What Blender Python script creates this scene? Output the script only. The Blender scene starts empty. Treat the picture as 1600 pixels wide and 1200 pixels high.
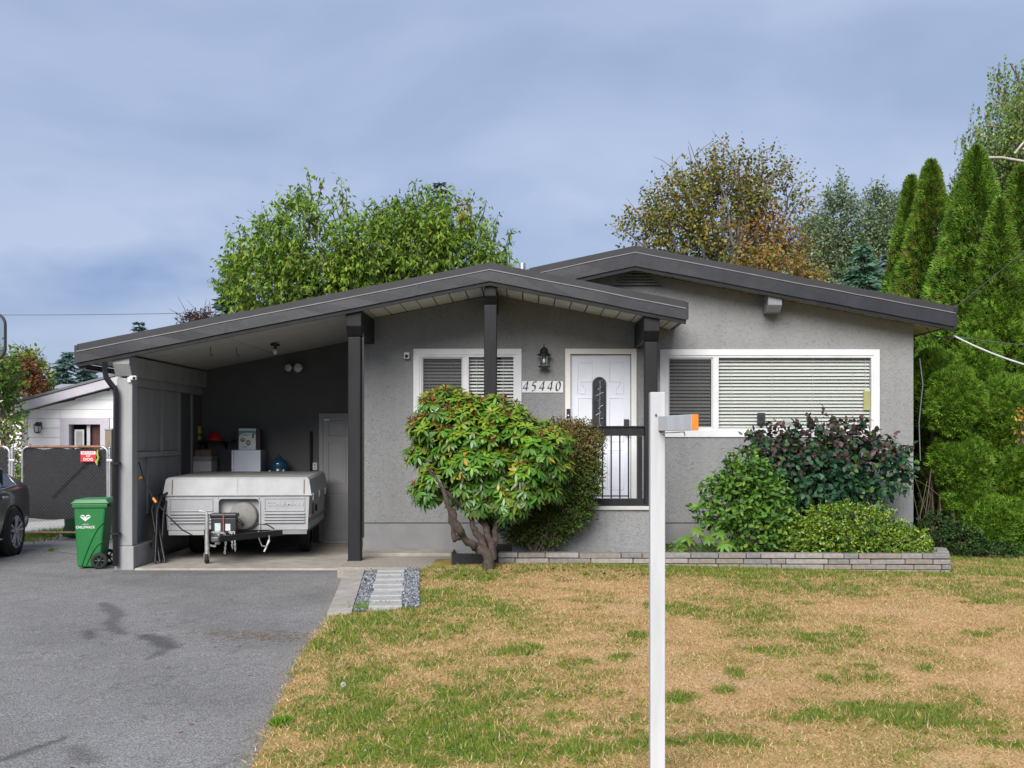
import bpy, math, random
import numpy as np
from mathutils import Vector, Matrix

scene = bpy.context.scene
COL = scene.collection
RND = random.Random(11)
NR = np.random.default_rng(11)
D2R = math.radians

# ------------------------------------------------------------------ camera
CAM_D, EYE, FPX = 16.07, 1.6, 1800.0          # metres in front of the house wall, eye height, focal length
cam_data = bpy.data.cameras.new('camera')
cam = bpy.data.objects.new('camera', cam_data)
COL.objects.link(cam)
cam.location = (0, -CAM_D, EYE)
cam.rotation_euler = (D2R(90), 0, 0)
cam_data.sensor_width = 36.0
cam_data.lens = FPX / 1600 * 36
cam_data.shift_x = -20 / 1600
cam_data.shift_y = 83 / 1600
cam_data.clip_start = 0.1
cam_data.clip_end = 2000
scene.camera = cam

# ------------------------------------------------------------------ world
SUN_EL, SUN_AZ = D2R(34), D2R(194)            # behind the camera, a little to the left
world = bpy.data.worlds.new('World')
scene.world = world
world.use_nodes = True
wn, wl = world.node_tree.nodes, world.node_tree.links
wn.clear()
w_out = wn.new('ShaderNodeOutputWorld')
w_bg = wn.new('ShaderNodeBackground')
w_sky = wn.new('ShaderNodeTexSky')
w_sky.sky_type = 'NISHITA'
w_sky.sun_disc = False
w_sky.sun_elevation = SUN_EL
w_sky.sun_rotation = SUN_AZ
w_bg.inputs['Strength'].default_value = 0.054
w_tc = wn.new('ShaderNodeTexCoord')
w_map = wn.new('ShaderNodeMapping')
w_map.inputs['Scale'].default_value = (1.0, 1.0, 2.6)
w_map.inputs['Location'].default_value = (0.35, 0.1, 0.12)
wl.new(w_tc.outputs['Generated'], w_map.inputs['Vector'])
w_n = wn.new('ShaderNodeTexNoise')
w_n.inputs['Scale'].default_value = 3.0
w_n.inputs['Detail'].default_value = 7.0
w_n.inputs['Roughness'].default_value = 0.48
w_n.inputs['Distortion'].default_value = 0.35
wl.new(w_map.outputs['Vector'], w_n.inputs['Vector'])
w_r = wn.new('ShaderNodeValToRGB')
w_r.color_ramp.elements[0].position = 0.36
w_r.color_ramp.elements[0].color = (1.86, 2.33, 3.42, 1)
w_r.color_ramp.elements[1].position = 0.62
w_r.color_ramp.elements[1].color = (2.58, 3.00, 4.08, 1)
w_e = w_r.color_ramp.elements.new(0.48)
w_e.color = (2.20, 2.65, 3.78, 1)
wl.new(w_n.outputs['Fac'], w_r.inputs['Fac'])
w_mix = wn.new('ShaderNodeMix')
w_mix.data_type = 'RGBA'
w_mix.inputs[0].default_value = 0.90          # cloud cover over the clear sky
wl.new(w_sky.outputs['Color'], w_mix.inputs[6])
wl.new(w_r.outputs['Color'], w_mix.inputs[7])
# a slate blue bank of lower cloud, broken up by the same noise, all round above the horizon
w_sep = wn.new('ShaderNodeSeparateXYZ')
wl.new(w_tc.outputs['Generated'], w_sep.inputs[0])
w_band = wn.new('ShaderNodeValToRGB')
be = w_band.color_ramp.elements
be[0].position, be[0].color = 0.06, (0, 0, 0, 1)
be[1].position, be[1].color = 0.26, (0, 0, 0, 1)
bm_ = be.new(0.13); bm_.color = (1, 1, 1, 1)
wl.new(w_sep.outputs['Z'], w_band.inputs['Fac'])
w_n2 = wn.new('ShaderNodeTexNoise')
w_n2.inputs['Scale'].default_value = 4.2
w_n2.inputs['Detail'].default_value = 4.0
w_m2 = wn.new('ShaderNodeMapping')
w_m2.inputs['Scale'].default_value = (1.0, 1.0, 2.2)
w_m2.inputs['Location'].default_value = (0.62, 0.0, 0.3)
wl.new(w_tc.outputs['Generated'], w_m2.inputs['Vector'])
wl.new(w_m2.outputs['Vector'], w_n2.inputs['Vector'])
w_r2 = wn.new('ShaderNodeValToRGB')
w_r2.color_ramp.elements[0].position = 0.45
w_r2.color_ramp.elements[1].position = 0.64
wl.new(w_n2.outputs['Fac'], w_r2.inputs['Fac'])
w_mul = wn.new('ShaderNodeMath'); w_mul.operation = 'MULTIPLY'
wl.new(w_band.outputs['Color'], w_mul.inputs[0]); wl.new(w_r2.outputs['Color'], w_mul.inputs[1])
w_mix2 = wn.new('ShaderNodeMix'); w_mix2.data_type = 'RGBA'
w_mix2.inputs[7].default_value = (1.30, 1.95, 3.35, 1)
wl.new(w_mul.outputs[0], w_mix2.inputs[0])
wl.new(w_mix.outputs[2], w_mix2.inputs[6])
wl.new(w_mix2.outputs[2], w_bg.inputs['Color'])
wl.new(w_bg.outputs['Background'], w_out.inputs['Surface'])

# ------------------------------------------------------------------ sun
sun_data = bpy.data.lights.new('sun', 'SUN')
sun_data.energy = 1.5
sun_data.angle = D2R(40)
sun_data.color = (1.0, 0.96, 0.90)
sun = bpy.data.objects.new('sun', sun_data)
COL.objects.link(sun)
sd = Vector((math.sin(SUN_AZ) * math.cos(SUN_EL), math.cos(SUN_AZ) * math.cos(SUN_EL), math.sin(SUN_EL)))
sun.rotation_euler = (-sd).to_track_quat('-Z', 'Y').to_euler()
sun.location = sd * 40

vs = scene.view_settings
vs.view_transform = 'Standard'
vs.look = 'None'
vs.exposure = 1.78
vs.gamma = 1.0
vs.use_curve_mapping = False
scene.cycles.max_bounces = 8
scene.cycles.transparent_max_bounces = 16
scene.cycles.use_denoising = True
scene.cycles.caustics_reflective = False
scene.cycles.caustics_refractive = False

# ------------------------------------------------------------------ helpers
def at(px, py, Y):
    """World point at depth Y for a position in the photograph."""
    d = Y + CAM_D
    return Vector(((px - 820) / FPX * d, Y, EYE - (py - 683) / FPX * d))

def xat(px, Y):
    return (px - 820) / FPX * (Y + CAM_D)

def zat(py, Y):
    return EYE - (py - 683) / FPX * (Y + CAM_D)

def tag(o, label=None, cat=None, group=None, kind=None):
    if label: o['label'] = label
    if cat: o['category'] = cat
    if group: o['group'] = group
    if kind: o['kind'] = kind
    return o

def thing(name, label, cat, loc=(0, 0, 0), rotz=0.0, group=None):
    o = bpy.data.objects.new(name, None)
    COL.objects.link(o)
    o.location = loc
    o.rotation_euler = (0, 0, rotz)
    o.empty_display_size = 0.2
    return tag(o, label, cat, group)

def root_of(o):
    while o.parent is not None:
        o = o.parent
    return o

def link_obj(name, me, parent=None, loc=None):
    o = bpy.data.objects.new(name, me)
    COL.objects.link(o)
    if parent is not None:
        o.parent = parent
    if loc is not None:
        o.location = loc
    return o

class MB:
    """Collects faces and links them as one mesh object."""
    def __init__(self):
        self.v, self.f, self.s, self.m = [], [], [], []
    def add(self, verts, faces, smooth=False, mi=0):
        b = len(self.v)
        self.v += [tuple(p) for p in verts]
        for fc in faces:
            self.f.append([b + i for i in fc])
            self.s.append(smooth)
            self.m.append(mi)
        return self
    def box(self, x0, x1, y0, y1, z0, z1, mi=0):
        v = [(x0, y0, z0), (x1, y0, z0), (x1, y1, z0), (x0, y1, z0), (x0, y0, z1), (x1, y0, z1), (x1, y1, z1), (x0, y1, z1)]
        return self.add(v, [(0, 3, 2, 1), (4, 5, 6, 7), (0, 1, 5, 4), (1, 2, 6, 5), (2, 3, 7, 6), (3, 0, 4, 7)], mi=mi)
    def prism(self, poly, y0, y1, axis='y', mi=0):
        """poly: (a, b) pairs counter-clockwise; axis is the extrusion axis."""
        n = len(poly)
        def P(a, b, c):
            return (a, c, b) if axis == 'y' else (c, a, b) if axis == 'x' else (a, b, c)
        v = [P(a, b, y0) for a, b in poly] + [P(a, b, y1) for a, b in poly]
        f = [list(range(n)), list(range(2 * n - 1, n - 1, -1))]
        f += [(i, i + n, (i + 1) % n + n, (i + 1) % n) for i in range(n)]
        return self.add(v, f, mi=mi)
    def tube(self, pts, r, n=8, caps=True, mi=0, smooth=True):
        pts = [Vector(p) for p in pts]
        rs = list(r) if isinstance(r, (list, tuple)) else [r] * len(pts)
        b, verts = 0, []
        prev = None
        for i, p in enumerate(pts):
            a = pts[max(i - 1, 0)]
            c = pts[min(i + 1, len(pts) - 1)]
            t = (c - a)
            t = t.normalized() if t.length > 1e-9 else Vector((0, 0, 1))
            if prev is None:
                u = t.cross(Vector((0, 0, 1)) if abs(t.z) < 0.9 else Vector((1, 0, 0))).normalized()
            else:
                u = prev - t * prev.dot(t)
                u = u.normalized() if u.length > 1e-6 else t.orthogonal().normalized()
            prev = u
            w = t.cross(u)
            for k in range(n):
                an = 2 * math.pi * k / n
                verts.append(p + (u * math.cos(an) + w * math.sin(an)) * rs[i])
        faces = []
        for i in range(len(pts) - 1):
            for k in range(n):
                faces.append((i * n + k, i * n + (k + 1) % n, (i + 1) * n + (k + 1) % n, (i + 1) * n + k))
        self.add(verts, faces, smooth, mi)
        if caps:
            self.add(verts[:n], [tuple(range(n - 1, -1, -1))], False, mi)
            self.add(verts[-n:], [tuple(range(n))], False, mi)
        return self
    def lathe(self, prof, c=(0, 0, 0), n=20, axis='z', mi=0, smooth=True):
        verts, faces = [], []
        for r, h in prof:
            for k in range(n):
                an = 2 * math.pi * k / n
                p = (r * math.cos(an), r * math.sin(an), h)
                if axis == 'y': p = (p[0], p[2], p[1])
                if axis == 'x': p = (p[2], p[0], p[1])
                verts.append((p[0] + c[0], p[1] + c[1], p[2] + c[2]))
        for i in range(len(prof) - 1):
            for k in range(n):
                faces.append((i * n + k, i * n + (k + 1) % n, (i + 1) * n + (k + 1) % n, (i + 1) * n + k))
        self.add(verts, faces, smooth, mi)
        return self
    def ball(self, c, rx, ry, rz, nu=14, nv=9, mi=0):
        prof = []
        verts, faces = [], []
        for i in range(nv + 1):
            th = math.pi * i / nv
            for k in range(nu):
                an = 2 * math.pi * k / nu
                verts.append((c[0] + rx * math.sin(th) * math.cos(an), c[1] + ry * math.sin(th) * math.sin(an), c[2] - rz * math.cos(th)))
        for i in range(nv):
            for k in range(nu):
                faces.append((i * nu + k, i * nu + (k + 1) % nu, (i + 1) * nu + (k + 1) % nu, (i + 1) * nu + k))
        return self.add(verts, faces, True, mi)
    def build(self, name, mat, parent=None, world=True, bevel=0.0, seg=2, base=None, label=None):
        off = Vector((0, 0, 0))
        if base is not None:
            off = Vector(base)
        elif parent is not None and world:
            off = root_of(parent).location
        me = bpy.data.meshes.new(name)
        me.from_pydata([(p[0] - off[0], p[1] - off[1], p[2] - off[2]) for p in self.v], [], self.f)
        me.polygons.foreach_set('use_smooth', self.s)
        me.polygons.foreach_set('material_index', self.m)
        for m in (mat if isinstance(mat, (list, tuple)) else [mat]):
            me.materials.append(m)
        me.update()
        o = link_obj(name, me, parent, base)
        if bevel:
            b = o.modifiers.new('bevel', 'BEVEL')
            b.width, b.segments, b.limit_method, b.angle_limit = bevel, seg, 'ANGLE', D2R(35)
        if label: o['label'] = label
        return o

def piece(name, me, parent, wloc, rot=None):
    """A repeated piece that shares mesh data, at a world position under an unrotated thing."""
    o = link_obj(name, me, parent)
    o.location = Vector(wloc) - root_of(parent).location
    if rot: o.rotation_euler = rot
    return o

def box_mesh(name, sx, sy, sz, mat, bevel=0.0):
    mb = MB().box(-sx / 2, sx / 2, -sy / 2, sy / 2, -sz / 2, sz / 2)
    me = bpy.data.meshes.new(name)
    me.from_pydata(mb.v, [], mb.f)
    me.materials.append(mat)
    if bevel:
        import bmesh
        bm = bmesh.new(); bm.from_mesh(me)
        bmesh.ops.bevel(bm, geom=list(bm.edges), offset=bevel, segments=1, affect='EDGES')
        bm.to_mesh(me); bm.free()
    return me

def text_mb(s, width, height, depth=0.002, bold=0.0):
    """Flat lettering in the XZ plane facing -Y, fitted to width x height, lower left at 0."""
    cu = bpy.data.curves.new('lettering', 'FONT')
    cu.body = s
    cu.offset = bold
    cu.resolution_u = 3
    ob = bpy.data.objects.new('lettering_tmp', cu)
    COL.objects.link(ob)
    dg = bpy.context.evaluated_depsgraph_get()
    dg.update()
    me = bpy.data.meshes.new_from_object(ob.evaluated_get(dg))
    vs_ = [v.co.copy() for v in me.vertices]
    fs = [list(p.vertices) for p in me.polygons]
    bpy.data.objects.remove(ob)
    bpy.data.curves.remove(cu)
    bpy.data.meshes.remove(me)
    mb = MB()
    if not vs_:
        return mb
    x0, x1 = min(v.x for v in vs_), max(v.x for v in vs_)
    y0, y1 = min(v.y for v in vs_), max(v.y for v in vs_)
    mb.add([((v.x - x0) / (x1 - x0) * width, 0, (v.y - y0) / (y1 - y0) * height) for v in vs_], fs)
    return mb

def moved(mb, f):
    mb.v = [tuple(f(Vector(p))) for p in mb.v]
    return mb

# ------------------------------------------------------------------ numpy noise
def _hash(ix, iy, seed):
    h = (ix.astype(np.int64) * 374761393 + iy.astype(np.int64) * 668265263 + seed * 1442695041) & 0xffffffff
    h = ((h ^ (h >> 13)) * 1274126177) & 0xffffffff
    return ((h ^ (h >> 16)) & 0xffff) / 65535.0

def vnoise(x, y, seed=0):
    ix, iy = np.floor(x), np.floor(y)
    fx, fy = x - ix, y - iy
    fx, fy = fx * fx * (3 - 2 * fx), fy * fy * (3 - 2 * fy)
    a, b = _hash(ix, iy, seed), _hash(ix + 1, iy, seed)
    c, d = _hash(ix, iy + 1, seed), _hash(ix + 1, iy + 1, seed)
    return (a * (1 - fx) + b * fx) * (1 - fy) + (c * (1 - fx) + d * fx) * fy

def fbm(x, y, oct=4, seed=0):
    s, a, t = 0, 0.5, 0
    for i in range(oct):
        s = s + a * vnoise(x * 2 ** i, y * 2 ** i, seed + i * 17)
        t += a
        a *= 0.5
    return s / t

# ------------------------------------------------------------------ materials
def new_mat(name):
    m = bpy.data.materials.new(name)
    m.use_nodes = True
    nt = m.node_tree
    return m, nt.nodes, nt.links, nt.nodes['Principled BSDF']

def mat(name, col, rough=0.6, metal=0.0, var=0.12, scale=6.0, bump=0.0, bscale=60.0, spec=None, stretch=None, coat=0.0):
    m, n, l, p = new_mat(name)
    p.inputs['Roughness'].default_value = rough
    p.inputs['Metallic'].default_value = metal
    if spec is not None: p.inputs['Specular IOR Level'].default_value = spec
    if coat: p.inputs['Coat Weight'].default_value = coat; p.inputs['Coat Roughness'].default_value = 0.05
    tc = n.new('ShaderNodeTexCoord')
    vec = tc.outputs['Object']
    if stretch:
        mp = n.new('ShaderNodeMapping'); mp.inputs['Scale'].default_value = stretch
        l.new(vec, mp.inputs['Vector']); vec = mp.outputs['Vector']
    nz = n.new('ShaderNodeTexNoise'); nz.inputs['Scale'].default_value = scale; nz.inputs['Detail'].default_value = 6; nz.inputs['Roughness'].default_value = 0.62
    l.new(vec, nz.inputs['Vector'])
    r = n.new('ShaderNodeValToRGB')
    r.color_ramp.elements[0].position, r.color_ramp.elements[1].position = 0.3, 0.7
    r.color_ramp.elements[0].color = (*[c * (1 - var) for c in col], 1)
    r.color_ramp.elements[1].color = (*[min(1, c * (1 + var)) for c in col], 1)
    l.new(nz.outputs['Fac'], r.inputs['Fac'])
    l.new(r.outputs['Color'], p.inputs['Base Color'])
    if bump:
        b2 = n.new('ShaderNodeTexNoise'); b2.inputs['Scale'].default_value = bscale; b2.inputs['Detail'].default_value = 4
        l.new(vec, b2.inputs['Vector'])
        bp = n.new('ShaderNodeBump'); bp.inputs['Strength'].default_value = bump; bp.inputs['Distance'].default_value = 0.01
        l.new(b2.outputs['Fac'], bp.inputs['Height']); l.new(bp.outputs['Normal'], p.inputs['Normal'])
    return m

def stucco(name, col):
    """Trowelled stucco: ridged relief, faint streaks and blotches."""
    m, n, l, p = new_mat(name)
    p.inputs['Roughness'].default_value = 0.85
    p.inputs['Specular IOR Level'].default_value = 0.25
    tc = n.new('ShaderNodeTexCoord')
    big = n.new('ShaderNodeTexNoise'); big.inputs['Scale'].default_value = 0.9; big.inputs['Detail'].default_value = 7; big.inputs['Roughness'].default_value = 0.65
    l.new(tc.outputs['Object'], big.inputs['Vector'])
    r = n.new('ShaderNodeValToRGB')
    r.color_ramp.elements[0].position, r.color_ramp.elements[1].position = 0.3, 0.72
    r.color_ramp.elements[0].color = (*[c * 0.92 for c in col], 1)
    r.color_ramp.elements[1].color = (*[c * 1.06 for c in col], 1)
    l.new(big.outputs['Fac'], r.inputs['Fac'])
    fine = n.new('ShaderNodeTexNoise'); fine.inputs['Scale'].default_value = 15; fine.inputs['Detail'].default_value = 6; fine.inputs['Roughness'].default_value = 0.7; fine.inputs['Distortion'].default_value = 2.2
    l.new(tc.outputs['Object'], fine.inputs['Vector'])
    r2 = n.new('ShaderNodeValToRGB')
    r2.color_ramp.elements[0].position, r2.color_ramp.elements[1].position = 0.34, 0.47
    r2.color_ramp.elements[0].color = (0.70, 0.70, 0.70, 1)
    r2.color_ramp.elements[1].color = (1, 1, 1, 1)
    l.new(fine.outputs['Fac'], r2.inputs['Fac'])
    mx = n.new('ShaderNodeMix'); mx.data_type = 'RGBA'; mx.blend_type = 'MULTIPLY'; mx.inputs[0].default_value = 1.0
    l.new(r.outputs['Color'], mx.inputs[6]); l.new(r2.outputs['Color'], mx.inputs[7])
    # rain streaks and splash dirt
    mp = n.new('ShaderNodeMapping'); mp.inputs['Scale'].default_value = (9, 1, 0.45)
    l.new(tc.outputs['Object'], mp.inputs['Vector'])
    st = n.new('ShaderNodeTexNoise'); st.inputs['Scale'].default_value = 1.0; st.inputs['Detail'].default_value = 5
    l.new(mp.outputs['Vector'], st.inputs['Vector'])
    r3 = n.new('ShaderNodeValToRGB')
    r3.color_ramp.elements[0].position, r3.color_ramp.elements[1].position = 0.32, 0.52
    r3.color_ramp.elements[0].color = (0.84, 0.83, 0.81, 1)
    r3.color_ramp.elements[1].color = (1, 1, 1, 1)
    l.new(st.outputs['Fac'], r3.inputs['Fac'])
    mx3 = n.new('ShaderNodeMix'); mx3.data_type = 'RGBA'; mx3.blend_type = 'MULTIPLY'; mx3.inputs[0].default_value = 0.35
    l.new(mx.outputs[2], mx3.inputs[6]); l.new(r3.outputs['Color'], mx3.inputs[7])
    l.new(mx3.outputs[2], p.inputs['Base Color'])
    bp = n.new('ShaderNodeBump'); bp.inputs['Strength'].default_value = 0.75; bp.inputs['Distance'].default_value = 0.025
    l.new(fine.outputs['Fac'], bp.inputs['Height']); l.new(bp.outputs['Normal'], p.inputs['Normal'])
    return m

def attr_mat(name, attr, rough=0.8, transl=0.0, bump=0.0, bscale=200.0, grain=0.0, gscale=300.0, spec=0.3):
    """Colour from a mesh attribute with procedural grain; transl > 0 adds leaf translucency."""
    m, n, l, p = new_mat(name)
    p.inputs['Roughness'].default_value = rough
    p.inputs['Specular IOR Level'].default_value = spec
    a = n.new('ShaderNodeAttribute'); a.attribute_name = attr
    colr = a.outputs['Color']
    tc = n.new('ShaderNodeTexCoord')
    if grain:
        g = n.new('ShaderNodeTexNoise'); g.inputs['Scale'].default_value = gscale; g.inputs['Detail'].default_value = 3; g.inputs['Roughness'].default_value = 0.75
        l.new(tc.outputs['Object'], g.inputs['Vector'])
        r = n.new('ShaderNodeValToRGB')
        r.color_ramp.elements[0].position, r.color_ramp.elements[1].position = 0.33, 0.67
        r.color_ramp.elements[0].color = (1 - grain, 1 - grain, 1 - grain, 1)
        r.color_ramp.elements[1].color = (1 + grain, 1 + grain, 1 + grain, 1)
        l.new(g.outputs['Fac'], r.inputs['Fac'])
        mx = n.new('ShaderNodeMix'); mx.data_type = 'RGBA'; mx.blend_type = 'MULTIPLY'; mx.inputs[0].default_value = 1
        l.new(colr, mx.inputs[6]); l.new(r.outputs['Color'], mx.inputs[7]); colr = mx.outputs[2]
    l.new(colr, p.inputs['Base Color'])
    if bump:
        g = n.new('ShaderNodeTexNoise'); g.inputs['Scale'].default_value = bscale; g.inputs['Detail'].default_value = 3
        l.new(tc.outputs['Object'], g.inputs['Vector'])
        bp = n.new('ShaderNodeBump'); bp.inputs['Strength'].default_value = bump; bp.inputs['Distance'].default_value = 0.01
        l.new(g.outputs['Fac'], bp.inputs['Height']); l.new(bp.outputs['Normal'], p.inputs['Normal'])
    if transl:
        t = n.new('ShaderNodeBsdfTranslucent')
        l.new(colr, t.inputs['Color'])
        ms = n.new('ShaderNodeMixShader'); ms.inputs[0].default_value = transl
        l.new(p.outputs['BSDF'], ms.inputs[1]); l.new(t.outputs['BSDF'], ms.inputs[2])
        l.new(ms.outputs['Shader'], n['Material Output'].inputs['Surface'])
    return m

def glass_mat(name, tint=(0.985, 0.995, 0.98), base=0.08, rough=0.01):
    """Window glass: see-through with a Fresnel reflection."""
    m, n, l, p = new_mat(name)
    n.remove(p)
    tr = n.new('ShaderNodeBsdfTransparent'); tr.inputs['Color'].default_value = (*tint, 1)
    gl = n.new('ShaderNodeBsdfGlossy'); gl.inputs['Roughness'].default_value = rough
    fr = n.new('ShaderNodeFresnel'); fr.inputs['IOR'].default_value = 1.5
    ad = n.new('ShaderNodeMath'); ad.operation = 'ADD'; ad.inputs[1].default_value = base; ad.use_clamp = True
    l.new(fr.outputs['Fac'], ad.inputs[0])
    ms = n.new('ShaderNodeMixShader')
    l.new(ad.outputs['Value'], ms.inputs[0]); l.new(tr.outputs['BSDF'], ms.inputs[1]); l.new(gl.outputs['BSDF'], ms.inputs[2])
    l.new(ms.outputs['Shader'], n['Material Output'].inputs['Surface'])
    return m

M = {}
M['stucco'] = stucco('grey stucco', (0.272, 0.274, 0.276))
M['foundation'] = mat('painted foundation', (0.226, 0.227, 0.229), 0.8, var=0.10, scale=3, bump=0.35, bscale=90)
M['trim'] = mat('charcoal trim paint', (0.011, 0.011, 0.013), 0.62, var=0.4, scale=9, bump=0.15, bscale=40, stretch=(1, 1, 0.15), spec=0.3)
M['fascia'] = mat('charcoal metal fascia', (0.017, 0.018, 0.024), 0.40, var=0.4, scale=3, bump=0.55, bscale=3.0)
M['roof_edge'] = mat('dark roof edge', (0.018, 0.018, 0.021), 0.6, var=0.2, scale=4, bump=0.1, bscale=12)
M['drip'] = mat('pale drip edge', (0.17, 0.17, 0.185), 0.45, var=0.2, scale=8)
M['roofing'] = mat('torch-on roofing', (0.05, 0.05, 0.055), 0.9, var=0.2, scale=6, bump=0.3, bscale=150)
M['soffit'] = mat('cream soffit paint', (0.66, 0.64, 0.57), 0.7, var=0.10, scale=5, bump=0.1, bscale=30)
M['ceiling'] = mat('grey ceiling plywood', (0.44, 0.43, 0.40), 0.75, var=0.14, scale=4, stretch=(0.3, 3, 1))
M['lightgrey'] = mat('light grey paint', (0.28, 0.28, 0.28), 0.6, var=0.15, scale=5, bump=0.15, bscale=30, stretch=(1, 1, 0.3))
M['panelgrey'] = mat('grey panel paint', (0.27, 0.27, 0.268), 0.65, var=0.12, scale=5, bump=0.15, bscale=30, stretch=(1, 1, 0.2))
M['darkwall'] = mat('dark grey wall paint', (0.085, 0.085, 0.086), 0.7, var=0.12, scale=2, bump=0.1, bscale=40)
M['white'] = mat('white vinyl', (0.66, 0.66, 0.67), 0.4, var=0.10, scale=4)
M['doorwhite'] = mat('white door paint', (0.66, 0.68, 0.75), 0.4, var=0.03, scale=4)
M['greydoor'] = mat('grey door paint', (0.26, 0.26, 0.265), 0.5, var=0.05, scale=4)
M['black'] = mat('black metal', (0.012, 0.012, 0.013), 0.4, var=0.1)
M['blackplastic'] = mat('black plastic', (0.015, 0.016, 0.02), 0.45, var=0.15)
M['rubber'] = mat('black rubber', (0.016, 0.016, 0.017), 0.8, var=0.2, bump=0.2, bscale=60)
M['concrete'] = mat('weathered concrete', (0.33, 0.30, 0.265), 0.9, var=0.22, scale=5, bump=0.3, bscale=120)
M['aggregate'] = mat('exposed aggregate concrete', (0.30, 0.265, 0.225), 0.9, var=0.45, scale=60, bump=0.5, bscale=90)
M['blind'] = mat('white blind slat', (0.88, 0.90, 0.86), 0.5, var=0.03)
M['glass'] = glass_mat('window glass', base=0.02)
M['screen'] = glass_mat('insect screen', tint=(0.42, 0.42, 0.43), base=0.0, rough=0.6)
M['interior'] = mat('room paint', (0.20, 0.19, 0.17), 0.8, var=0.1)
M['chrome'] = mat('galvanised steel', (0.55, 0.55, 0.55), 0.35, 0.9, var=0.2, scale=20)
M['rust'] = mat('rusty galvanised pipe', (0.24, 0.13, 0.085), 0.7, 0.2, var=0.5, scale=12)
# ------------------------------------------------------------------ ground
def sstep(a, b, x):
    t = np.clip((x - a) / (b - a), 0, 1)
    return t * t * (3 - 2 * t)

def lawn_z(x, y):
    """Height of the lawn: a gentle fall to the street and towards the hedge side."""
    x, y = np.asarray(x, float), np.asarray(y, float)
    base = np.interp(x, [-2.4, -1.6, -0.6, 0.6, 5.3, 7, 40], [-0.06, -0.02, 0.035, 0.045, -0.07, -0.10, -0.10])
    s = np.maximum(0, -1.9 - y)
    z = base - 0.034 * np.minimum(s, 9)
    return z + 0.018 * (fbm(x * 0.8, y * 0.8, 3, 5) - 0.5) * sstep(-1.9, -3.0, y) * 1.6

def drive_z(x, y):
    x, y = np.asarray(x, float), np.asarray(y, float)
    s = np.maximum(0, -1.3 - y)
    return -0.105 - 0.029 * np.minimum(s, 9.5) + 0.012 * (fbm(x * 0.5, y * 0.5, 2, 9) - 0.5) * sstep(-1.35, -2.5, y)

def drive_edge(y):
    """X of the driveway's right edge (slightly skew to the house)."""
    return np.interp(y, [-17, -8.9, -7.6, -6.4, -4.9, -2.2, -1.3], [-1.0, -1.60, -1.74, -1.84, -1.88, -2.08, -2.25])

def grid_obj(name, xs, ys, zf, mat_, attrs=None, keep=None, warp=None):
    X, Y = np.meshgrid(xs, ys)
    if warp is not None: X = warp(X, Y)
    Z = zf(X, Y)
    n, k = len(ys), len(xs)
    v = np.stack([X, Y, Z], -1).reshape(-1, 3)
    idx = np.arange(n * k).reshape(n, k)
    f = np.stack([idx[:-1, :-1], idx[:-1, 1:], idx[1:, 1:], idx[1:, :-1]], -1).reshape(-1, 4)
    if keep is not None:
        c = v[f].mean(1)
        f = f[keep(c[:, 0], c[:, 1])]
    me = bpy.data.meshes.new(name)
    me.vertices.add(len(v)); me.vertices.foreach_set('co', v.ravel())
    me.loops.add(len(f) * 4); me.loops.foreach_set('vertex_index', f.ravel().astype(np.int32))
    me.polygons.add(len(f)); me.polygons.foreach_set('loop_start', np.arange(0, len(f) * 4, 4, dtype=np.int32))
    me.update(calc_edges=True)
    me.polygons.foreach_set('use_smooth', np.ones(len(f), bool))
    if attrs is not None:
        c = attrs(v[:, 0], v[:, 1])
        a = me.attributes.new('tint', 'FLOAT_COLOR', 'POINT')
        a.data.foreach_set('color', np.concatenate([c, np.ones((len(c), 1))], 1).astype(np.float32).ravel())
    me.materials.append(mat_)
    return link_obj(name, me)

# --- lawn colour: dry straw with green patches where the photograph has them
def gpt(px, py, z=-0.1):
    d = (EYE - z) * FPX / (py - 683)
    return (px - 820) / FPX * d, d - CAM_D, d

PATCH = [  # px, py, half width px, half height px, amount
    (1120, 899, 330, 14, .9), (1500, 893, 150, 11, .6), (1260, 922, 150, 14, .62), (1450, 915, 130, 12, .5), (1180, 960, 110, 22, .5), (1110, 945, 70, 16, .45),
    (740, 913, 75, 12, .75), (860, 900, 80, 10, .5), (690, 935, 60, 12, .65), (730, 952, 60, 12, .8), (590, 962, 90, 18, .8), (650, 985, 120, 18, .62),
    (540, 985, 45, 20, .8), (560, 1045, 50, 26, .95), (530, 1090, 75, 30, .9), (640, 1110, 130, 30, .8), (720, 1080, 90, 26, .9), (760, 1120, 100, 26, .95),
    (860, 1095, 40, 16, .6), (780, 1010, 70, 14, .45), (870, 1030, 60, 12, .5), (800, 960, 50, 12, .6), (980, 992, 26, 8, .95), (700, 1140, 300, 20, .9),
    (1430, 1088, 135, 20, .95), (1330, 1082, 60, 10, .6), (1070, 1076, 26, 7, .9), (985, 1104, 30, 12, .95), (1110, 1130, 80, 12, .85), (1010, 1140, 60, 14, .8), (960, 1020, 20, 8, .7),
    (1280, 1005, 24, 8, .8), (1155, 1033, 18, 6, .8), (1456, 1028, 12, 7, .95), (1130, 1062, 20, 6, .7), (1345, 1042, 50, 10, .55), (1280, 1040, 30, 12, .5),
    (1220, 1010, 60, 14, .4), (1350, 980, 60, 10, .45), (1560, 930, 60, 14, .5), (1520, 1062, 24, 7, .8), (1200, 1092, 30, 8, .55), (1250, 1095, 26, 6, .6),
    (1570, 1125, 50, 10, .7), (1480, 1055, 40, 8, .4), (1400, 1000, 50, 8, .35), (930, 1060, 24, 8, .4), (1570, 880, 60, 8, .7), (1180, 985, 50, 9, .5)]
PW = []
for px, py, rx, ry, s in PATCH:
    cx, cy, d = gpt(px, py)
    _, y0, _ = gpt(px, py + ry)
    PW.append((cx, cy, rx * d / FPX, abs(cy - y0), s))

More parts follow.
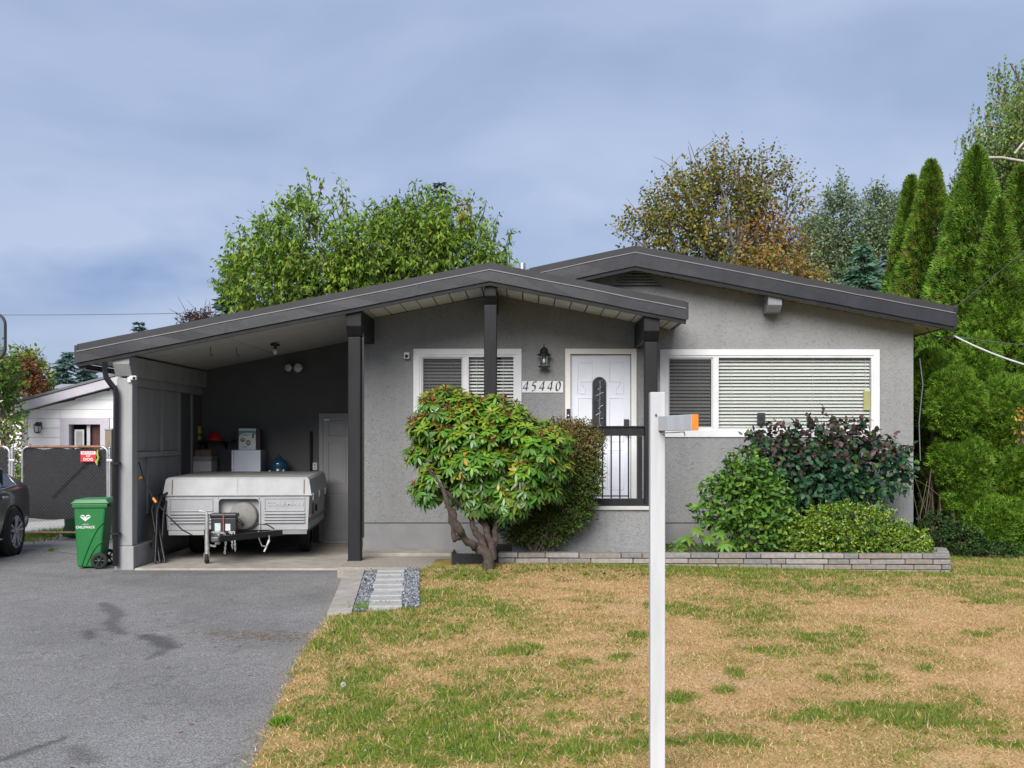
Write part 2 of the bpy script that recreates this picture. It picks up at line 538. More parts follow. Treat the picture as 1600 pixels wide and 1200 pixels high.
def green_mask(x, y):
    g = np.zeros_like(x)
    wob = 0.15 + 1.7 * fbm(x * 2.6, y * 2.6, 5, 21)
    wx = x + .35 * (fbm(x * 1.8, y * 1.8, 4, 27) - .5)
    wy = y + .50 * (fbm(x * 1.8, y * 1.8, 4, 28) - .5)
    for cx, cy, rx, ry, s in PW:
        q = ((wx - cx) / rx) ** 2 + ((wy - cy) / ry) ** 2
        g = np.maximum(g, s * np.exp(-1.1 * np.maximum(q * wob - .15, 0)))
    tuft = sstep(0.56, 0.74, fbm(x * 2.1, y * 2.1, 5, 40))
    g = np.maximum(g, 0.62 * tuft)
    g = np.maximum(g, (.24 + .16 * sstep(1.6, -.6, x)) * sstep(0.42, 0.66, fbm(x * 1.2, y * 2.0, 5, 46)))
    g = np.maximum(g, .85 * sstep(-2.75, -2.0, y) * sstep(.30, .55, fbm(x * 2.2, y * 3, 4, 48)) * sstep(-.2, 1.0, x))
    left = sstep(0.9, -1.4, x + 0.12 * (y + 6)) * 0.62 * sstep(0.28, 0.6, fbm(x * 1.1, y * 1.1, 3, 61))
    g = np.maximum(g, left)
    fine = fbm(x * 9, y * 9, 4, 33)
    return np.clip(g * (0.05 + 2.15 * fine * (.4 + 1.2 * fbm(x * 22, y * 22, 2, 37))), 0, 1)

STRAW, STRAW2 = np.array([0.54, 0.352, 0.178]), np.array([0.37, 0.225, 0.098])
GREEN, OLIVE = np.array([0.125, 0.185, 0.022]), np.array([0.25, 0.205, 0.055])
def lawn_col(x, y):
    g = green_mask(x, y)[:, None]
    t = fbm(x * 3.1, y * 3.1, 4, 71)[:, None]
    dry = STRAW * t + STRAW2 * (1 - t)
    bare = sstep(0.60, 0.72, fbm(x * 1.3 + 9, y * 1.3, 3, 83))[:, None] * 0.6
    dry = dry * (1 - bare) + np.array([0.46, 0.33, 0.185]) * bare
    mid = np.clip(g * 2, 0, 1)
    c = dry * (1 - mid) + OLIVE * mid
    hi = np.clip(g * 2 - 1, 0, 1)
    return c * (1 - hi) + GREEN * hi

M['lawn'] = attr_mat('dry lawn', 'tint', 0.95, bump=1.0, bscale=60, grain=0.55, gscale=75, spec=0.1)
xs = np.concatenate([np.arange(-2.6, 9.0, 0.06), np.linspace(9.0, 16, 15)])
ys = np.concatenate([np.linspace(-17, -10, 15), np.arange(-9.9, 1.0, 0.06), np.linspace(1.1, 12, 12)])
lawn = grid_obj('lawn', xs, ys, lawn_z, M['lawn'], lawn_col, keep=lambda x, y: (y < -1.0) | (x > 5.5), warp=lambda X, Y: X + (drive_edge(Y) + 2.6 + .10 * (fbm(Y * 2.2, Y * 0 + 3, 3, 7) - .5)) * np.clip(1 - (X + 2.6) / 4, 0, 1))
tag(lawn, 'parched front lawn with straw and green patches', kind='structure')

# --- the wide ground sheet under everything
M['earth'] = mat('grassy earth', (0.16, 0.17, 0.07), 0.95, var=0.35, scale=0.8, bump=0.4, bscale=20)
gr = MB()
gr.add([(-600, -400, -0.42), (600, -400, -0.42), (600, -11, -0.42), (-600, -11, -0.42), (-600, -1, -0.17), (600, -1, -0.17), (-600, 900, -0.17), (600, 900, -0.17)],
       [(0, 1, 2, 3), (3, 2, 5, 4), (4, 5, 7, 6)])
tag(gr.build('ground', M['earth']), 'ground', kind='structure')

# --- driveway asphalt with oil stains, cracks and wear
STAINS = [  # px polyline, half width m, darkness
    ([(163, 935), (185, 950), (170, 960), (188, 972)], 0.09, .55), ([(228, 975), (255, 985), (268, 990)], 0.10, .7), ([(268, 988), (245, 1000), (232, 1004)], 0.04, .55),
    ([(136, 970), (142, 978)], 0.06, .6), ([(0, 1132), (50, 1118), (106, 1102)], 0.035, .6), ([(118, 1118), (135, 1130)], 0.09, .45),
    ([(40, 861), (80, 863), (125, 868)], 0.035, .7), ([(0, 893), (120, 902), (210, 896)], 0.16, .14), ([(210, 896), (380, 894), (540, 893)], 0.25, .30), ([(300, 930), (420, 940), (500, 920)], 0.35, .12),
    ([(200, 905), (330, 920), (400, 985)], 0.4, .14), ([(60, 940), (200, 1010), (330, 1060)], 0.5, .08)]
SW = [([gpt(x, y, -0.12)[:2] for x, y in pl], w, s) for pl, w, s in STAINS]
def drive_col(x, y):
    t = fbm(x * 0.9, y * 0.9, 4, 101)
    base = 0.200 + 0.05 * (fbm(x * 30, y * 30, 2, 108) - .5) + 0.06 * (t - 0.5) + 0.035 * (fbm(x * 5, y * 5, 3, 104) - 0.5)
    dark = np.zeros_like(x)
    wob = 0.30 + 1.1 * fbm(x * 5, y * 5, 5, 110) + .5 * (fbm(x * 26, y * 26, 3, 112) - .5)
    for pl, w, s in SW:
        dmin = np.full_like(x, 1e9)
        for (ax, ay), (bx, by) in zip(pl[:-1], pl[1:]):
            dx, dy = bx - ax, by - ay
            tt = np.clip(((x - ax) * dx + (y - ay) * dy) / (dx * dx + dy * dy), 0, 1)
            dmin = np.minimum(dmin, np.hypot(x - ax - tt * dx, y - ay - tt * dy))
        dark = np.maximum(dark, s * .8 * (1 - sstep(0.35, 1.1, dmin * wob / w)))
    # fine wandering cracks
    cr = np.abs(fbm(x * 0.7 + 3, y * 0.7, 4, 120) - 0.5)
    dark = np.maximum(dark, 0.35 * (1 - sstep(0.0, 0.007, cr)) * sstep(0.42, 0.52, fbm(x * 0.4, y * 0.4, 2, 130)))
    straw = sstep(0.55, 0.8, 1 - np.hypot((x - gpt(420, 988)[0]) / 0.75, (y - gpt(420, 988)[1]) / 0.35)) * sstep(0.45, 0.6, fbm(x * 9, y * 22, 3, 140))
    edge = sstep(0.28, 0.02, drive_edge(y) - x + 0.12 * (fbm(x * 4, y * 4, 2, 150) - 0.5)) * 0.55
    v = base * (1 - dark)
    c = np.stack([v * 1.03, v * 1.0, v * 0.97], -1)
    k = np.clip(straw * 0.5 + edge * 0.5, 0, 1)[:, None]
    return c * (1 - k) + np.array([0.30, 0.225, 0.145]) * k
M['asphalt'] = attr_mat('worn asphalt', 'tint', 0.9, bump=0.9, bscale=75, grain=0.62, gscale=70, spec=0.3)
xs = np.concatenate([np.linspace(-30, -9.6, 18), np.arange(-9.5, -0.9, 0.05)])
ys = np.concatenate([np.linspace(-17, -10, 12), np.arange(-9.9, 3.2, 0.05)])
drv = grid_obj('driveway', xs, ys, drive_z, M['asphalt'], drive_col, keep=lambda x, y: (x < drive_edge(y) + 0.22) & ((y < -1.30) | (x < -5.0)))
tag(drv, 'grey asphalt driveway with oil stains', kind='structure')

# asphalt behind the gate: pale concrete yard of the next house
yard = MB().box(-30, -5.4, 3.2, 10.5, -0.3, -0.096)
tag(yard.build('yard_pavement', mat('pale yard concrete', (0.42, 0.41, 0.38), 0.9, var=0.15, scale=2)), 'pale concrete yard', kind='structure')
# the street the camera stands on
st = MB().box(-60, 60, -30, -17, -0.6, -0.40)
tag(st.build('street', mat('street asphalt', (0.10, 0.10, 0.10), 0.9, var=0.2, scale=3)), 'street', kind='structure')

# --- carport slab, walkway and sill
slab = MB().box(-5.0, -2.28, -1.32, 2.28, -0.24, -0.08)
tag(slab.build('carport_floor', M['concrete'], bevel=0.012), 'concrete carport floor', kind='structure')
walk = MB()
walk.prism([(-2.30, -1.95), (-1.0, -2.0), (-0.75, -1.8), (-0.55, -1.76), (-0.55, -0.62), (-2.30, -0.62)], -0.2, 0.004, axis='z')
tag(walk.build('walkway', M['aggregate'], bevel=0.01), 'exposed aggregate walkway along the house', kind='structure')
sill = MB().box(-2.27, -0.98, -0.62, 0.02, -0.2, 0.045)
tag(sill.build('concrete_pad', M['concrete'], bevel=0.012), 'smooth concrete pad under the front wall', kind='structure')

# --- garden path: kerb, gravel and pavers (runs with the driveway)
P0, P1 = Vector((-1.72, -2.05, 0)), Vector((-1.47, -4.75, 0))
pdir = (P1 - P0).normalized(); pside = Vector((-pdir.y, pdir.x, 0)) * 1
if pside.x < 0: pside = -pside
def on_path(t, s, dz=0.0):
    p = P0 + pdir * t + pside * s
    return Vector((p.x, p.y, float(lawn_z(p.x, p.y)) + dz))
PL = (P1 - P0).length
kb = MB()
n = 10
for i in range(n):
    t0, t1 = PL * 1.03 * i / n + (0.006 if i in (5,) else 0), PL * 1.03 * (i + 1) / n
    a, b, c, d = on_path(t0, -0.46), on_path(t0, -0.225), on_path(t1, -0.225), on_path(t1, -0.46)
    up = Vector((0, 0, 0.035))
    dn = Vector((0, 0, -0.14))
    q = [p + dn for p in (a, b, c, d)] + [p + up for p in (a, b, c, d)]
    kb.add(q, [(0, 1, 2, 3), (7, 6, 5, 4), (0, 4, 5, 1), (1, 5, 6, 2), (2, 6, 7, 3), (3, 7, 4, 0)])
tag(kb.build('kerb', M['concrete']), 'flat concrete kerb beside the driveway', kind='structure')
pb = MB()
for i in range(n):
    t0, t1 = PL * i / n, PL * (i + 1) / n
    pb.add([on_path(t0, -0.23, .012), on_path(t0, 0.44, .012), on_path(t1, 0.44, .012), on_path(t1, -0.23, .012)], [(3, 2, 1, 0)])
path = tag(pb.build('path', mat('blue grey stone dust', (0.13, 0.135, 0.145), 0.95, var=0.3, scale=50, bump=0.5, bscale=150), base=on_path(0, 0)), 'garden path of pavers set in gravel', kind='structure')
pm = box_mesh('paver', 0.33, 0.262, 0.06, mat('grey paver', (0.35, 0.345, 0.335), 0.9, var=0.14, scale=12, bump=0.3, bscale=120), 0.008)
ang = math.atan2(-pdir.x, pdir.y) + math.pi
npv = 8
for i in range(npv):
    p = on_path(0.17 + i * (PL - 0.3) / (npv - 1), 0.10 + RND.uniform(-.012, .012), 0.008 + RND.uniform(-.004, .006))
    piece('paver', pm, path, p, (RND.uniform(-.015, .015), 0.01, ang + RND.uniform(-.03, .03)))
# ------------------------------------------------------------------ foliage
def norm(a):
    return a / np.maximum(np.linalg.norm(a, axis=-1, keepdims=True), 1e-9)

def T_diamond(fold=0.25):
    v = np.array([(0, 0, 0), (0.45, 0.5, fold * .5), (1, 0, -0.05), (0.45, -0.5, fold * .5)])
    return v, [(0, 2, 1), (0, 3, 2)]
def T_oval(fold=0.18, droop=0.12):
    st = [(0.0, 0.02), (0.22, 0.36), (0.5, 0.5), (0.78, 0.36), (1.0, 0.02)]
    v, f = [], []
    for t, w in st:
        z = -droop * t * t * 3
        v += [(t, w, fold * w + z), (t, 0, z), (t, -w, fold * w + z)]
    for i in range(len(st) - 1):
        a = i * 3
        f += [(a, a + 1, a + 4), (a, a + 4, a + 3), (a + 1, a + 2, a + 5), (a + 1, a + 5, a + 4)]
    return np.array(v), f
def T_hex(fold=0.2):
    v = np.array([(0, 0, 0), (0.3, 0.45, fold * .45), (0.7, 0.4, fold * .4 - .03), (1, 0, -0.1), (0.7, -0.4, fold * .4 - .03), (0.3, -0.45, fold * .45), (0.5, 0, -0.02)])
    return v, [(0, 6, 1), (1, 6, 2), (2, 6, 3), (3, 6, 4), (4, 6, 5), (5, 6, 0)]
def T_fan(k=5, spread=1.0):
    """A flat cedar spray of k fingers."""
    v, f = [], []
    for i in range(k):
        a = (i / (k - 1) - 0.5) * 2 * spread
        L = 1.0 - 0.35 * abs(i / (k - 1) - 0.5) * 2
        d, s = (math.cos(a), math.sin(a)), (-math.sin(a), math.cos(a))
        b = len(v)
        r0 = 0.10
        v += [(d[0] * r0, d[1] * r0, 0), (d[0] * L * .5 + s[0] * .10, d[1] * L * .5 + s[1] * .10, 0.03), (d[0] * L, d[1] * L, -0.08 - 0.05 * (i % 2)), (d[0] * L * .5 - s[0] * .10, d[1] * L * .5 - s[1] * .10, 0.03)]
        f += [(b, b + 2, b + 1), (b, b + 3, b + 2)]
    return np.array(v), f
DIAMOND, OVAL, HEX, FAN4 = T_diamond(), T_oval(), T_hex(), T_fan(4)

def scatter_mesh(name, tmpl, P, D, N, L, W, C, mat_):
    """n copies of a leaf template as one mesh; C is the leaf colour."""
    tv, tf = tmpl
    P, D, N = np.asarray(P, float), norm(np.asarray(D, float)), np.asarray(N, float)
    S = norm(np.cross(N, D)); N = np.cross(D, S)
    L, W = np.broadcast_to(L, len(P))[:, None, None], np.broadcast_to(W, len(P))[:, None, None]
    V = P[:, None] + D[:, None] * tv[None, :, :1] * L + S[:, None] * tv[None, :, 1:2] * W + N[:, None] * tv[None, :, 2:3] * W
    n, k = len(P), len(tv)
    F = (np.array(tf)[None] + (np.arange(n) * k)[:, None, None]).reshape(-1, 3)
    me = bpy.data.meshes.new(name)
    me.vertices.add(n * k); me.vertices.foreach_set('co', V.ravel())
    me.loops.add(len(F) * 3); me.loops.foreach_set('vertex_index', F.ravel().astype(np.int32))
    me.polygons.add(len(F)); me.polygons.foreach_set('loop_start', np.arange(0, len(F) * 3, 3, dtype=np.int32))
    me.update(calc_edges=True)
    a = me.attributes.new('tint', 'FLOAT_COLOR', 'POINT')
    c = np.concatenate([np.repeat(C, k, 0), np.ones((n * k, 1))], 1)
    a.data.foreach_set('color', c.astype(np.float32).ravel())
    me.materials.append(mat_)
    return me

def add_leaves(name, parent, *args, kind=None, off=None):
    me = scatter_mesh(name, *args)
    base = off if off is not None else (root_of(parent).location if parent is not None else Vector((0, 0, 0)))
    me.transform(Matrix.Translation(-Vector(base)))
    o = link_obj(name, me, parent, None if parent is not None else base)
    if kind: o['kind'] = kind
    return o

def pick_col(cols, n, wts=None, jit=0.18):
    cols = np.array(cols)
    i = NR.choice(len(cols), n, p=None if wts is None or len(wts) != len(cols) else np.array(wts) / sum(wts))
    c = cols[i] * (1 + jit * NR.standard_normal((n, 1))) * (1 + 0.06 * NR.standard_normal((n, 3)))
    return np.clip(c, 0.004, 1)

def rand_dirs(n):
    return norm(NR.standard_normal((n, 3)))

def lump(P, seed, sc=1.2, amt=0.35):
    """Multiplier that makes clumps and hollows on a crown."""
    return 1 + amt * 2 * (fbm(P[:, 0] * sc + P[:, 2] * sc * .7, P[:, 2] * sc + P[:, 1] * sc * .6, 3, seed) - 0.5)

M['leaf'] = attr_mat('leaf', 'tint', 0.5, transl=0.28, spec=0.35)
M['gloss_leaf'] = attr_mat('glossy leaf', 'tint', 0.32, transl=0.18, spec=0.5)
M['needle'] = attr_mat('needle spray', 'tint', 0.6, transl=0.15, spec=0.2)
M['grass'] = attr_mat('grass blade', 'tint', 0.6, transl=0.25, spec=0.2)
M['bark'] = mat('brown bark', (0.11, 0.085, 0.065), 0.9, var=0.4, scale=14, bump=0.8, bscale=40, stretch=(1, 1, 0.3))
M['greybark'] = mat('grey bark', (0.19, 0.17, 0.15), 0.9, var=0.4, scale=10, bump=0.6, bscale=30, stretch=(1, 1, 0.3))

def crown_pts(ells, n, shell=0.55, seed=0):
    """Random points in a union of ellipsoids, biased to the outside, with their outward direction."""
    vol = np.array([e[3] * e[4] * e[5] for e in ells]) ** 0.75
    idx = NR.choice(len(ells), n, p=vol / vol.sum())
    E = np.array(ells)[idx]
    u = rand_dirs(n)
    r = (shell + (1 - shell) * NR.random(n)) ** 0.8
    P = E[:, :3] + u * r[:, None] * E[:, 3:6]
    lm = lump(P, seed)
    P = E[:, :3] + (P - E[:, :3]) * lm[:, None]
    return P, u

def branch_tube(mb, a, b, r0, r1, bend=0.15, n=6, sides=6):
    a, b = Vector(a), Vector(b)
    L = (b - a).length
    off = Vector((RND.uniform(-1, 1), RND.uniform(-1, 1), RND.uniform(0, .6))) * bend * L
    pts, rs = [], []
    for i in range(n + 1):
        t = i / n
        p = a.lerp(b, t) + off * math.sin(math.pi * t) * 0.7 + Vector((RND.uniform(-1, 1), RND.uniform(-1, 1), RND.uniform(-1, 1))) * 0.015 * L
        pts.append(p); rs.append(r0 + (r1 - r0) * t)
    pts[0], pts[-1] = a, b
    mb.tube(pts, rs, sides)
    return pts

def twig_leaves(P, Dir, per, tw_len, L, droop=0.6, spread=0.9):
    """Leaves along short twigs: positions, directions and normals."""
    n = len(P)
    Dir = norm(Dir)
    t = np.tile(np.linspace(0.15, 1.0, per), n)
    P2, D2 = np.repeat(P, per, 0), np.repeat(Dir, per, 0)
    pos = P2 + D2 * (t * np.broadcast_to(tw_len, n).repeat(per))[:, None] + 0.05 * L * NR.standard_normal((n * per, 3))
    d = norm(D2 * 0.5 + spread * NR.standard_normal((n * per, 3)) * 0.7 + np.array([0, 0, -droop]))
    nn = norm(NR.standard_normal((n * per, 3)) * 0.6 + np.array([0, -0.35, 0.9]))
    return pos, d, nn
# ------------------------------------------------------------------ the house
house = thing('bungalow', 'grey stucco bungalow with charcoal roof trim, white door and carport', 'house', (0, 0, 0))
WL, WR, BACK = -2.26, 5.42, 9.0
CB = 2.30                                         # carport back wall
FRONT = -1.37                                     # porch roof front
POSTY = -1.15
# roof lines (top of the fascia): porch/carport gable and main gable
PR = [(-5.72, 2.785), (-0.45, 3.83), (2.06, 3.335)]
MR = [(-2.75, 3.29), (1.50, 4.20), (5.84, 3.375)]
def line_z(pts, x):
    return float(np.interp(x, [p[0] for p in pts], [p[1] for p in pts]))
SOFP, SOFM = 0.245, 0.285                          # soffit below the fascia top
def top_front(x):
    return max(line_z(PR, x) - SOFP if x < 2.02 else 0, line_z(MR, x) - SOFM)

def grid_wall(xs, zs, hole, topf, y0, y1):
    """Wall in the XZ plane with openings; the last z row follows topf."""
    xs, zs = sorted(set(xs)), sorted(set(zs))
    mb = MB()
    nx, nz = len(xs) - 1, len(zs)
    def Z(j, x):
        return topf(x) if j == nz else zs[j]
    def solid(i, j):
        if i < 0 or j < 0 or i >= nx or j >= nz: return False
        cz = (zs[j] + (zs[j + 1] if j + 1 < nz else zs[j] + 0.1)) / 2
        return not hole((xs[i] + xs[i + 1]) / 2, cz)
    for i in range(nx):
        for j in range(nz):
            if not solid(i, j): continue
            a, b = xs[i], xs[i + 1]
            z00, z10, z01, z11 = Z(j, a), Z(j, b), Z(j + 1, a), Z(j + 1, b)
            mb.add([(a, y0, z00), (b, y0, z10), (b, y0, z11), (a, y0, z01)], [(0, 1, 2, 3)])
            mb.add([(a, y1, z00), (b, y1, z10), (b, y1, z11), (a, y1, z01)], [(3, 2, 1, 0)])
            if not solid(i - 1, j): mb.add([(a, y0, z00), (a, y0, z01), (a, y1, z01), (a, y1, z00)], [(0, 1, 2, 3)])
            if not solid(i + 1, j): mb.add([(b, y0, z10), (b, y1, z10), (b, y1, z11), (b, y0, z11)], [(0, 1, 2, 3)])
            if not solid(i, j - 1): mb.add([(a, y0, z00), (a, y1, z00), (b, y1, z10), (b, y0, z10)], [(0, 1, 2, 3)])
            if not solid(i, j + 1): mb.add([(a, y0, z01), (b, y0, z11), (b, y1, z11), (a, y1, z01)], [(0, 1, 2, 3)])
    return mb

# openings: small window, door, picture window (inner edge of the outer casing)
W1 = (xat(646, 0), xat(815, 0), zat(645, 0), zat(545, 0))
DR = (xat(883, 0), xat(994.5, 0), 0.69, zat(545, 0))
W2 = (xat(1031, 0), xat(1374, 0), zat(683, 0), zat(546, 0))
OPEN = [W1, DR, W2]
def hole(x, z):
    return any(a + .02 < x < b - .02 and c + .02 < z < d - .02 for a, b, c, d in OPEN)
xs = [WL, -0.45, 1.50, 1.0, 0.0, 2.0, 2.021, WR] + [o[k] + (.03 if k == 0 else -.03) for o in OPEN for k in (0, 1)]
zs = [0.408] + [o[k] + (.03 if k == 2 else -.03) for o in OPEN for k in (2, 3)]
fw = grid_wall(xs, zs, hole, top_front, 0.0, 0.16)
fwall = fw.build('front_wall', M['stucco'], house, label='textured grey stucco front wall')
fb = MB().box(WL + .004, WR - .004, 0.012, 0.16, -0.15, 0.395)
fb.build('foundation', M['foundation'], house, label='smooth grey painted foundation band')
# other walls of the shell
def side_prism(x0, x1, y0, y1, z0, zt):
    return MB().box(x0, x1, y0, y1, z0, zt)
side_prism(WR - .16, WR - .003, .16, BACK, -.15, line_z(MR, WR) - .29).build('side_wall', M['stucco'], house)
side_prism(WL + .003, WL + .16, .16, BACK, -.15, line_z(PR, WL) - .255).build('side_wall', M['stucco'], house)
bw = MB().prism([(WL, -.15), (WR, -.15), (WR, line_z(MR, WR) - .29), (1.5, 3.9), (WL, line_z(MR, WL) - .29)], BACK, BACK + .16)
bw.build('back_wall', M['stucco'], house)
# rooms behind the windows
iw = MB().box(WL + .16, WR - .16, 3.2, 3.3, .5, 3.1)
iw.box(WL + .17, WR - .17, .17, 3.19, .58, .62)
iw.box(WL + .17, WR - .17, .17, 3.19, 2.92, 2.96)
iw.box(.30, .40, .17, 3.19, .62, 2.92); iw.box(1.62, 1.72, .17, 3.19, .62, 2.92)
iw.build('room_shell', M['interior'], house)

# --- roofs
def gable_band(pts, ot, ob, y0, y1, ends=None):
    """Bent strip under a gable line: ot/ob are drops below the line."""
    top = [(x, z - ot) for x, z in pts]
    bot = [(x, z - ob) for x, z in pts]
    mb = MB()
    n = len(pts)
    v = [(x, y0, z) for x, z in top] + [(x, y0, z) for x, z in bot] + [(x, y1, z) for x, z in top] + [(x, y1, z) for x, z in bot]
    f = []
    for i in range(n - 1):
        f += [(i, n + i, n + i + 1, i + 1), (2 * n + i, 2 * n + i + 1, 3 * n + i + 1, 3 * n + i), (i, i + 1, 2 * n + i + 1, 2 * n + i), (n + i, 3 * n + i, 3 * n + i + 1, n + i + 1)]
    f += [(0, 2 * n, 3 * n, n), (n - 1, 2 * n - 1, 4 * n - 1, 3 * n - 1)]
    return mb.add(v, f)

def split(pts, step=0.35, wob=0.0):
    """Subdivide a gable line; wob gives the metal its slight waviness."""
    out = []
    for (x0, z0), (x1, z1) in zip(pts[:-1], pts[1:]):
        n = max(1, int((x1 - x0) / step))
        for i in range(n):
            t = i / n
            out.append((x0 + (x1 - x0) * t, z0 + (z1 - z0) * t + (RND.uniform(-wob, wob) if i else 0)))
    out.append(pts[-1])
    return out

def roof_assembly(pts, y0, back, sof, name):
    roof = gable_band(pts, 0.03, sof - 0.035, y0 + .05, back).build(name, M['roofing'], house)
    s = split(pts, 0.33, 0.0035)
    # raised gravel stop, pale drip line, wrapped fascia, thin sub board: stepped out so no faces are flush
    gable_band(split(pts, .5, .003), -0.002, 0.088, y0 + .012, y0 + .06).build('gravel_stop', M['roof_edge'], roof)
    gable_band(s, 0.086, 0.098, y0 - .012, y0 + .05).build('drip_edge', M['drip'], roof)
    fa = gable_band(s, 0.097, sof - .008, y0, y0 + .045)
    for i, p in enumerate(fa.v):                     # dents in the metal
        if abs(p[1] - y0) < 1e-6: fa.v[i] = (p[0], p[1] + RND.uniform(-.0022, .0022), p[2])
    fa.build('fascia_board', M['fascia'], roof)
    gable_band(pts, sof - .01, sof + .045, y0 + .022, y0 + .06).build('sub_fascia', M['trim'], roof)
    xj = pts[0][0] + 1.9
    while xj < pts[-1][0] - .4:                      # lap joints in the metal
        zj = line_z(pts, xj)
        MB().box(xj - .02, xj + .02, y0 - .005, y0 + .01, zj - sof + .012, zj - .10).build('lap_joint', M['fascia'], roof)
        xj += 2.44
    # eave edges at both ends
    for (x, z), sgn in ((pts[0], -1), (pts[-1], 1)):
        a, b = (x - .03, x + .012) if sgn < 0 else (x - .012, x + .03)
        MB().box(a, b, y0 + .003, back, z - sof + .02, z - .012).build('eave_fascia', M['fascia'], roof)
    return roof
proof = roof_assembly(PR, FRONT, CB + .3, SOFP, 'porch_roof')
proof['label'] = 'low gable roof over the porch and carport'
MRF = [(0.06, line_z(MR, 0.06))] + MR[1:]
gable_band(MR, 0.03, SOFM - 0.035, CB + .31, BACK + .4).build('rear_roof', M['roofing'], house)
mroof = roof_assembly(MRF, -0.44, CB + .305, SOFM, 'main_roof')
mroof['label'] = 'main low gable roof with the higher ridge'

def slope_boards(name, pts, xa, xb, width, y0, y1, drop, m, parent, gap=.016, th=.012):
    """Boards running in depth under a roof slope, each an object of its own."""
    x = xa
    k = 0
    while x < xb - 0.05:
        x2 = min(x + width, xb)
        if any(x + .01 < p[0] < x2 - .01 for p in pts[1:-1]):
            x2 = [p[0] for p in pts[1:-1] if x + .01 < p[0] < x2 - .01][0]
        z0, z1 = line_z(pts, x) - drop, line_z(pts, x2 - gap) - drop
        j = RND.uniform(0, .003)
        MB().prism([(x, z0 - j), (x2 - gap, z1 - j), (x2 - gap, z1 - j + th), (x, z0 - j + th)], y0, y1).build(name, m, parent)
        x = x2
slope_boards('soffit_board', PR, WL - .02, 2.04, 0.215, FRONT + .065, -.003, SOFP - .008, M['soffit'], proof)
slope_boards('soffit_board', PR, -5.66, -5.16, 0.25, FRONT + .065, CB, SOFP - .008, M['soffit'], proof)
slope_boards('ceiling_panel', PR, -5.13, WL - .03, 1.22, FRONT + .065, CB + .10, SOFP - .008, M['ceiling'], proof, gap=.006)
slope_boards('soffit_board', MR, 2.07, 5.80, 0.24, -.375, -.003, SOFM - .008, M['soffit'], mroof)
slope_boards('soffit_board', MR, .10, 2.06, 0.24, -.375, -.003, SOFM - .008, M['soffit'], mroof)
slope_boards('soffit_board', MR, WR + .002, 5.80, 0.5, -.003, CB + .29, SOFM - .008, M['soffit'], mroof)

# triangular gable vent
gv = MB()
vx0, vx1, vz0, vz1 = xat(958, -.02), xat(1036, -.02), zat(447, -.02), zat(419, -.02)
vxm = (vx0 + vx1) / 2
gv.prism([(vx0, vz0), (vx1, vz0), (vxm, vz1)], -.02, -.004)
vent = gv.build('gable_vent', M['black'], house)
for i in range(6):
    t = (i + .3) / 6.2
    z = vz0 + (vz1 - vz0) * t
    h = (1 - t) * (vx1 - vx0) / 2
    lv = MB().prism([(-.05, z + .002), (-.022, z + .03), (-.022, z + .036), (-.055, z + .010)], vxm - h, vxm + h, axis='x')
    lv.build('louvre', M['panelgrey'], vent)

# beams carrying the roofs
def beam(x, w, y0, y1, zt, h, m, name='beam'):
    p = [(y0, zt), (y0, zt - h * .62), (y0 + .10, zt - h), (y1, zt - h), (y1, zt)]
    p = [(a, b) for a, b in p][::-1]
    return MB().prism(p, x - w / 2, x + w / 2, axis='x').build(name, m, house, bevel=.008)
bx1, bx2, bx3 = xat(555, POSTY), xat(766.5, POSTY), xat(1016.5, POSTY)
beam(bx1 + .0, .20, FRONT + .07, .0 - .002, line_z(PR, bx1) - SOFP - .010, .33, M['trim'])
beam(bx2, .15, FRONT + .07, -.002, line_z(PR, bx2) - SOFP - .005, .27, M['trim'])
beam(bx3, .20, FRONT + .07, -.002, line_z(PR, bx3) - SOFP - .010, .33, M['trim'])
beam(xat(1211, -.36), .19, -.37, -.002, line_z(MR, xat(1211, -.36)) - SOFM - .002, .24, mat('grey beam paint', (.20, .20, .215), .6), 'beam')
# posts
def post(x, z0, z1, w=.165):
    o = MB().box(x - w / 2, x + w / 2, POSTY - w / 2, POSTY + w / 2, z0, z1).build('post', M['trim'], house, bevel=.012)
    MB().box(x - w / 2 - .008, x + w / 2 + .008, POSTY - w / 2 - .008, POSTY + w / 2 + .008, z0 - .004, z0 + .012).build('base_plate', M['black'], o)
    return o
post(bx1, .005, line_z(PR, bx1) - SOFP - .345)
post(bx2, .05, line_z(PR, bx2) - SOFP - .277)
post(bx3, .725, line_z(PR, bx3) - SOFP - .345)
MB().box(bx1 + .09, bx1 + .115, POSTY - .02, POSTY + .02, .30, 2.95).build('cable_cover', M['black'], house)

# --- porch
px0, px1 = xat(800, POSTY), bx3 + .12
MB().box(px0, px1, POSTY - .085, -.003, -.1, .66).build('porch_base', M['stucco'], house)
MB().box(px0 - .02, px1 + .02, POSTY - .12, -.004, .661, .712).build('porch_coping', mat('pale concrete coping', (.46, .45, .43), .85, var=.12), house, bevel=.008)
# railing between the shrub and the right post
rail = MB().box(px0 + .02, bx3 - .085, POSTY - .05, POSTY + .05, zat(681, POSTY), zat(668, POSTY)).build('porch_railing', M['trim'], house, bevel=.006)
MB().box(px0 + .015, bx3 - .083, POSTY - .07, POSTY + .07, zat(668, POSTY) + .001, zat(665.5, POSTY)).build('rail_cap', M['trim'], rail, bevel=.004)
MB().box(px0 + .016, bx3 - .084, POSTY - .055, POSTY + .055, .716, zat(779, POSTY)).build('bottom_rail', M['trim'], rail, bevel=.006)
MB().box(px0 + .05, xat(983, POSTY), POSTY - .012, POSTY + .012, zat(776, POSTY), zat(774, POSTY)).build('lower_bar', M['black'], rail)
for i in range(13):
    x = xat(982, POSTY) - i * .112
    MB().tube([(x, POSTY, zat(778.5, POSTY)), (x, POSTY, zat(680.5, POSTY))], .0095, 8).build('baluster', M['black'], rail)
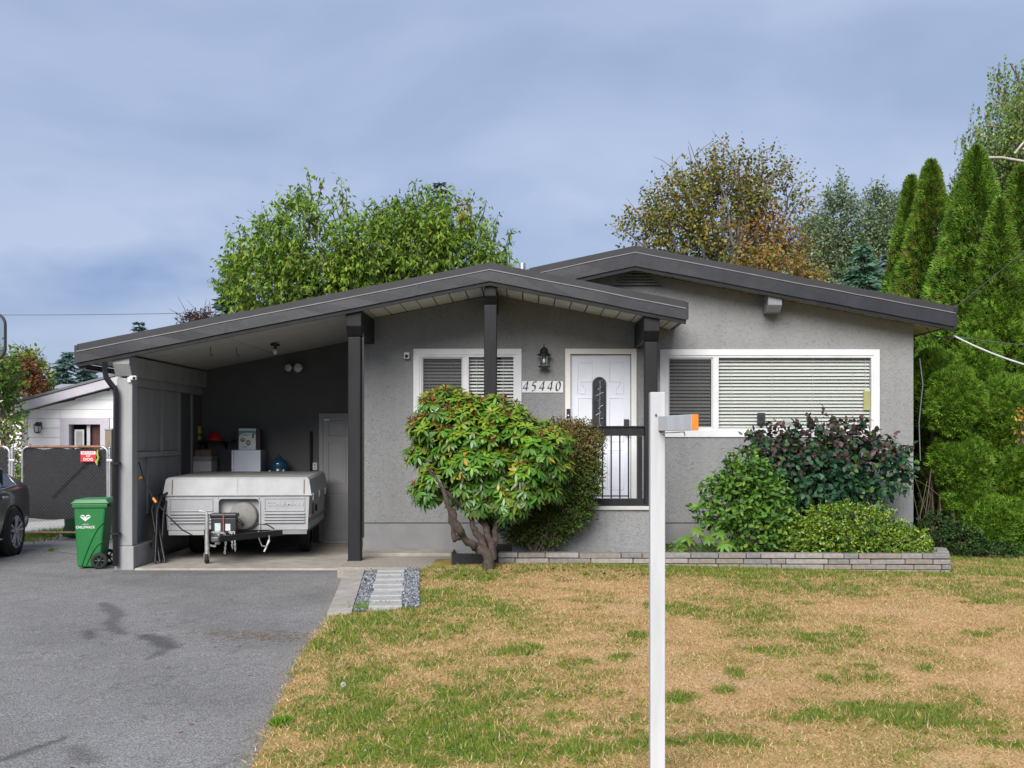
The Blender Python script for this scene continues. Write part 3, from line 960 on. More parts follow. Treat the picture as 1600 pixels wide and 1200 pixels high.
MB().box(xat(996, POSTY), xat(1003, POSTY), POSTY - .03, POSTY + .03, zat(779, POSTY) + .001, zat(681.5, POSTY)).build('end_post', M['trim'], rail)

# --- windows
def window(box, mull, slide_left=True):
    a, b, c, d = box
    cw, cwb = .085, .095
    yo = -.022
    fr = MB()
    fr.box(a, b, yo, .012, d - cw, d); fr.box(a, b, yo, .012, c, c + cwb)
    fr.box(a, a + cw, yo, .012, c + cwb, d - cw); fr.box(b - cw, b, yo, .012, c + cwb, d - cw)
    w = fr.build('window', M['white'], house, bevel=.004)
    # inner vinyl frame, set back
    ia, ib, ic, id_ = a + cw, b - cw, c + cwb, d - cw
    t = .028
    f2 = MB()
    f2.box(ia, ib, -.008, .10, id_ - t, id_); f2.box(ia, ib, -.008, .10, ic, ic + t)
    f2.box(ia, ia + t, -.008, .10, ic + t, id_ - t); f2.box(ib - t, ib, -.008, .10, ic + t, id_ - t)
    f2.build('frame', M['white'], w)
    mb = MB().box(mull - .04, mull + .04, -.006, .098, ic + t, id_ - t)
    mb.build('mullion', M['white'], w, bevel=.003)
    # sliding sash on the left
    sa, sb = ia + t, mull - .04
    s = .022
    f3 = MB()
    for q in ((sa, sb, id_ - t - s, id_ - t), (sa, sb, ic + t, ic + t + s), (sa, sa + s, ic + t + s, id_ - t - s), (sb - s, sb, ic + t + s, id_ - t - s)):
        f3.box(q[0], q[1], .012, .05, q[2], q[3])
    f3.build('sash', mat('grey vinyl sash', (.50, .50, .51), .5, var=.05), w)
    def pane(p0, p1, y, m, nm, dz=0):
        g = MB().add([(p0, y, ic + t + dz), (p1, y, ic + t + dz), (p1, y, id_ - t - dz), (p0, y, id_ - t - dz)], [(0, 1, 2, 3)])
        return g.build(nm, m, w)
    pane(sa + s, sb - s, .034, M['glass'], 'pane', s)
    pane(sa + s - .002, sb - s + .002, .018, M['screen'], 'insect_screen', s)
    pane(mull + .04, ib - t, .04, M['glass'], 'pane')
    return ia + t, ib - t, ic + t, id_ - t
in1 = window(W1, xat(728, 0))
in2 = window(W2, xat(1118.5, 0))

def blind(x0, x1, z0, z1, pitch, label, y=.105, tilt=43, cords=2):
    b = thing('window_blind', label, 'blind', ((x0 + x1) / 2, y, z0), group='white slatted blinds in the front windows')
    MB().box(x0, x1, y - .025, y + .025, z1 + .03, z1 + .075).build('headrail', M['blind'], b)
    me = MB()
    w = .05
    me.add([(-(x1 - x0) / 2, -w / 2, -.003), ((x1 - x0) / 2, -w / 2, -.003), ((x1 - x0) / 2, 0, .003), (-(x1 - x0) / 2, 0, .003), ((x1 - x0) / 2, w / 2, -.003), (-(x1 - x0) / 2, w / 2, -.003)],
           [(0, 1, 2, 3), (3, 2, 4, 5)])
    sm = bpy.data.meshes.new('slat'); sm.from_pydata(me.v, [], me.f); sm.materials.append(M['blind'])
    n = int((z1 - z0) / pitch)
    for i in range(n + 1):
        piece('slat', sm, b, ((x0 + x1) / 2, y, z0 + .02 + pitch * i), (D2R(tilt + RND.uniform(-6, 6)), RND.uniform(-.0016, .0016), 0))
    for k in range(cords):
        xc = x0 + (x1 - x0) * (k + .5) / cords
        MB().tube([(xc, y - .03, z0), (xc, y - .03, z1 + .03)], .0022, 5).build('cord', M['blind'], b)
    MB().box(x0, x1, y - .02, y + .02, z0 - .01, z0 + .01).build('bottom_rail', M['blind'], b)
    return b
mull2 = xat(1118.5, 0)
b1 = blind(mull2 - .05, in2[1] + .05, in2[2] - .04, in2[3] + .01, .0485, 'wide white slatted blind behind the fixed pane of the picture window', cords=4)
MB().tube([(in2[1] - .06, .07, in2[3] + .02), (in2[1] - .06, .07, in2[2] + .55)], .003, 5).build('tilt_wand', M['blind'], b1)
blind(in2[0] - .05, mull2 - .06, in2[2] - .04, in2[3] + .01, .0485, 'narrow dim blind behind the screened sash of the picture window', tilt=36)
mull1 = xat(728, 0)
blind(in1[0] - .05, mull1 - .05, in1[2] - .04, in1[3] + .01, .046, 'dim blind behind the screened sash of the small window beside the camera', tilt=36)
blind(mull1 - .04, in1[1] + .05, in1[2] - .04, in1[3] + .01, .046, 'blind half hidden by the middle porch post, beside the house number', tilt=30)

# --- front door
a, b, c, d = DR
dw = .075
df = MB()
df.box(a, a + dw, -.03, .015, c, d); df.box(b - dw, b, -.03, .015, c, d); df.box(a + dw, b - dw, -.03, .015, d - dw, d)
dframe = df.build('door_frame', mat('cream door casing', (.70, .69, .66), .5, var=.04), house, bevel=.005)
MB().box(a + dw, b - dw, -.06, .06, c + .001, c + .035).build('threshold', M['concrete'], dframe)
lx0, lx1, lz0, lz1 = a + dw + .004, b - dw - .004, c + .036, d - dw - .004
door = MB().box(lx0, lx1, .035, .08, lz0, lz1).build('front_door', M['doorwhite'], house, bevel=.003)
lw, lh, lxc = lx1 - lx0, lz1 - lz0, (lx0 + lx1) / 2
def moulding(pts, r=.0085, closed=True, nm='moulding'):
    p = [(x, .035, z) for x, z in pts]
    if closed: p.append(p[0])
    return MB().tube(p, r, 6, caps=not closed).build(nm, M['doorwhite'], door)
gx, gw = lxc - .02, .085                                 # arched light
gz0, gz1 = 1.62, zat(590, 0)
arch = [(gx - gw, gz0)] + [(gx + gw * math.cos(t), gz1 - gw + gw * math.sin(t)) for t in np.linspace(math.pi, 0, 12)] + [(gx + gw, gz0)] + [(gx + gw * math.cos(t), gz0 + gw * math.sin(t)) for t in np.linspace(0, -math.pi, 10)]
MB().prism(arch, .02, .04).build('door_light', mat('leaded glass', (.03, .032, .035), .15, var=.6, scale=22), door)
MB().tube([(x, .022, z) for x, z in arch] + [(arch[0][0], .022, arch[0][1])], .013, 8, caps=False).build('light_frame', mat('dark light frame', (.05, .05, .06), .4), door)
cam_ = MB()
for k in range(9):
    z = gz0 + .02 + k * (gz1 - gz0 - .1) / 8
    cam_.tube([(gx - .05 + .03 * (k % 3), .0185, z), (gx + .02 * math.sin(k * 2.1), .0185, z + .03), (gx + .052 - .03 * (k % 2), .0185, z + .05)], .0035, 4)
cam_.tube([(gx, .0185, gz0), (gx + .012, .0185, gz1 - .05)], .004, 4)
cam_.build('leading', M['chrome'], door)
for sx in (-1, 1):
    x_in, x_out = lxc + sx * .125, lxc + sx * (lw / 2 - .10)
    za, zb = lz0 + lh * .80, lz1 - .11
    pts = [(x_in, zb), (x_out, zb), (x_out, za - .14), (x_out - sx * .10, za - .14), (x_out - sx * .10, za - .08)] + [(x_out - sx * (.10 - .02 * k), za - .08 + .035 * k) for k in range(1, 4)] + [(x_in, za + .03)]
    moulding(pts)
    moulding([(x_in + sx * .02, zb - .03), (x_out - sx * .03, zb - .03), (x_out - sx * .03, za - .10)], .005, False)
    q = [(x_in, za - .20), (x_out, za - .20), (x_out, lz0 + lh * .40), (x_in, lz0 + lh * .40)]
    moulding(q); 
    q = [(x_in - sx * .03, lz0 + lh * .34), (x_out, lz0 + lh * .34), (x_out, lz0 + .14), (x_in - sx * .03, lz0 + .14)]
    moulding(q); moulding([(x + (.03 if x < (x_in + x_out) / 2 else -.03), z + (.03 if z < lz0 + .4 else -.03)) for x, z in q], .005)
lk = MB().box(xat(975, 0), xat(983, 0), -.005, .036, zat(667, 0), zat(655, 0)).build('keypad_lock', M['blackplastic'], door, bevel=.006)
MB().lathe([(0, -.05), (.022, -.05), (.03, -.03), (.028, -.01), (.012, 0), (.012, .04)], (xat(979, 0), -.002, zat(676, 0)), 16, 'y').build('knob', M['black'], door)

# --- carport enclosure
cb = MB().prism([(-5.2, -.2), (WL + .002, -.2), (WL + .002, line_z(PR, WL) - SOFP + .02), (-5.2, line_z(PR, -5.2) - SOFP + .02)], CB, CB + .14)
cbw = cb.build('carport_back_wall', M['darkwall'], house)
CX = -5.05
# side wall: pillar, frame, panels
MB().box(CX - .20, CX, POSTY - .10, POSTY + .10, .20, line_z(PR, CX - .22) - SOFP - .27).build('carport_pillar', M['lightgrey'], house, bevel=.01)
MB().box(CX - .225, CX + .02, POSTY - .11, POSTY + .75, -.2, .197).build('pillar_base', M['lightgrey'], house, bevel=.012)
sw = MB().box(CX - .20, CX - .12, POSTY + .101, CB - .002, .0, 2.40).build('carport_side_wall', M['panelgrey'], house)
def slot(y0, y1, z0, z1, th, nm, m='panelgrey', x=CX - .12):
    return MB().box(x + .001, x + th, y0, y1, z0, z1).build(nm, M[m], sw, bevel=.003)
slot(POSTY + .103, CB - .01, 2.27, 2.385, .045, 'rail')
slot(POSTY + .103, 1.0, 1.33, 1.40, .06, 'ledge')
for y in (POSTY + .105, 0.25, 1.06, 1.68):
    slot(y, y + .09, 1.405 if y < 1 else .22, 2.265, .035, 'stud')
for k in range(5):
    y0 = POSTY + .20 + k * .25
    if y0 + .245 < .25: slot(y0, y0 + .243, 1.41, 2.262, .012 + .002 * (k % 2), 'board')
for k in range(3):
    y0 = .345 + k * .238
    slot(y0, y0 + .234, 1.41, 2.262, .012 + .002 * (k % 2), 'board')
slot(-.35, 1.02, .55, 1.325, .03, 'plywood_sheet')
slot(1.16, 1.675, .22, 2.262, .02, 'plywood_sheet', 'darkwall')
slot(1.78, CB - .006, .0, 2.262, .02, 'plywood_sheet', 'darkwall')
bz = line_z(PR, CX - .1) - SOFP - .012
cbm = MB().prism([(FRONT + .07, bz), (FRONT + .07, bz - .10), (FRONT + .17, bz - .255), (CB - .004, bz - .255), (CB - .004, bz)][::-1], CX - .235, CX - .02, axis='x')
cbm.build('beam', M['lightgrey'], house, bevel=.008, label='pale grey carport side beam')
# wall above the low wall outside, kerb under it
MB().box(CX - .26, CX - .202, POSTY + .12, CB, -.2, 2.38).build('siding', M['lightgrey'], house)
# carport man door
ax0, ax1 = xat(499, CB), WL - .02
dz1, dz0 = zat(646, CB), -.075
cf = MB().box(ax0, ax0 + .06, CB - .03, CB - .001, dz0, dz1); cf.box(ax0 + .06, ax1, CB - .03, CB - .001, dz1 - .06, dz1)
cdf = cf.build('carport_door_frame', M['lightgrey'], house)
MB().box(ax0 + .06, ax1, CB - .10, CB - .002, dz0 - .002, dz0 + .035).build('sill', M['lightgrey'], cdf)
cd = MB().box(ax0 + .064, ax1, CB - .018, CB - .002, dz0 + .037, dz1 - .062).build('carport_door', M['greydoor'], house)
for (zz0, zz1) in ((1.62, 1.86), (.86, 1.52), (.14, .70)):
    for k in range(2):
        q0 = ax0 + .15 + k * .38
        if q0 + .28 < ax1 + .2:
            pts = [(q0, zz0), (q0 + .27, zz0), (q0 + .27, zz1), (q0, zz1)]
            MB().tube([(x, CB - .018, z) for x, z in pts] + [(pts[0][0], CB - .018, pts[0][1])], .008, 5, caps=False).build('moulding', M['greydoor'], cd)
            MB().box(q0 + .04, q0 + .23, CB - .024, CB - .017, zz0 + .04, zz1 - .04).build('door_panel', M['greydoor'], cd, bevel=.004)
MB().box(ax0 + .075, ax0 + .165, CB - .0205, CB - .0182, dz1 - .115, dz1 - .09).build('sticker', M['white'], cd)

# --- downspout at the carport eave
ds = MB()
dy = FRONT + .05
def dpt(px, py): return (xat(px, dy), dy, zat(py, dy))
ds.tube([dpt(164, 566), dpt(164, 580), dpt(166, 590), dpt(174, 601), dpt(180, 608), dpt(181.5, 620), dpt(181, 700), dpt(180.5, 800), dpt(180.5, 884)], .037, 4, smooth=False)
dsp = ds.build('downspout', M['black'], house)
for z in (1.25, .35):
    MB().box(xat(181, dy) - .05, xat(181, dy) + .05, dy - .045, dy + .045, z, z + .03).build('strap', M['trim'], dsp)
MB().box(-5.72, -5.63, FRONT + .07, CB + .2, 2.47, 2.535).build('gutter', M['black'], house)
# roof vents
MB().tube([(xat(816, 2), 2.0, 3.2), (xat(816, 2), 2.0, zat(411.5, 2))], .055, 10).build('roof_vent', M['chrome'], house)
MB().tube([(xat(624, 1), 1.0, 2.7), (xat(624, 1), 1.0, 3.0)], .03, 8).build('vent_pipe', M['chrome'], house)
# ------------------------------------------------------------------ fixtures on the house
def cam_fix(x, y, z, label, side=False):
    t = thing('security_camera', label, 'camera', (x, y, z), group='small white security cameras')
    MB().box(x - .022, x + .022, y - .03, y, z - .035, z + .035).build('mount', M['white'], t, bevel=.006)
    if side:
        MB().box(x + .01, x + .10, y - .06, y + .0, z - .005, z + .05).build('body', M['white'], t, bevel=.012)
        MB().lathe([(0, -.068), (.02, -.066), (.022, -.058)], (x + .072, y, z + .02), 14, 'y').build('lens', M['blackplastic'], t)
    else:
        MB().box(x - .038, x + .038, y - .085, y - .031, z - .045, z + .045).build('body', M['white'], t, bevel=.012)
        MB().lathe([(0, -.094), (.022, -.092), (.026, -.084)], (x, y, z - .01), 14, 'y').build('lens', M['blackplastic'], t)
cam_fix(xat(636, -.01), -.001, zat(556, -.01), 'small white square camera on the stucco beside the small window')
cam_fix(CX - .03, POSTY - .101, zat(594, POSTY), 'white camera at the top of the pale carport pillar', True)

# wall lantern
lx, lz = xat(850, -.12), zat(558, -.12)
t = thing('wall_lantern', 'black carriage lantern with clear glass above the house number', 'lamp', (lx, 0, lz))
MB().box(lx - .045, lx + .045, -.022, -.001, lz - .02, lz + .12).build('back_plate', M['black'], t, bevel=.008)
MB().tube([(lx, -.02, lz + .09), (lx, -.10, lz + .12), (lx, -.12, lz + .10)], .01, 8).build('bracket', M['black'], t)
MB().lathe([(0, .195), (.006, .18), (.008, .14), (.03, .13), (.055, .10), (.06, .055), (.092, .035), (.096, .022), (.06, .02)], (lx, -.12, lz), 20).build('cap', M['black'], t)
MB().lathe([(.052, .02), (.056, -.09), (.05, -.13)], (lx, -.12, lz), 20).build('glass', M['glass'], t)
MB().lathe([(0, -.165), (.02, -.16), (.055, -.145), (.085, -.138), (.088, -.128), (.05, -.124), (0, -.124)], (lx, -.12, lz), 20).build('base', M['black'], t)
cg = MB()
for k in range(4):
    an = math.pi / 4 + k * math.pi / 2
    cg.tube([(lx + .07 * math.cos(an), -.12 + .07 * math.sin(an), lz + .025), (lx + .066 * math.cos(an), -.12 + .066 * math.sin(an), lz - .135)], .005, 5)
cg.build('cage', M['black'], t)
MB().ball((lx, -.12, lz - .05), .018, .018, .035, 10, 7).build('bulb', mat('frosted bulb', (.8, .8, .76), .2, var=.02), t)

# house number plaque: digits drawn with a broad nib
nx0, nx1, nz0_, nz1_ = xat(815.5, -.01), xat(880, -.01), zat(613.5, -.01), zat(595.5, -.01)
t = thing('house_number_plaque', 'white plaque reading 45440 beside the front door', 'sign', ((nx0 + nx1) / 2, 0, nz0_))
MB().box(nx0, nx1, -.014, -.002, nz0_, nz1_).build('plaque', M['white'], t, bevel=.003)
def nib_digit(strokes, x, z, h, w=.19, ang=38):
    """Strokes in unit-height coordinates swept with a slanted nib."""
    mb = MB()
    nb = Vector((math.cos(D2R(ang)), 0, math.sin(D2R(ang)))) * w * h / 2
    for st in strokes:
        for k, (p, q) in enumerate(zip(st[:-1], st[1:])):
            sl = .16
            P = Vector((x + (p[0] + p[1] * sl) * h, -.0165 - .00006 * k, z + p[1] * h)); Q = Vector((x + (q[0] + q[1] * sl) * h, -.0165 - .00006 * k, z + q[1] * h))
            mb.add([P - nb, Q - nb, Q + nb, P + nb], [(0, 1, 2, 3)])
            e = Vector((-nb.z, 0, nb.x)).normalized() * .008 * h * 2
            mb.add([P - nb - e, P + nb - e, P + nb + e, P - nb + e], [(0, 1, 2, 3)])
    return mb
def arc(cx, cz, rx, rz, a0, a1, n=10):
    return [(cx + rx * math.cos(D2R(a)), cz + rz * math.sin(D2R(a))) for a in np.linspace(a0, a1, n)]
G4 = [[(.36, 1.0), (.0, .32), (.04, .29), (.52, .29)], [(.38, .98), (.37, .02)]]
G5 = [[(.46, .97), (.14, .95), (.08, .60)] + arc(.2, .30, .22, .30, 110, -110, 10)]
G0 = [arc(.24, .5, .21, .48, 0, 360, 20)]
hh = (nz1_ - nz0_) * .80
for k, g in enumerate((G4, G5, G4, G4, G0)):
    o = nib_digit(g, nx0 + .012 + k * (nx1 - nx0 - .01) / 5, nz0_ + .025, hh).build('digit', M['black'], t)
# doorbell
x, z = xat(888, -.03), zat(646, -.03)
t = thing('doorbell', 'slim black doorbell on the casing left of the front door', 'doorbell', (x, -.03, z - .05))
MB().box(x - .025, x + .025, -.055, -.031, z - .065, z + .065).build('body', M['blackplastic'], t, bevel=.008)
MB().lathe([(0, -.06), (.012, -.059), (.015, -.054)], (x, 0, z - .03), 14, 'y').build('button', M['chrome'], t)

# signs hanging in the picture window
def window_sign():
    x0, x1, z0, z1 = xat(1222.5, .03), xat(1251, .03), zat(675, .03), zat(655, .03)
    t = thing('window_sign', 'small white GUARD DOG sign inside the picture window', 'sign', ((x0 + x1) / 2, .05, z0))
    MB().box(x0, x1, .048, .052, z0, z1).build('card', mat('pale sign card', (.70, .75, .70), .5, var=.03), t)
    tx = moved(text_mb('GUARD DOG', x1 - x0 - .03, .05, bold=.01), lambda p: p + Vector((x0 + .015, .0468, z1 - .085)))
    tx.build('lettering', mat('grey sign ink', (.05, .07, .06), .6), t)
window_sign()
x0, x1, z0, z1 = xat(1183, .06), xat(1195.5, .06), zat(664, .06), zat(645, .06)
t = thing('window_speaker', 'small black box standing between blind and glass of the picture window', 'speaker', ((x0 + x1) / 2, .12, z0))
MB().box(x0, x1, .047, .066, z0, z1).build('body', M['blackplastic'], t, bevel=.01)
MB().lathe([(0, .0), (.03, .002), (.035, .006)], ((x0 + x1) / 2, .0425, z0 + .09), 14, 'y').build('speaker_cone', M['rubber'], t)
MB().box((x0 + x1) / 2 - .02, (x0 + x1) / 2 + .02, .05, .064, W2[2] + .09, z0).build('stand', M['black'], t)
x0, x1, z0, z1 = xat(1348, .1), xat(1361, .1), zat(641, .1), zat(608, .1)
t = thing('yellow_paper', 'pale yellow paper hung in the right corner of the picture window', 'paper', ((x0 + x1) / 2, .12, z0))
MB().box(x0, x1, .060, .062, z0, z1).build('sheet', mat('yellow paper', (.55, .56, .22), .8, var=.1), t)
MB().box(x0 + .02, x1 - .02, .0585, .0598, z1 - .03, z1 - .005).build('tape', M['blind'], t)

# ------------------------------------------------------------------ inside the carport
def small_flood():
    x, z = xat(459, CB - .1), zat(575, CB - .1)
    t = thing('floodlight', 'twin round white floodlight high on the dark carport wall', 'lamp', (x, CB, z))
    MB().box(x - .05, x + .05, CB - .05, CB - .001, z - .05, z + .05).build('box', M['black'], t, bevel=.01)
    for sx, r in ((-.075, .062), (.075, .075)):
        h = MB().tube([(x, CB - .05, z), (x + sx * .6, CB - .09, z)], .012, 8).build('arm', M['black'], t)
        s = MB().lathe([(.02, -.03), (r * .6, -.06), (r, -.12), (r * .95, -.13)], (x + sx, CB - .02, z), 20, 'y').build('shade', M['black'], t)
        MB().lathe([(0, -.155), (r * .5, -.15), (r * .94, -.125)], (x + sx, CB - .02, z), 20, 'y').build('lens', mat('frosted lamp glass', (.62, .62, .6), .25, var=.05), t)
small_flood()
bx, by = xat(430, 0.6), 0.6
bz_ = line_z(PR, bx) - SOFP - .002
t = thing('ceiling_bulb', 'bare bulb in a dark holder under the carport ceiling', 'lamp', (bx, by, bz_))
MB().lathe([(0, -.03), (.065, -.028), (.07, 0), (0, .0)], (bx, by, bz_ - .008), 18).build('rose', M['black'], t)
MB().lathe([(.02, -.075), (.024, -.03)], (bx, by, bz_ - .008), 12).build('socket', M['black'], t)
MB().ball((bx, by, bz_ - .12), .032, .032, .042, 12, 8).build('bulb', mat('white bulb', (.75, .75, .7), .2, var=.02), t)
for px, Yh, lab in ((329, -.4, 'thin dark hook under the carport ceiling, the one nearer the eave'), (370, .2, 'thin dark hook under the carport ceiling, beside the bare bulb')):
    x = xat(px, Yh); z = line_z(PR, x) - SOFP
    t = tag(MB().tube([(x, Yh, z), (x, Yh, z - .10), (x + .02, Yh, z - .125), (x + .035, Yh, z - .10)], .005, 6).build('ceiling_hook', M['black'], base=(x, Yh, z)), lab, 'hook', 'hooks under the carport ceiling')
# outlet, conduit
x, z = xat(492, CB), zat(728.5, CB)
t = thing('wall_outlet', 'white electrical outlet beside the grey carport door', 'outlet', (x, CB, z))
MB().box(x - .035, x + .035, CB - .008, CB - .001, z - .058, z + .058).build('plate', M['white'], t, bevel=.002)
for k in (-1, 1):
    MB().box(x - .016, x + .016, CB - .010, CB - .0081, z + k * .026 - .014, z + k * .026 + .014).build('socket', mat('outlet face', (.35, .35, .35), .5), t)
x = xat(486.5, CB)
tag(MB().tube([(x, CB - .025, .0), (x, CB - .025, zat(674, CB))], .022, 8).build('conduit', M['trim'], base=(x, CB, 0)), 'dark vertical conduit on the carport wall beside the outlet', 'pipe')

# workbench the stored things stand on (hidden by the trailer up to its top edge)
BZ = 1.0
t = thing('workbench', 'dark workbench against the carport wall behind the trailer', 'bench', (-4.1, 2.0, -.08))
MB().box(-5.0, -3.35, 1.74, 2.26, BZ - .05, BZ).build('bench_top', mat('dark plywood', (.06, .05, .04), .7), t)
for xx in (-4.95, -3.43):
    for yy in (1.78, 2.18):
        MB().box(xx, xx + .06, yy, yy + .06, -.08, BZ - .051).build('leg', M['panelgrey'], t)
def at_bench(px0, px1, pyt, y):
    return xat(px0, y), xat(px1, y), zat(pyt, y)
# fridge
y = 1.80
x0, x1, zt = at_bench(365, 407, 703, y)
t = thing('mini_fridge', 'pale mini fridge on the workbench under the appliance box', 'fridge', ((x0 + x1) / 2, 2.0, BZ))
MB().box(x0 + .005, x1 - .002, y + .055, 2.22, BZ + .01, zt).build('body', mat('fridge side', (.30, .30, .32), .5), t, bevel=.006)
MB().box(x0, x1, y, y + .05, BZ + .015, zt - .004).build('door', mat('fridge door', (.62, .66, .76), .35, var=.03), t, bevel=.008)
MB().box(x0 - .035, x0 - .004, y + .01, y + .05, BZ + .02, zt - .006).build('handle', mat('fridge trim', (.66, .68, .70), .35), t, bevel=.006)
fz = zt
# appliance box on the fridge
y = 1.90
x0, x1, zt = at_bench(373, 399.5, 669.5, y)
t = thing('appliance_box', 'white carton with a teal band and bowls pictured, on top of the fridge', 'box', ((x0 + x1) / 2, 2.0, fz))
MB().box(x0, x1, y, y + .20, fz + .001, zt).build('carton', mat('white carton', (.62, .64, .66), .6, var=.04), t)
teal = mat('teal print', (.10, .25, .27), .6); brown = mat('brown print', (.16, .10, .06), .6); cream = mat('cream print', (.45, .38, .26), .6)
H = zt - fz
pr = MB()
pr.add([(x0 + .001, y - .001, zt - .035), (x1 - .001, y - .001, zt - .035), (x1 - .001, y - .001, zt - .10), (x1 - .05, y - .001, zt - .075), ((x0 + x1) / 2, y - .001, zt - .065), (x0 + .05, y - .001, zt - .08), (x0 + .001, y - .001, zt - .12)], [(6, 5, 4, 3, 2, 1, 0)])
pr.build('print_band', teal, t)
def disc(cx, cz, rx, rz, yy, nm, m):
    MB().add([(cx + rx * math.cos(2 * math.pi * k / 20), yy, cz + rz * math.sin(2 * math.pi * k / 20)) for k in range(20)], [tuple(range(20))]).build(nm, m, t)
disc(x0 + .065, fz + .155, .04, .032, y - .001, 'print_bowl', brown); disc(x0 + .07, fz + .162, .026, .016, y - .0015, 'print_food', cream)
disc(x0 + .15, fz + .11, .036, .045, y - .001, 'print_bowl', brown); disc(x0 + .15, fz + .11, .02, .025, y - .0015, 'print_food', cream)
MB().box(x1 - .055, x1 - .03, y - .0018, y - .0005, fz + .18, fz + .25).build('print_jar', M['blackplastic'], t)
for k, (w_, z_) in enumerate(((.12, .235), (.09, .222), (.07, .05), (.08, .035))):
    MB().box(x0 + .06, x0 + .06 + w_, y - .0014, y - .0004, fz + z_, fz + z_ + .006).build('print_line', teal, t)
x0b = x1 + .006
t = tag(MB().box(x0b, x0b + .06, y + .03, y + .2, fz + .001, zt - .02).build('dark_case', mat('dark brown case', (.03, .02, .018), .6), base=(x0b, y, fz), bevel=.008), 'narrow dark brown case on the fridge beside the white carton', 'case')
# foam cooler and box
y = 1.80
x0, x1, zt = at_bench(299.5, 330, 713, y)
foam = mat('white foam', (.60, .57, .54), .85, var=.06, scale=30, bump=.2, bscale=200)
t = thing('foam_cooler', 'white foam cooler box with a thick greyish lid on the workbench', 'cooler', ((x0 + x1) / 2, 1.98, BZ))
MB().box(x0, x1, y, 2.16, BZ, zt - .075).build('tub', foam, t, bevel=.01)
MB().box(x0 - .008, x1 + .004, y - .008, 2.165, zt - .074, zt).build('lid', mat('greyish foam', (.30, .28, .27), .85, var=.1), t, bevel=.008)
cz = zt
x0, x1, zt = at_bench(303.5, 328.5, 703, y)
t = thing('cardboard_box', 'small brown box on top of the foam cooler', 'box', ((x0 + x1) / 2, 1.95, cz))
MB().box(x0, x1, y + .02, y + .26, cz + .001, zt).build('carton', mat('brown cardboard', (.22, .13, .085), .8, var=.25, scale=18), t, bevel=.004)
MB().box(x0 + .005, x1 - .005, y + .12, y + .15, zt + .0005, zt + .002).build('tape', mat('packing tape', (.35, .25, .15), .3), t)
# small dark jars between
for k, (px, h, lab) in enumerate(((340.5, .07, 'small dark jar on the workbench just right of the foam cooler'), (352, .055, 'low dark jar on the workbench midway to the fridge'), (359, .07, 'dark jar on the workbench touching the fridge'))):
    x = xat(px, 1.9)
    t = thing('jar', lab, 'jar', (x, 1.9, BZ), group='dark jars on the workbench')
    MB().lathe([(0, 0), (.03, 0), (.032, h * .8), (.022, h * .85)], (x, 1.9, BZ), 14).build('glass', M['blackplastic'], t)
    MB().lathe([(.024, h * .85), (.024, h), (0, h)], (x, 1.9, BZ), 14).build('lid', M['trim'], t)
# water jug
y = 2.0
x = xat(436, y)
zt = zat(706, y)
blue = mat('blue water jug', (.015, .06, .12), .12, var=.2, scale=6, spec=.7)
t = thing('water_jug', 'large dark blue water jug on the workbench beside the fridge', 'jug', (x, y, BZ))
MB().lathe([(0, 0), (.125, 0), (.135, .02), (.135, .10), (.128, .11), (.135, .12), (.135, .19), (.12, .225), (.06, .26), (.05, .27)], (x, y, BZ), 24).build('bottle', blue, t)
MB().lathe([(.05, .27), (.04, .28), (.042, .30), (0, .30)], (x, y, BZ), 18).build('neck', blue, t)
for k in (-1, 1):
    MB().tube([(x + k * .018, y - .02, BZ + .295), (x + k * .018, y - .02, BZ + .34)], .008, 6).build('handle', M['blackplastic'], t)
for px, h, r, m, lab in ((421.5, .085, .022, foam, 'small white cup on the workbench left of the blue jug'), (443, .10, .014, M['white'], 'slim white bottle on the workbench in front of the blue jug'), (427, .07, .02, blue, 'small blue cup on the workbench in front of the blue jug')):
    xx = xat(px, 1.80)
    t = thing('bottle' if 'bottle' in lab else 'cup', lab, 'bottle' if 'bottle' in lab else 'cup', (xx, 1.80, BZ))
    MB().lathe([(0, 0), (r, 0), (r * 1.08, h * .75), (r * .7, h * .85)], (xx, 1.80, BZ), 14).build('body', m, t)
    MB().lathe([(r * .72, h * .85), (r * .72, h), (0, h)], (xx, 1.80, BZ), 12).build('cap', m, t)
# wall shelf
sx0, sx1, sz = xat(303, 2.1), xat(364, 2.1), zat(688, 2.0)
t = thing('wall_shelf', 'black wall shelf holding a yellow bottle and a red bowl', 'shelf', ((sx0 + sx1) / 2, CB, sz))
MB().box(sx0, sx1, CB - .26, CB - .001, sz - .018, sz).build('board', M['black'], t, bevel=.003)
for xx in (sx0 + .14, sx1 - .16):
    MB().prism([(CB - .22, sz - .019), (CB - .001, sz - .14), (CB - .001, sz - .019)], xx, xx + .02, axis='x').build('bracket', M['black'], t)
x, y = xat(310.5, 2.12), 2.12
yel = mat('yellow plastic', (.42, .36, .03), .4, var=.1)
t = thing('yellow_bottle', 'yellow bottle with a dark label standing on the wall shelf', 'bottle', (x, y, sz))
MB().lathe([(0, 0), (.045, 0), (.047, .05), (.047, .14), (.035, .165), (.036, .17)], (x, y, sz + .001), 18).build('body', yel, t)
MB().lathe([(.0478, .055), (.0478, .115)], (x, y, sz + .001), 18).build('label', mat('dark print', (.10, .09, .02), .5, var=.6, scale=40), t)
MB().lathe([(.036, .17), (.036, .225), (0, .228)], (x, y, sz + .001), 18).build('cap', yel, t)
x, y = xat(334.5, 2.12), 2.12
t = thing('red_bowl', 'upturned red plastic bowl on the wall shelf', 'bowl', (x, y, sz))
MB().lathe([(.125, 0), (.128, .012), (.12, .02), (.105, .07), (.06, .11), (0, .118)], (x, y, sz + .001), 24).build('bowl', mat('red plastic', (.50, .012, .015), .3, var=.05), t)
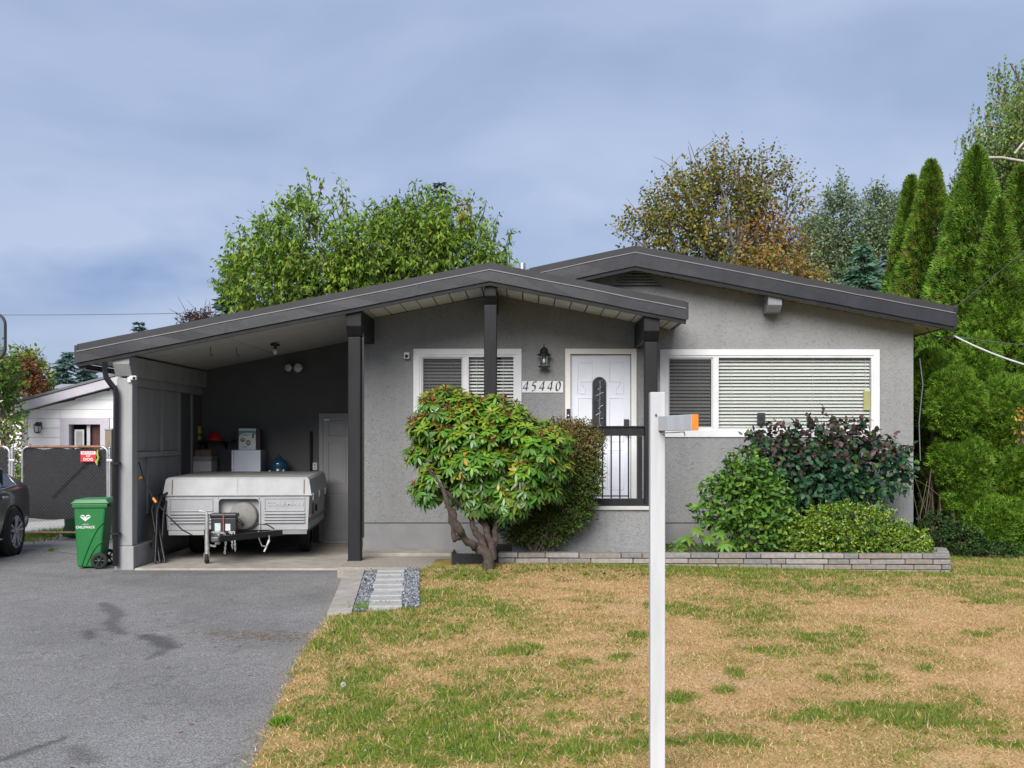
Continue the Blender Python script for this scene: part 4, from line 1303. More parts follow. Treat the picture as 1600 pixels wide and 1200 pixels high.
MB().lathe([(.05, .11), (.05, .128), (.042, .128)], (x, y, sz + .001), 20).build('foot_ring', mat('red plastic rim', (.45, .012, .015), .3), t)

# folded chair and poles leaning on the side wall
t = thing('folded_chair', 'folded black camping chair leaning on the carport side wall', 'chair', (-4.93, -.75, -.08))
for k, (dx, dx2, dy) in enumerate(((0, .06, 0), (.05, -.03, .05), (.1, .0, .1), (.02, .1, .16))):
    MB().tube([(-4.90 + dx, -.80 + dy, -.07), (-4.99 + dx2, -.62 + dy, .62), (-4.97 + dx2, -.5 + dy, .80), (-4.92 + dx2, -.4 + dy, .84)], .018, 8).build('tube', M['black'], t)
MB().prism([(-.66, .10), (-.40, .10), (-.33, .78), (-.50, .80)], -4.99, -4.955, axis='x').build('seat_fabric', M['rubber'], t)
# extension cord with orange ends
cab = MB()
cab.tube([at(177, 734, -1.0), at(190, 747, -1.1), at(205, 749, -1.05), at(219, 747, -.95)], .008, 6)
cab.tube([at(217, 722, -.9), at(226, 752, -.9), at(240, 780, -.95), at(262, 806, -.9), at(285, 828, -.85), at(300, 836, -.8)], .009, 6)
t = thing('extension_cord', 'black cord with orange plugs drooping from the pillar to the trailer', 'cord', at(219, 747, -.95))
cab.build('cable', M['black'], t)
og = mat('orange plug', (.65, .28, .04), .4)
for p, q in (((213, 749), (222, 746)), ((239, 778), (244, 785))):
    MB().tube([at(*p, -.97), at(*q, -.97)], .018, 8).build('plug', og, t)

# ------------------------------------------------------------------ tent trailer
TA = math.atan((820 - 690) / FPX)
TX, TY = xat(371.5, -.32), -.32
tr = thing('tent_trailer', 'pale grey folded tent trailer parked nose out in the carport', 'trailer', (TX, TY, -.08), TA)
G = -.08
def TZ(py, y=-.32): return zat(py, y) - G
W2_ = 1.0                                          # half width of the lid
body = mat('off-white trailer body', (.34, .345, .355), .45, var=.10, scale=5)
lidm = mat('pale trailer lid', (.36, .365, .375), .5, var=.14, scale=4)
grime = mat('lid top canvas grey', (.30, .31, .29), .7, var=.18, scale=5)
zb0, zb1, zl0, zl1 = TZ(828), TZ(774.5), TZ(774), TZ(746)
LEN = 2.15
def tb(mb, nm, m, parent=tr, bevel=0.0, label=None):
    return mb.build(nm, m, parent, world=False, bevel=bevel, label=label)
box = MB()
w0, w1 = W2_ - .055, W2_ - .03
rec = (-.26, .30)                                  # recess for the spare wheel
zr = zb1 - .035
# body: sides, back and front with the recess left open
def fr(x0a, x1a, x0b, x1b, z0, z1):
    box.add([(x0a, 0, z0), (x1a, 0, z0), (x1b, -.012, z1), (x0b, -.012, z1)], [(0, 1, 2, 3)])
fr(-w0, rec[0], -w1, rec[0], zb0, zb1); fr(rec[1], w0, rec[1], w1, zb0, zb1)
box.add([(rec[0], -.011, zr), (rec[1], -.011, zr), (rec[1], -.012, zb1), (rec[0], -.012, zb1)], [(0, 1, 2, 3)])
box.add([(rec[0], .10, zb0), (rec[1], .10, zb0), (rec[1], .10, zr), (rec[0], .10, zr), (rec[0], 0, zb0), (rec[1], 0, zb0), (rec[1], -.011, zr), (rec[0], -.011, zr)], [(0, 1, 2, 3), (4, 0, 3, 7), (1, 5, 6, 2), (3, 2, 6, 7)])
box.add([(-w0, 0, zb0), (-w0, LEN, zb0), (-w1, LEN, zb1), (-w1, -.012, zb1)], [(0, 3, 2, 1)])
box.add([(w0, 0, zb0), (w0, LEN, zb0), (w1, LEN, zb1), (w1, -.012, zb1)], [(0, 1, 2, 3)])
box.add([(-w0, LEN, zb0), (w0, LEN, zb0), (w1, LEN, zb1), (-w1, LEN, zb1)], [(3, 2, 1, 0)])
box.add([(-w0, 0, zb0), (w0, 0, zb0), (w0, LEN, zb0), (-w0, LEN, zb0)], [(3, 2, 1, 0)])
bd = tb(box, 'body', body)
# raised panel frames and ribs on the front
def rib(x0, x1, z0, z1, th=.018, nm='rib', m=body):
    tb(MB().box(x0, x1, -.012 - th, -.004, z0, z1), nm, m, bd, bevel=.005)
HB = zb1 - zb0
for x0, x1 in ((-w1 + .06, rec[0] - .07), (rec[1] + .06, w1 - .06)):
    rib(x0, x1, zb0 + HB * .545, zb0 + HB * .575, .010, 'panel_edge'); rib(x0, x1, zb1 - .045, zb1 - .030, .010, 'panel_edge')
    rib(x0, x0 + .012, zb0 + HB * .58, zb1 - .046, .010, 'panel_edge'); rib(x1 - .012, x1, zb0 + HB * .58, zb1 - .046, .010, 'panel_edge')
    for k in range(4):
        rib(x0, x1, zb0 + HB * (.20 + .085 * k), zb0 + HB * (.245 + .085 * k), .022)
tb(MB().tube([(rec[0], -.014, zb0), (rec[0], -.016, zr - .05), (rec[0] + .015, -.016, zr - .015), (rec[0] + .05, -.016, zr), (rec[1] - .05, -.016, zr), (rec[1] - .015, -.016, zr - .015), (rec[1], -.016, zr - .05), (rec[1], -.014, zb0)], .012, 6), 'recess_edge', body, bd)
tx = moved(text_mb('COLEMAN', .50, .055, bold=.012), lambda p: p + Vector((rec[1] + .09, -.0185, zb0 + HB * .70)))
tb(tx, 'lettering', mat('raised grey lettering', (.40, .41, .43), .45, var=.03), bd)
# lid
L = MB()
sl = .035
z2 = zl1 - .0
top_in = .05
v = [(-W2_, -.03, zl0), (W2_, -.03, zl0), (W2_, LEN + .03, zl0), (-W2_, LEN + .03, zl0),
     (-W2_ + sl, .0, z2 - .03), (W2_ - sl, .0, z2 - .03), (W2_ - sl, LEN, z2 - .01), (-W2_ + sl, LEN, z2 - .01),
     (-W2_ + sl + .03, .03, z2), (W2_ - sl - .03, .03, z2), (W2_ - sl - .03, LEN - .03, z2 + .02), (-W2_ + sl + .03, LEN - .03, z2 + .02)]
L.add(v, [(0, 1, 5, 4), (1, 2, 6, 5), (2, 3, 7, 6), (3, 0, 4, 7), (4, 5, 9, 8), (5, 6, 10, 9), (6, 7, 11, 10), (7, 4, 8, 11), (0, 3, 2, 1)])
L.add([v[8], v[9], v[10], v[11]], [(0, 1, 2, 3)], mi=1)
lid = tb(L, 'lid', [lidm, grime])
tb(MB().box(-W2_ - .006, W2_ + .006, -.036, LEN + .036, zl0 - .004, zl0 + .014), 'lid_rim', lidm, lid, bevel=.004)
rust = mat('rusty lid strap', (.16, .11, .075), .8, var=.3, scale=30)
for sx in (-.875, .90):
    tb(MB().add([(sx - .008, -.0305, zl0 + .015), (sx + .008, -.0305, zl0 + .015), (sx + .008, -.0035, z2 - .03), (sx - .008, -.0035, z2 - .03)], [(0, 1, 2, 3)]), 'strap', rust, lid)
tb(MB().add([(-.005, -.0305, zl0 + .015), (.005, -.0305, zl0 + .015), (.005, -.0035, z2 - .03), (-.005, -.0035, z2 - .03), (.005, .03, z2 + .002), (-.005, .03, z2 + .002), (.005, LEN - .03, z2 + .022), (-.005, LEN - .03, z2 + .022)], [(0, 1, 2, 3), (3, 2, 4, 5), (5, 4, 6, 7)]), 'seam', grime, lid)
# clips, lights and stripe on the side
for y in (.10, .9, 1.75):
    tb(MB().box(w1 + .02, w1 + .045, y, y + .035, zl0 - .07, zl0 + .02), 'latch', M['white'], bd, bevel=.004)
tb(MB().box(w0 + .012, w0 + .030, .08, .13, zb0 + .16, zb0 + .20), 'side_light', mat('amber lens', (.55, .22, .04), .25), bd)
tb(MB().add([(w0 + .008 + .004, .02, zb0 + .09), (w0 + .012, LEN, zb0 + .09), (w0 + .016, LEN, zb0 + .14), (w0 + .016, .02, zb0 + .14)], [(0, 1, 2, 3)]), 'stripe', mat('faded teal stripe', (.10, .22, .20), .5), bd)
tb(MB().box(w0 + .014, w0 + .026, .40, .58, zb0 + .18, zb0 + .34), 'outlet_cover', mat('dark cover', (.08, .08, .085), .5), bd, bevel=.01)
tb(MB().lathe([(0, .02), (.05, .02), (.05, -.02)], (w0 + .018, .85, zb0 + .25), 16, 'x'), 'water_inlet', M['blackplastic'], bd)
# wheels
for sx in (-1, 1):
    wh = tb(MB().lathe([(.16, -.085), (.25, -.08), (.268, -.05), (.268, .05), (.25, .08), (.16, .085)], (sx * (w0 - .17), 1.15, .268), 28, 'x'), 'wheel', M['rubber'], tr)
    tb(MB().lathe([(0, -.04), (.06, -.05), (.13, -.03), (.165, -.06), (.165, .06), (.13, .03), (.06, .05), (0, .04)], (sx * (w0 - .17), 1.15, .268), 20, 'x'), 'rim', M['chrome'], wh)
tb(MB().tube([(-w0 + .1, 1.15, .268), (w0 - .1, 1.15, .268)], .03, 8), 'axle', M['black'])
# chassis and tongue
tb(MB().box(-w0 + .12, w0 - .05, .06, LEN - .05, zb0 - .07, zb0 - .004), 'chassis', M['black'])
tb(MB().box(-w0 + .02, -.28, -.012, .04, zb0 - .065, zb0 - .006), 'front_sill', mat('pale sill', (.34, .34, .34), .6), tr)
tb(MB().box(.44, w0 - .01, -.012, .04, zb0 - .06, zb0 - .006), 'front_sill', mat('grey sill', (.20, .20, .21), .6), tr)
cpl = Vector((-.12, -.86, zb0 - .05))
tng = MB()
for sx in (-.40, .62):
    a = Vector((sx, .05, zb0 - .04)); dvec = (cpl - a).normalized(); s = Vector((-dvec.y, dvec.x, 0)) * .03
    u = Vector((0, 0, .038))
    q = [a - s - u, a + s - u, cpl + s - u, cpl - s - u, a - s + u, a + s + u, cpl + s + u, cpl - s + u]
    tng.add(q, [(0, 3, 2, 1), (4, 5, 6, 7), (0, 1, 5, 4), (1, 2, 6, 5), (2, 3, 7, 6), (3, 0, 4, 7)])
tb(tng, 'tongue', M['black'])
tb(MB().box(-.17, -.07, -.98, -.80, zb0 - .08, zb0 - .01), 'coupler', mat('worn coupler', (.10, .10, .10), .5, .5, var=.4, scale=20), tr, bevel=.015)
jx, jy = -.33, -.42
jk = tb(MB().tube([(jx, jy, .13), (jx, jy, .66)], .030, 12), 'jack', mat('dull zinc', (.40, .39, .37), .45, .5, var=.25, scale=14), tr)
tb(MB().tube([(jx, jy, .10), (jx, jy, .26)], .022, 10), 'inner_tube', M['rust'], jk)
tb(MB().lathe([(0, -.025), (.06, -.025), (.068, -.012), (.068, .012), (.06, .025), (0, .025)], (jx, jy, .069), 18, 'x'), 'jack_wheel', M['rubber'], jk)
for sx in (-.032, .032):
    tb(MB().box(jx + sx - .003, jx + sx + .003, jy - .025, jy + .025, .05, .145), 'fork', M['chrome'], jk)
tb(MB().box(jx - .035, jx + .035, jy - .02, jy + .09, zb0 - .09, zb0 + .04), 'jack_bracket', M['black'], jk)
tb(MB().tube([(jx, jy, .66), (jx, jy, .69), (jx - .10, jy, .70)], .01, 6), 'crank', M['chrome'], jk)
tb(MB().box(jx + .10, jx + .16, jy + .02, jy + .10, zb0 - .16, zb0 + .02), 'bracket', mat('grey steel bracket', (.3, .3, .3), .5, .4, var=.3), tr)
# spare wheel cover and battery box
tb(MB().lathe([(0, -.055), (.16, -.052), (.183, -.04), (.19, -.01), (.19, .06)], (.075, .03, zb0 + .19), 32, 'y'), 'spare_wheel_cover', mat('dirty beige vinyl', (.19, .183, .172), .6, var=.2, scale=9), tr)
bb = tb(MB().box(-.29, .04, -.36, -.18, zb0 - .02, zb0 + .19), 'battery_box', M['blackplastic'], tr, bevel=.012)
tb(MB().box(-.305, .055, -.375, -.165, zb0 + .191, zb0 + .25), 'battery_lid', M['blackplastic'], bb, bevel=.02)
tb(MB().box(-.13, -.115, -.381, -.376, zb0 + .0, zb0 + .25), 'battery_strap', mat('red strap', (.35, .05, .03), .6), bb)
tb(MB().box(-.24, -.165, -.3625, -.3605, zb0 + .02, zb0 + .12), 'battery_label', mat('pale teal label', (.45, .55, .55), .5, var=.2, scale=40), bb)
tb(MB().box(-.10, -.035, -.3625, -.3605, zb0 + .02, zb0 + .11), 'battery_label', mat('pale label', (.55, .55, .55), .5, var=.2, scale=40), bb)
tb(MB().tube([(.055, -.28, zb0 + .16), (.10, -.30, zb0 + .12), (.12, -.27, zb0 + .08)], .022, 8), 'battery_vent', M['blackplastic'], bb)
# safety chains
def chain(pts, nm='chain'):
    pts = [Vector(p) for p in pts]
    mb = MB()
    seg = []
    for a, b in zip(pts[:-1], pts[1:]):
        n = max(1, int((b - a).length / .027))
        seg += [(a.lerp(b, i / n), a.lerp(b, (i + 1) / n)) for i in range(n)]
    for k, (a, b) in enumerate(seg):
        c, dvec = (a + b) / 2, (b - a)
        u = dvec.normalized(); s = u.cross(Vector((0, 1, 0)) if k % 2 else Vector((1, .3, 0))).normalized()
        ring = [c + u * .020 * math.cos(t_) + s * .011 * math.sin(t_) for t_ in np.linspace(0, 2 * math.pi, 11)]
        mb.tube(ring, .0042, 5, caps=False)
    return tb(mb, nm, mat('pale galvanised chain', (.55, .55, .52), .4, .4, var=.2), tr)
cz_ = zb0 - .01
chain([(-.31, -.40, cz_ - .30), (-.315, -.40, cz_ - .01), (-.22, -.41, cz_ + .02), (-.10, -.41, cz_ - .005), (-.085, -.41, cz_ - .12), (-.10, -.41, cz_ - .27)])
chain([(.0, -.41, cz_ - .21), (-.01, -.40, cz_ + .0), (-.05, -.40, cz_ + .015), (.03, -.41, cz_ + .01), (.04, -.42, cz_ - .24)])
chain([(-.30, -.41, cz_ - .16), (-.25, -.41, cz_ - .17), (-.22, -.41, cz_ - .17)])
tb(MB().tube([(.30, -.14, cz_), (.32, -.20, cz_ - .10), (.36, -.22, cz_ - .19), (.42, -.22, cz_ - .20), (.46, -.21, cz_ - .13), (.45, -.2, cz_ - .05)], .008, 6), 'tow_cable', mat('grey cable', (.35, .35, .34), .5), tr)
tb(MB().tube([(.45, -.2, cz_ - .11), (.42, -.2, cz_ - .20), (.385, -.2, cz_ - .27)], .012, 6), 'plug', M['white'], tr)
tb(MB().tube([(.22, -.12, cz_ + .03), (.30, -.16, cz_ + .10), (.42, -.15, cz_ + .09), (.5, -.08, cz_ + .03)], .009, 6), 'wire', M['black'], tr)
# ------------------------------------------------------------------ wheeled bin
def wheelie(x, y, s, rz, label, lettered=True):
    g = float(drive_z(x, y)) if y < 3 else -.10
    t = thing('wheeled_bin', label, 'bin', (x, y, g), rz, group='green wheeled bins')
    green = mat('green bin plastic', (.012, .155, .035), .42, var=.10, scale=6)
    dark = mat('green bin rim', (.010, .125, .028), .42, var=.10)
    w0_, w1_, d0, d1, h = .20 * s, .24 * s, .175 * s, .215 * s, .87 * s
    b = MB()
    b.add([(-w0_, -d0, .02), (w0_, -d0, .02), (w0_, d0 * .7, .02), (-w0_, d0 * .7, .02), (-w1_, -d1, h), (w1_, -d1, h), (w1_, d1, h), (-w1_, d1, h)],
          [(3, 2, 1, 0), (0, 1, 5, 4), (1, 2, 6, 5), (2, 3, 7, 6), (3, 0, 4, 7), (4, 5, 6, 7)])
    bo = b.build('body', green, t, world=False, bevel=.025 * s)
    MB().box(-w1_ - .015, w1_ + .015, -d1 - .015, d1 + .02, h - .045 * s, h + .012).build('rim', dark, t, world=False, bevel=.01)
    l = MB()
    l.add([(-w1_ - .03, -d1 - .04, h + .014), (w1_ + .03, -d1 - .04, h + .014), (w1_ + .03, d1 + .05, h + .014), (-w1_ - .03, d1 + .05, h + .014),
           (-w1_ + .0, -d1 + .03, h + .075 * s), (w1_ - .0, -d1 + .03, h + .075 * s), (w1_ - .0, d1 + .0, h + .085 * s), (-w1_ + .0, d1 + .0, h + .085 * s)],
          [(3, 2, 1, 0), (0, 1, 5, 4), (1, 2, 6, 5), (2, 3, 7, 6), (3, 0, 4, 7), (4, 5, 6, 7)])
    lid_ = l.build('lid', green, t, world=False, bevel=.012)
    MB().tube([(-w1_ * .8, d1 + .02, h - .02), (-w1_ * .8, d1 + .10, h + .02), (w1_ * .8, d1 + .10, h + .02), (w1_ * .8, d1 + .02, h - .02)], .014, 8).build('handle', M['blackplastic'], t, world=False)
    MB().tube([(-w1_, d0 * .75, .11 * s), (w1_, d0 * .75, .11 * s)], .012, 8).build('axle', M['black'], t, world=False)
    for sx in (-1, 1):
        wx = sx * (w1_ + .02)
        wh = MB().lathe([(.07 * s, -.022), (.10 * s, -.022), (.112 * s, -.012), (.112 * s, .012), (.10 * s, .022), (.07 * s, .022)], (wx, d0 * .75, .112 * s), 22, 'x').build('wheel', M['rubber'], t, world=False)
        hb = MB().lathe([(0, -.026), (.028 * s, -.024), (.028 * s, .024), (0, .026)], (wx, d0 * .75, .112 * s), 14, 'x')
        for k in range(6):
            an = k * math.pi / 3
            hb.tube([(wx, d0 * .75 + .02 * math.cos(an), .112 * s + .02 * math.sin(an)), (wx, d0 * .75 + .08 * s * math.cos(an), .112 * s + .08 * s * math.sin(an))], .010, 5)
        hb.build('hub', mat('grey hub', (.035, .035, .037), .5), wh, world=False)
    # curved ribs on the side
    for sx in (-1, 1):
        for off in (0, .10):
            pts = []
            for k in range(8):
                q = k / 7
                z = h * (.72 - .68 * q) if off == 0 else h * (.42 - .36 * q)
                yy = d1 * .8 - (d1 * 1.35) * (q ** .7) if off == 0 else d1 * .75 - d1 * 1.0 * (q ** .6)
                wx_ = w0_ + (w1_ - w0_) * z / h
                pts.append((sx * (wx_ + .002), yy, z))
            MB().tube(pts, .010, 6).build('rib', dark, bo, world=False)
    if lettered:
        wt = mat('white bin print', (.75, .75, .75), .5, var=.03)
        def front(p):   # from the XZ plane onto the sloped side
            z = p.z
            return Vector((w0_ + (w1_ - w0_) * (z - .02) / (h - .02) + .004, p.x, z))
        cx_ = -.055
        tx = text_mb('CHILLIWACK', .24, .034, bold=.02)
        moved(tx, lambda p: front(Vector((p.x - .12 + cx_, 0, p.z + h * .63)))).build('lettering', wt, bo, world=False)
        tx = text_mb('CITY OF', .075, .014, bold=.01)
        moved(tx, lambda p: front(Vector((p.x - .037 + cx_, 0, p.z + h * .685)))).build('lettering', wt, bo, world=False)
        # crest: two wing-like peaks over a chevron
        em = MB()
        def poly(pp):
            em.add([front(Vector((cx_ + a * .07, 0, h * .80 + b * .05))) for a, b in pp], [tuple(range(len(pp)))])
        poly([(-1, .25), (-.55, .75), (-.2, .55), (0, .15), (-.28, .28), (-.55, .42)])
        poly([(1, .25), (.55, .42), (.28, .28), (0, .15), (.2, .55), (.55, .75)])
        poly([(-1, .2), (-.55, .12), (0, -.45), (.0, -.95)]); poly([(1, .2), (0, -.95), (0, -.45), (.55, .12)])
        poly([(-.35, .0), (0, .12), (.35, .0), (0, -.35)])
        em.build('emblem', wt, bo, world=False)
    return t
bny = -.95
wheelie(xat(147.5, bny) , bny, .955, D2R(-84), 'bright green wheeled bin with white city lettering beside the carport pillar')
wheelie(xat(116, 3.2), 3.4, .93, D2R(8), 'dark green wheeled bin standing behind the mesh gate', False)

# ------------------------------------------------------------------ chain link gate with shade mesh
GY = 2.5
steel = M['chrome']
def gate(px0, px1, label, sign=False):
    x0, x1 = xat(px0, GY), xat(px1, GY)
    z0, z1 = zat(832, GY), zat(698, GY)
    t = thing('chain_link_gate', label, 'gate', ((x0 + x1) / 2, GY, -.10), group='chain link gates across the side yard')
    r = .10
    fp = [(x0, GY, z0), (x0, GY, z1 - r)] + [(x0 + r - r * math.cos(a), GY, z1 - r + r * math.sin(a)) for a in np.linspace(.3, math.pi / 2, 4)]
    fp2 = [(x1 - r + r * math.sin(a), GY, z1 - r + r * math.cos(a)) for a in np.linspace(0, 1.3, 4)] + [(x1, GY, z1 - r), (x1, GY, z0)]
    fr_ = MB().tube(fp, .021, 8).tube(fp2, .021, 8).build('gate_frame', steel, t)
    MB().tube([fp[-1], fp2[0]], .022, 8).build('top_rail', M['rust'], t)
    MB().tube([(x0, GY, z0), (x1, GY, z0)], .018, 8).build('bottom_rail', M['rust'], t)
    MB().tube([(x0, GY, -.10), (x0, GY, z0)], .02, 8).build('post_leg', steel, t)
    # wire mesh
    wm = MB()
    s = .055
    k = 0
    xx = x0 - (z1 - z0)
    while xx < x1:
        for sg in (1, -1):
            a, b = (xx, z0), (xx + (z1 - z0), z1)
            if sg < 0: a, b = (xx, z1), (xx + (z1 - z0), z0)
            ta, tb_ = max(0, (x0 - a[0]) / (b[0] - a[0])), min(1, (x1 - a[0]) / (b[0] - a[0]))
            if tb_ > ta:
                p = [(a[0] + (b[0] - a[0]) * q, GY - .004 * sg - .012, a[1] + (b[1] - a[1]) * q) for q in (ta, tb_)]
                wm.tube(p, .0013, 3, caps=False)
        xx += s
    wo = wm.build('wire_mesh', mat('dull wire', (.16, .16, .165), .5, .3), t)
    wo['kind'] = 'stuff'
    # black shade mesh behind the wire, sagging at its edges
    nx_, nz_ = 24, 10
    zl_, zt_ = zat(811, GY), z1 - .03
    v, f = [], []
    for j in range(nz_ + 1):
        for i in range(nx_ + 1):
            u, w = i / nx_, j / nz_
            sag = .015 * math.sin(u * 19) * (w > .9) + .012 * math.sin(u * 11 + 1) * (w < .1)
            v.append((x0 + .02 + (x1 - x0 - .05) * u, GY + .012 + .006 * math.sin(u * 14 + w * 5), zl_ + (zt_ - zl_) * w + sag))
    for j in range(nz_):
        for i in range(nx_):
            a = j * (nx_ + 1) + i
            f.append((a, a + 1, a + nx_ + 2, a + nx_ + 1))
    MB().add(v, f, True).build('shade_mesh', mat('black shade cloth', (.020, .020, .023), .85, var=.45, scale=26, bump=.5, bscale=70, stretch=(.5, 1, 3)), t)
    return t, x0, x1, z0, z1
g1, gx0, gx1, gz0_, gz1__ = gate(35, 168, 'black meshed chain link gate carrying the red beware sign')
gate(-95, 15, 'black meshed chain link gate beyond the dark car at the frame edge')
def gpost(px, lab):
    x = xat(px, GY)
    t = thing('gate_post', lab, 'post', (x, GY, -.1), group='galvanised gate posts')
    MB().tube([(x, GY, -.1), (x, GY, zat(700, GY))], .03, 10).build('pipe', steel, t)
    MB().ball((x, GY, zat(700, GY)), .034, .034, .022, 10, 6).build('cap', steel, t)
    for z in (1.2, .3):
        MB().box(x - .045, x + .045, GY - .035, GY + .035, z, z + .04).build('hinge', steel, t, bevel=.006)
gpost(19.5, 'thin steel gate post between the two meshed gates')
gpost(171.5, 'thin steel gate post beside the black downspout')
# diagonal brace and leaves on the latch
MB().tube([(gx0 + .48, GY - .03, zat(777, GY)), (gx1 - .32, GY - .03, zat(722, GY))], .007, 6).build('brace', M['trim'], g1)
# sign
sx0, sx1, sz0, sz1 = xat(127, GY), xat(151, GY), zat(721.5, GY), zat(704.5, GY)
t = thing('warning_sign', 'red and white BEWARE OF DOG sign wired to the gate', 'sign', ((sx0 + sx1) / 2, GY - .03, sz0))
MB().box(sx0, sx1, GY - .032, GY - .028, sz0, sz1).build('board', mat('red sign', (.52, .03, .025), .45, var=.05), t)
wt = mat('white sign print', (.78, .76, .75), .5, var=.02)
h_ = sz1 - sz0
q = MB().box(sx0 + .006, sx1 - .006, GY - .0335, GY - .0322, sz0 + h_ * .68, sz1 - .008)
q.build('band', wt, t)
redm = mat('red sign print', (.55, .03, .025), .5)
for s, w, z, hh_, m, yy in (('BEWARE', .19, .73, .19, redm, .0345), ('OF', .07, .44, .17, wt, .0335), ('DOG', .15, .10, .26, wt, .0335)):
    moved(text_mb(s, w, h_ * hh_, bold=.02), lambda p: p + Vector(((sx0 + sx1) / 2 - w / 2, GY - yy, sz0 + h_ * z))).build('lettering', m, t)
# scrap of green ribbon by the sign
t = tag(MB().tube([at(153, 703, GY - .05), at(152, 709, GY - .05), at(154, 715, GY - .05), at(151, 722, GY - .05), at(152, 727, GY - .05)], [.012, .02, .016, .026, .01], 6).build('ribbon', mat('yellow green ribbon', (.35, .42, .08), .6, var=.3, scale=30), base=at(153, 703, GY - .05)), 'yellow green ribbon tied to the gate beside the sign', 'ribbon')
# weathered fence slat behind the downspout
x = xat(173, 3.2)
t = thing('wooden_post', 'weathered timber post behind the downspout', 'post', (x, 3.2, -.1))
MB().box(x - .08, x + .03, 3.15, 3.25, -.1, zat(672, 3.2)).build('timber', mat('weathered timber', (.22, .18, .13), .9, var=.3, scale=10, stretch=(1, 1, .2)), t, bevel=.006)
MB().box(x - .09, x + .04, 3.14, 3.26, zat(672, 3.2) + .001, zat(670, 3.2)).build('cap', M['lightgrey'], t)

# ------------------------------------------------------------------ neighbour's white house
NY = 10.0
nb = thing('white_shed', 'white clapboard outbuilding with a shallow gable behind the gate', 'house', (xat(120, NY), NY, -.10))
nwhite = mat('white clapboard', (.72, .71, .71), .6, var=.05, scale=3)
lav = mat('lavender trim', (.47, .44, .49), .55, var=.06)
nx0, nx1 = xat(34, NY), xat(420, NY)
rake = lambda x: zat(653.5, NY) + (x - xat(0, NY)) * .268 if x < xat(300, NY) else zat(653.5, NY) + (2 * xat(300, NY) - x - xat(0, NY)) * .268
dx0, dx1, dzt = xat(108, NY), xat(157, NY), zat(663, NY)
wl_ = MB().prism([(nx0 + .01, -.1), (nx1, -.1), (nx1, rake(nx1) - .3), (xat(300, NY), rake(xat(300, NY)) - .3), (nx0 + .01, rake(nx0) - .3)], NY + .35, NY + .45)
wl_.build('wall', nwhite, nb)
MB().box(nx0, nx0 + .2, NY + .04, NY + 7, -.1, rake(nx0) - .12).build('wall', nwhite, nb)
z = -.1
bh = .205
while z < 4.2:
    # clapboards, cut at the door and along the rake
    runs = [(nx0 + .13, dx0 - .21, z), (dx1 + .21, nx1, z)] if z < dzt + .14 else [(nx0 + .13, nx1, z)]
    if z < dzt + .14 < z + bh - .01: runs.append((dx0 - .205, dx1 + .205, dzt + .143))
    for (p, q, zlo) in runs:
        zt1 = lambda x: min(z + bh, rake(x) - .02)
        if rake(q) < z or p > q: continue
        pl = p
        while rake(pl) - .02 < z + .012 and pl < q: pl += .03
        pts_top = [(x, min(z + bh, rake(x) - .02)) for x in np.linspace(q, pl, 14)]
        if pl < q - .1:
            MB().prism([(pl, zlo), (q, zlo)] + pts_top, NY, NY + .03).build('siding_board', nwhite, nb)
    z += bh + .007
MB().box(nx0, nx0 + .13, NY - .015, NY + .04, -.1, rake(nx0) - .02).build('corner_trim', lav, nb)
ra, rb = xat(-60, NY), xat(300, NY)
rl = MB().prism([(ra, rake(ra)), (rb, rake(rb)), (rb, rake(rb) + .20), (ra, rake(ra) + .20)], NY - .30, NY - .25)
rl.build('barge_board', lav, nb)
ro = MB()
ro.prism([(ra - .05, rake(ra) + .201), (rb, rake(rb) + .215), (2 * rb - ra, rake(ra) + .201), (2 * rb - ra, rake(ra) + .25), (rb, rake(rb) + .27), (ra - .05, rake(ra) + .25)], NY - .33, NY + 7)
ro.build('roof', mat('grey shingle', (.16, .16, .17), .9, var=.2, scale=12), nb)
MB().prism([(ra, rake(ra) + .02), (rb, rake(rb) + .02), (rb, rake(rb) + .06), (ra, rake(ra) + .06)], NY - .25, NY - .0).build('soffit', lav, nb)
fm = MB()
fm.box(dx0 - .20, dx0, NY - .02, NY + .34, -.1, dzt); fm.box(dx1, dx1 + .20, NY - .02, NY + .34, -.1, dzt); fm.box(dx0 - .20, dx1 + .20, NY - .02, NY + .34, dzt, dzt + .14)
dfm = fm.build('door_frame', lav, nb)
MB().box(dx0 + .001, dx1 - .001, NY + .28, NY + .34, -.1, dzt - .001).build('doorway_back', mat('dark room', (.015, .015, .015), .9), dfm)
MB().box(xat(113, NY), xat(128, NY), NY + .12, NY + .16, -.1, zat(671, NY)).build('inner_door', mat('pale inner door', (.60, .60, .60), .5), dfm, bevel=.01)
MB().box(xat(116, NY), xat(125.5, NY), NY + .112, NY + .119, .9, zat(674, NY)).build('door_pane', mat('grey pane', (.30, .30, .29), .3), dfm)
MB().box(xat(133, NY), xat(138, NY), NY + .10, NY + .16, -.1, dzt - .002).build('jamb', mat('white jamb', (.5, .5, .52), .5), dfm)
MB().box(xat(138.5, NY), dx1 - .002, NY + .20, NY + .24, -.1, dzt - .002).build('red_door', mat('dark red door', (.075, .018, .012), .5), dfm)
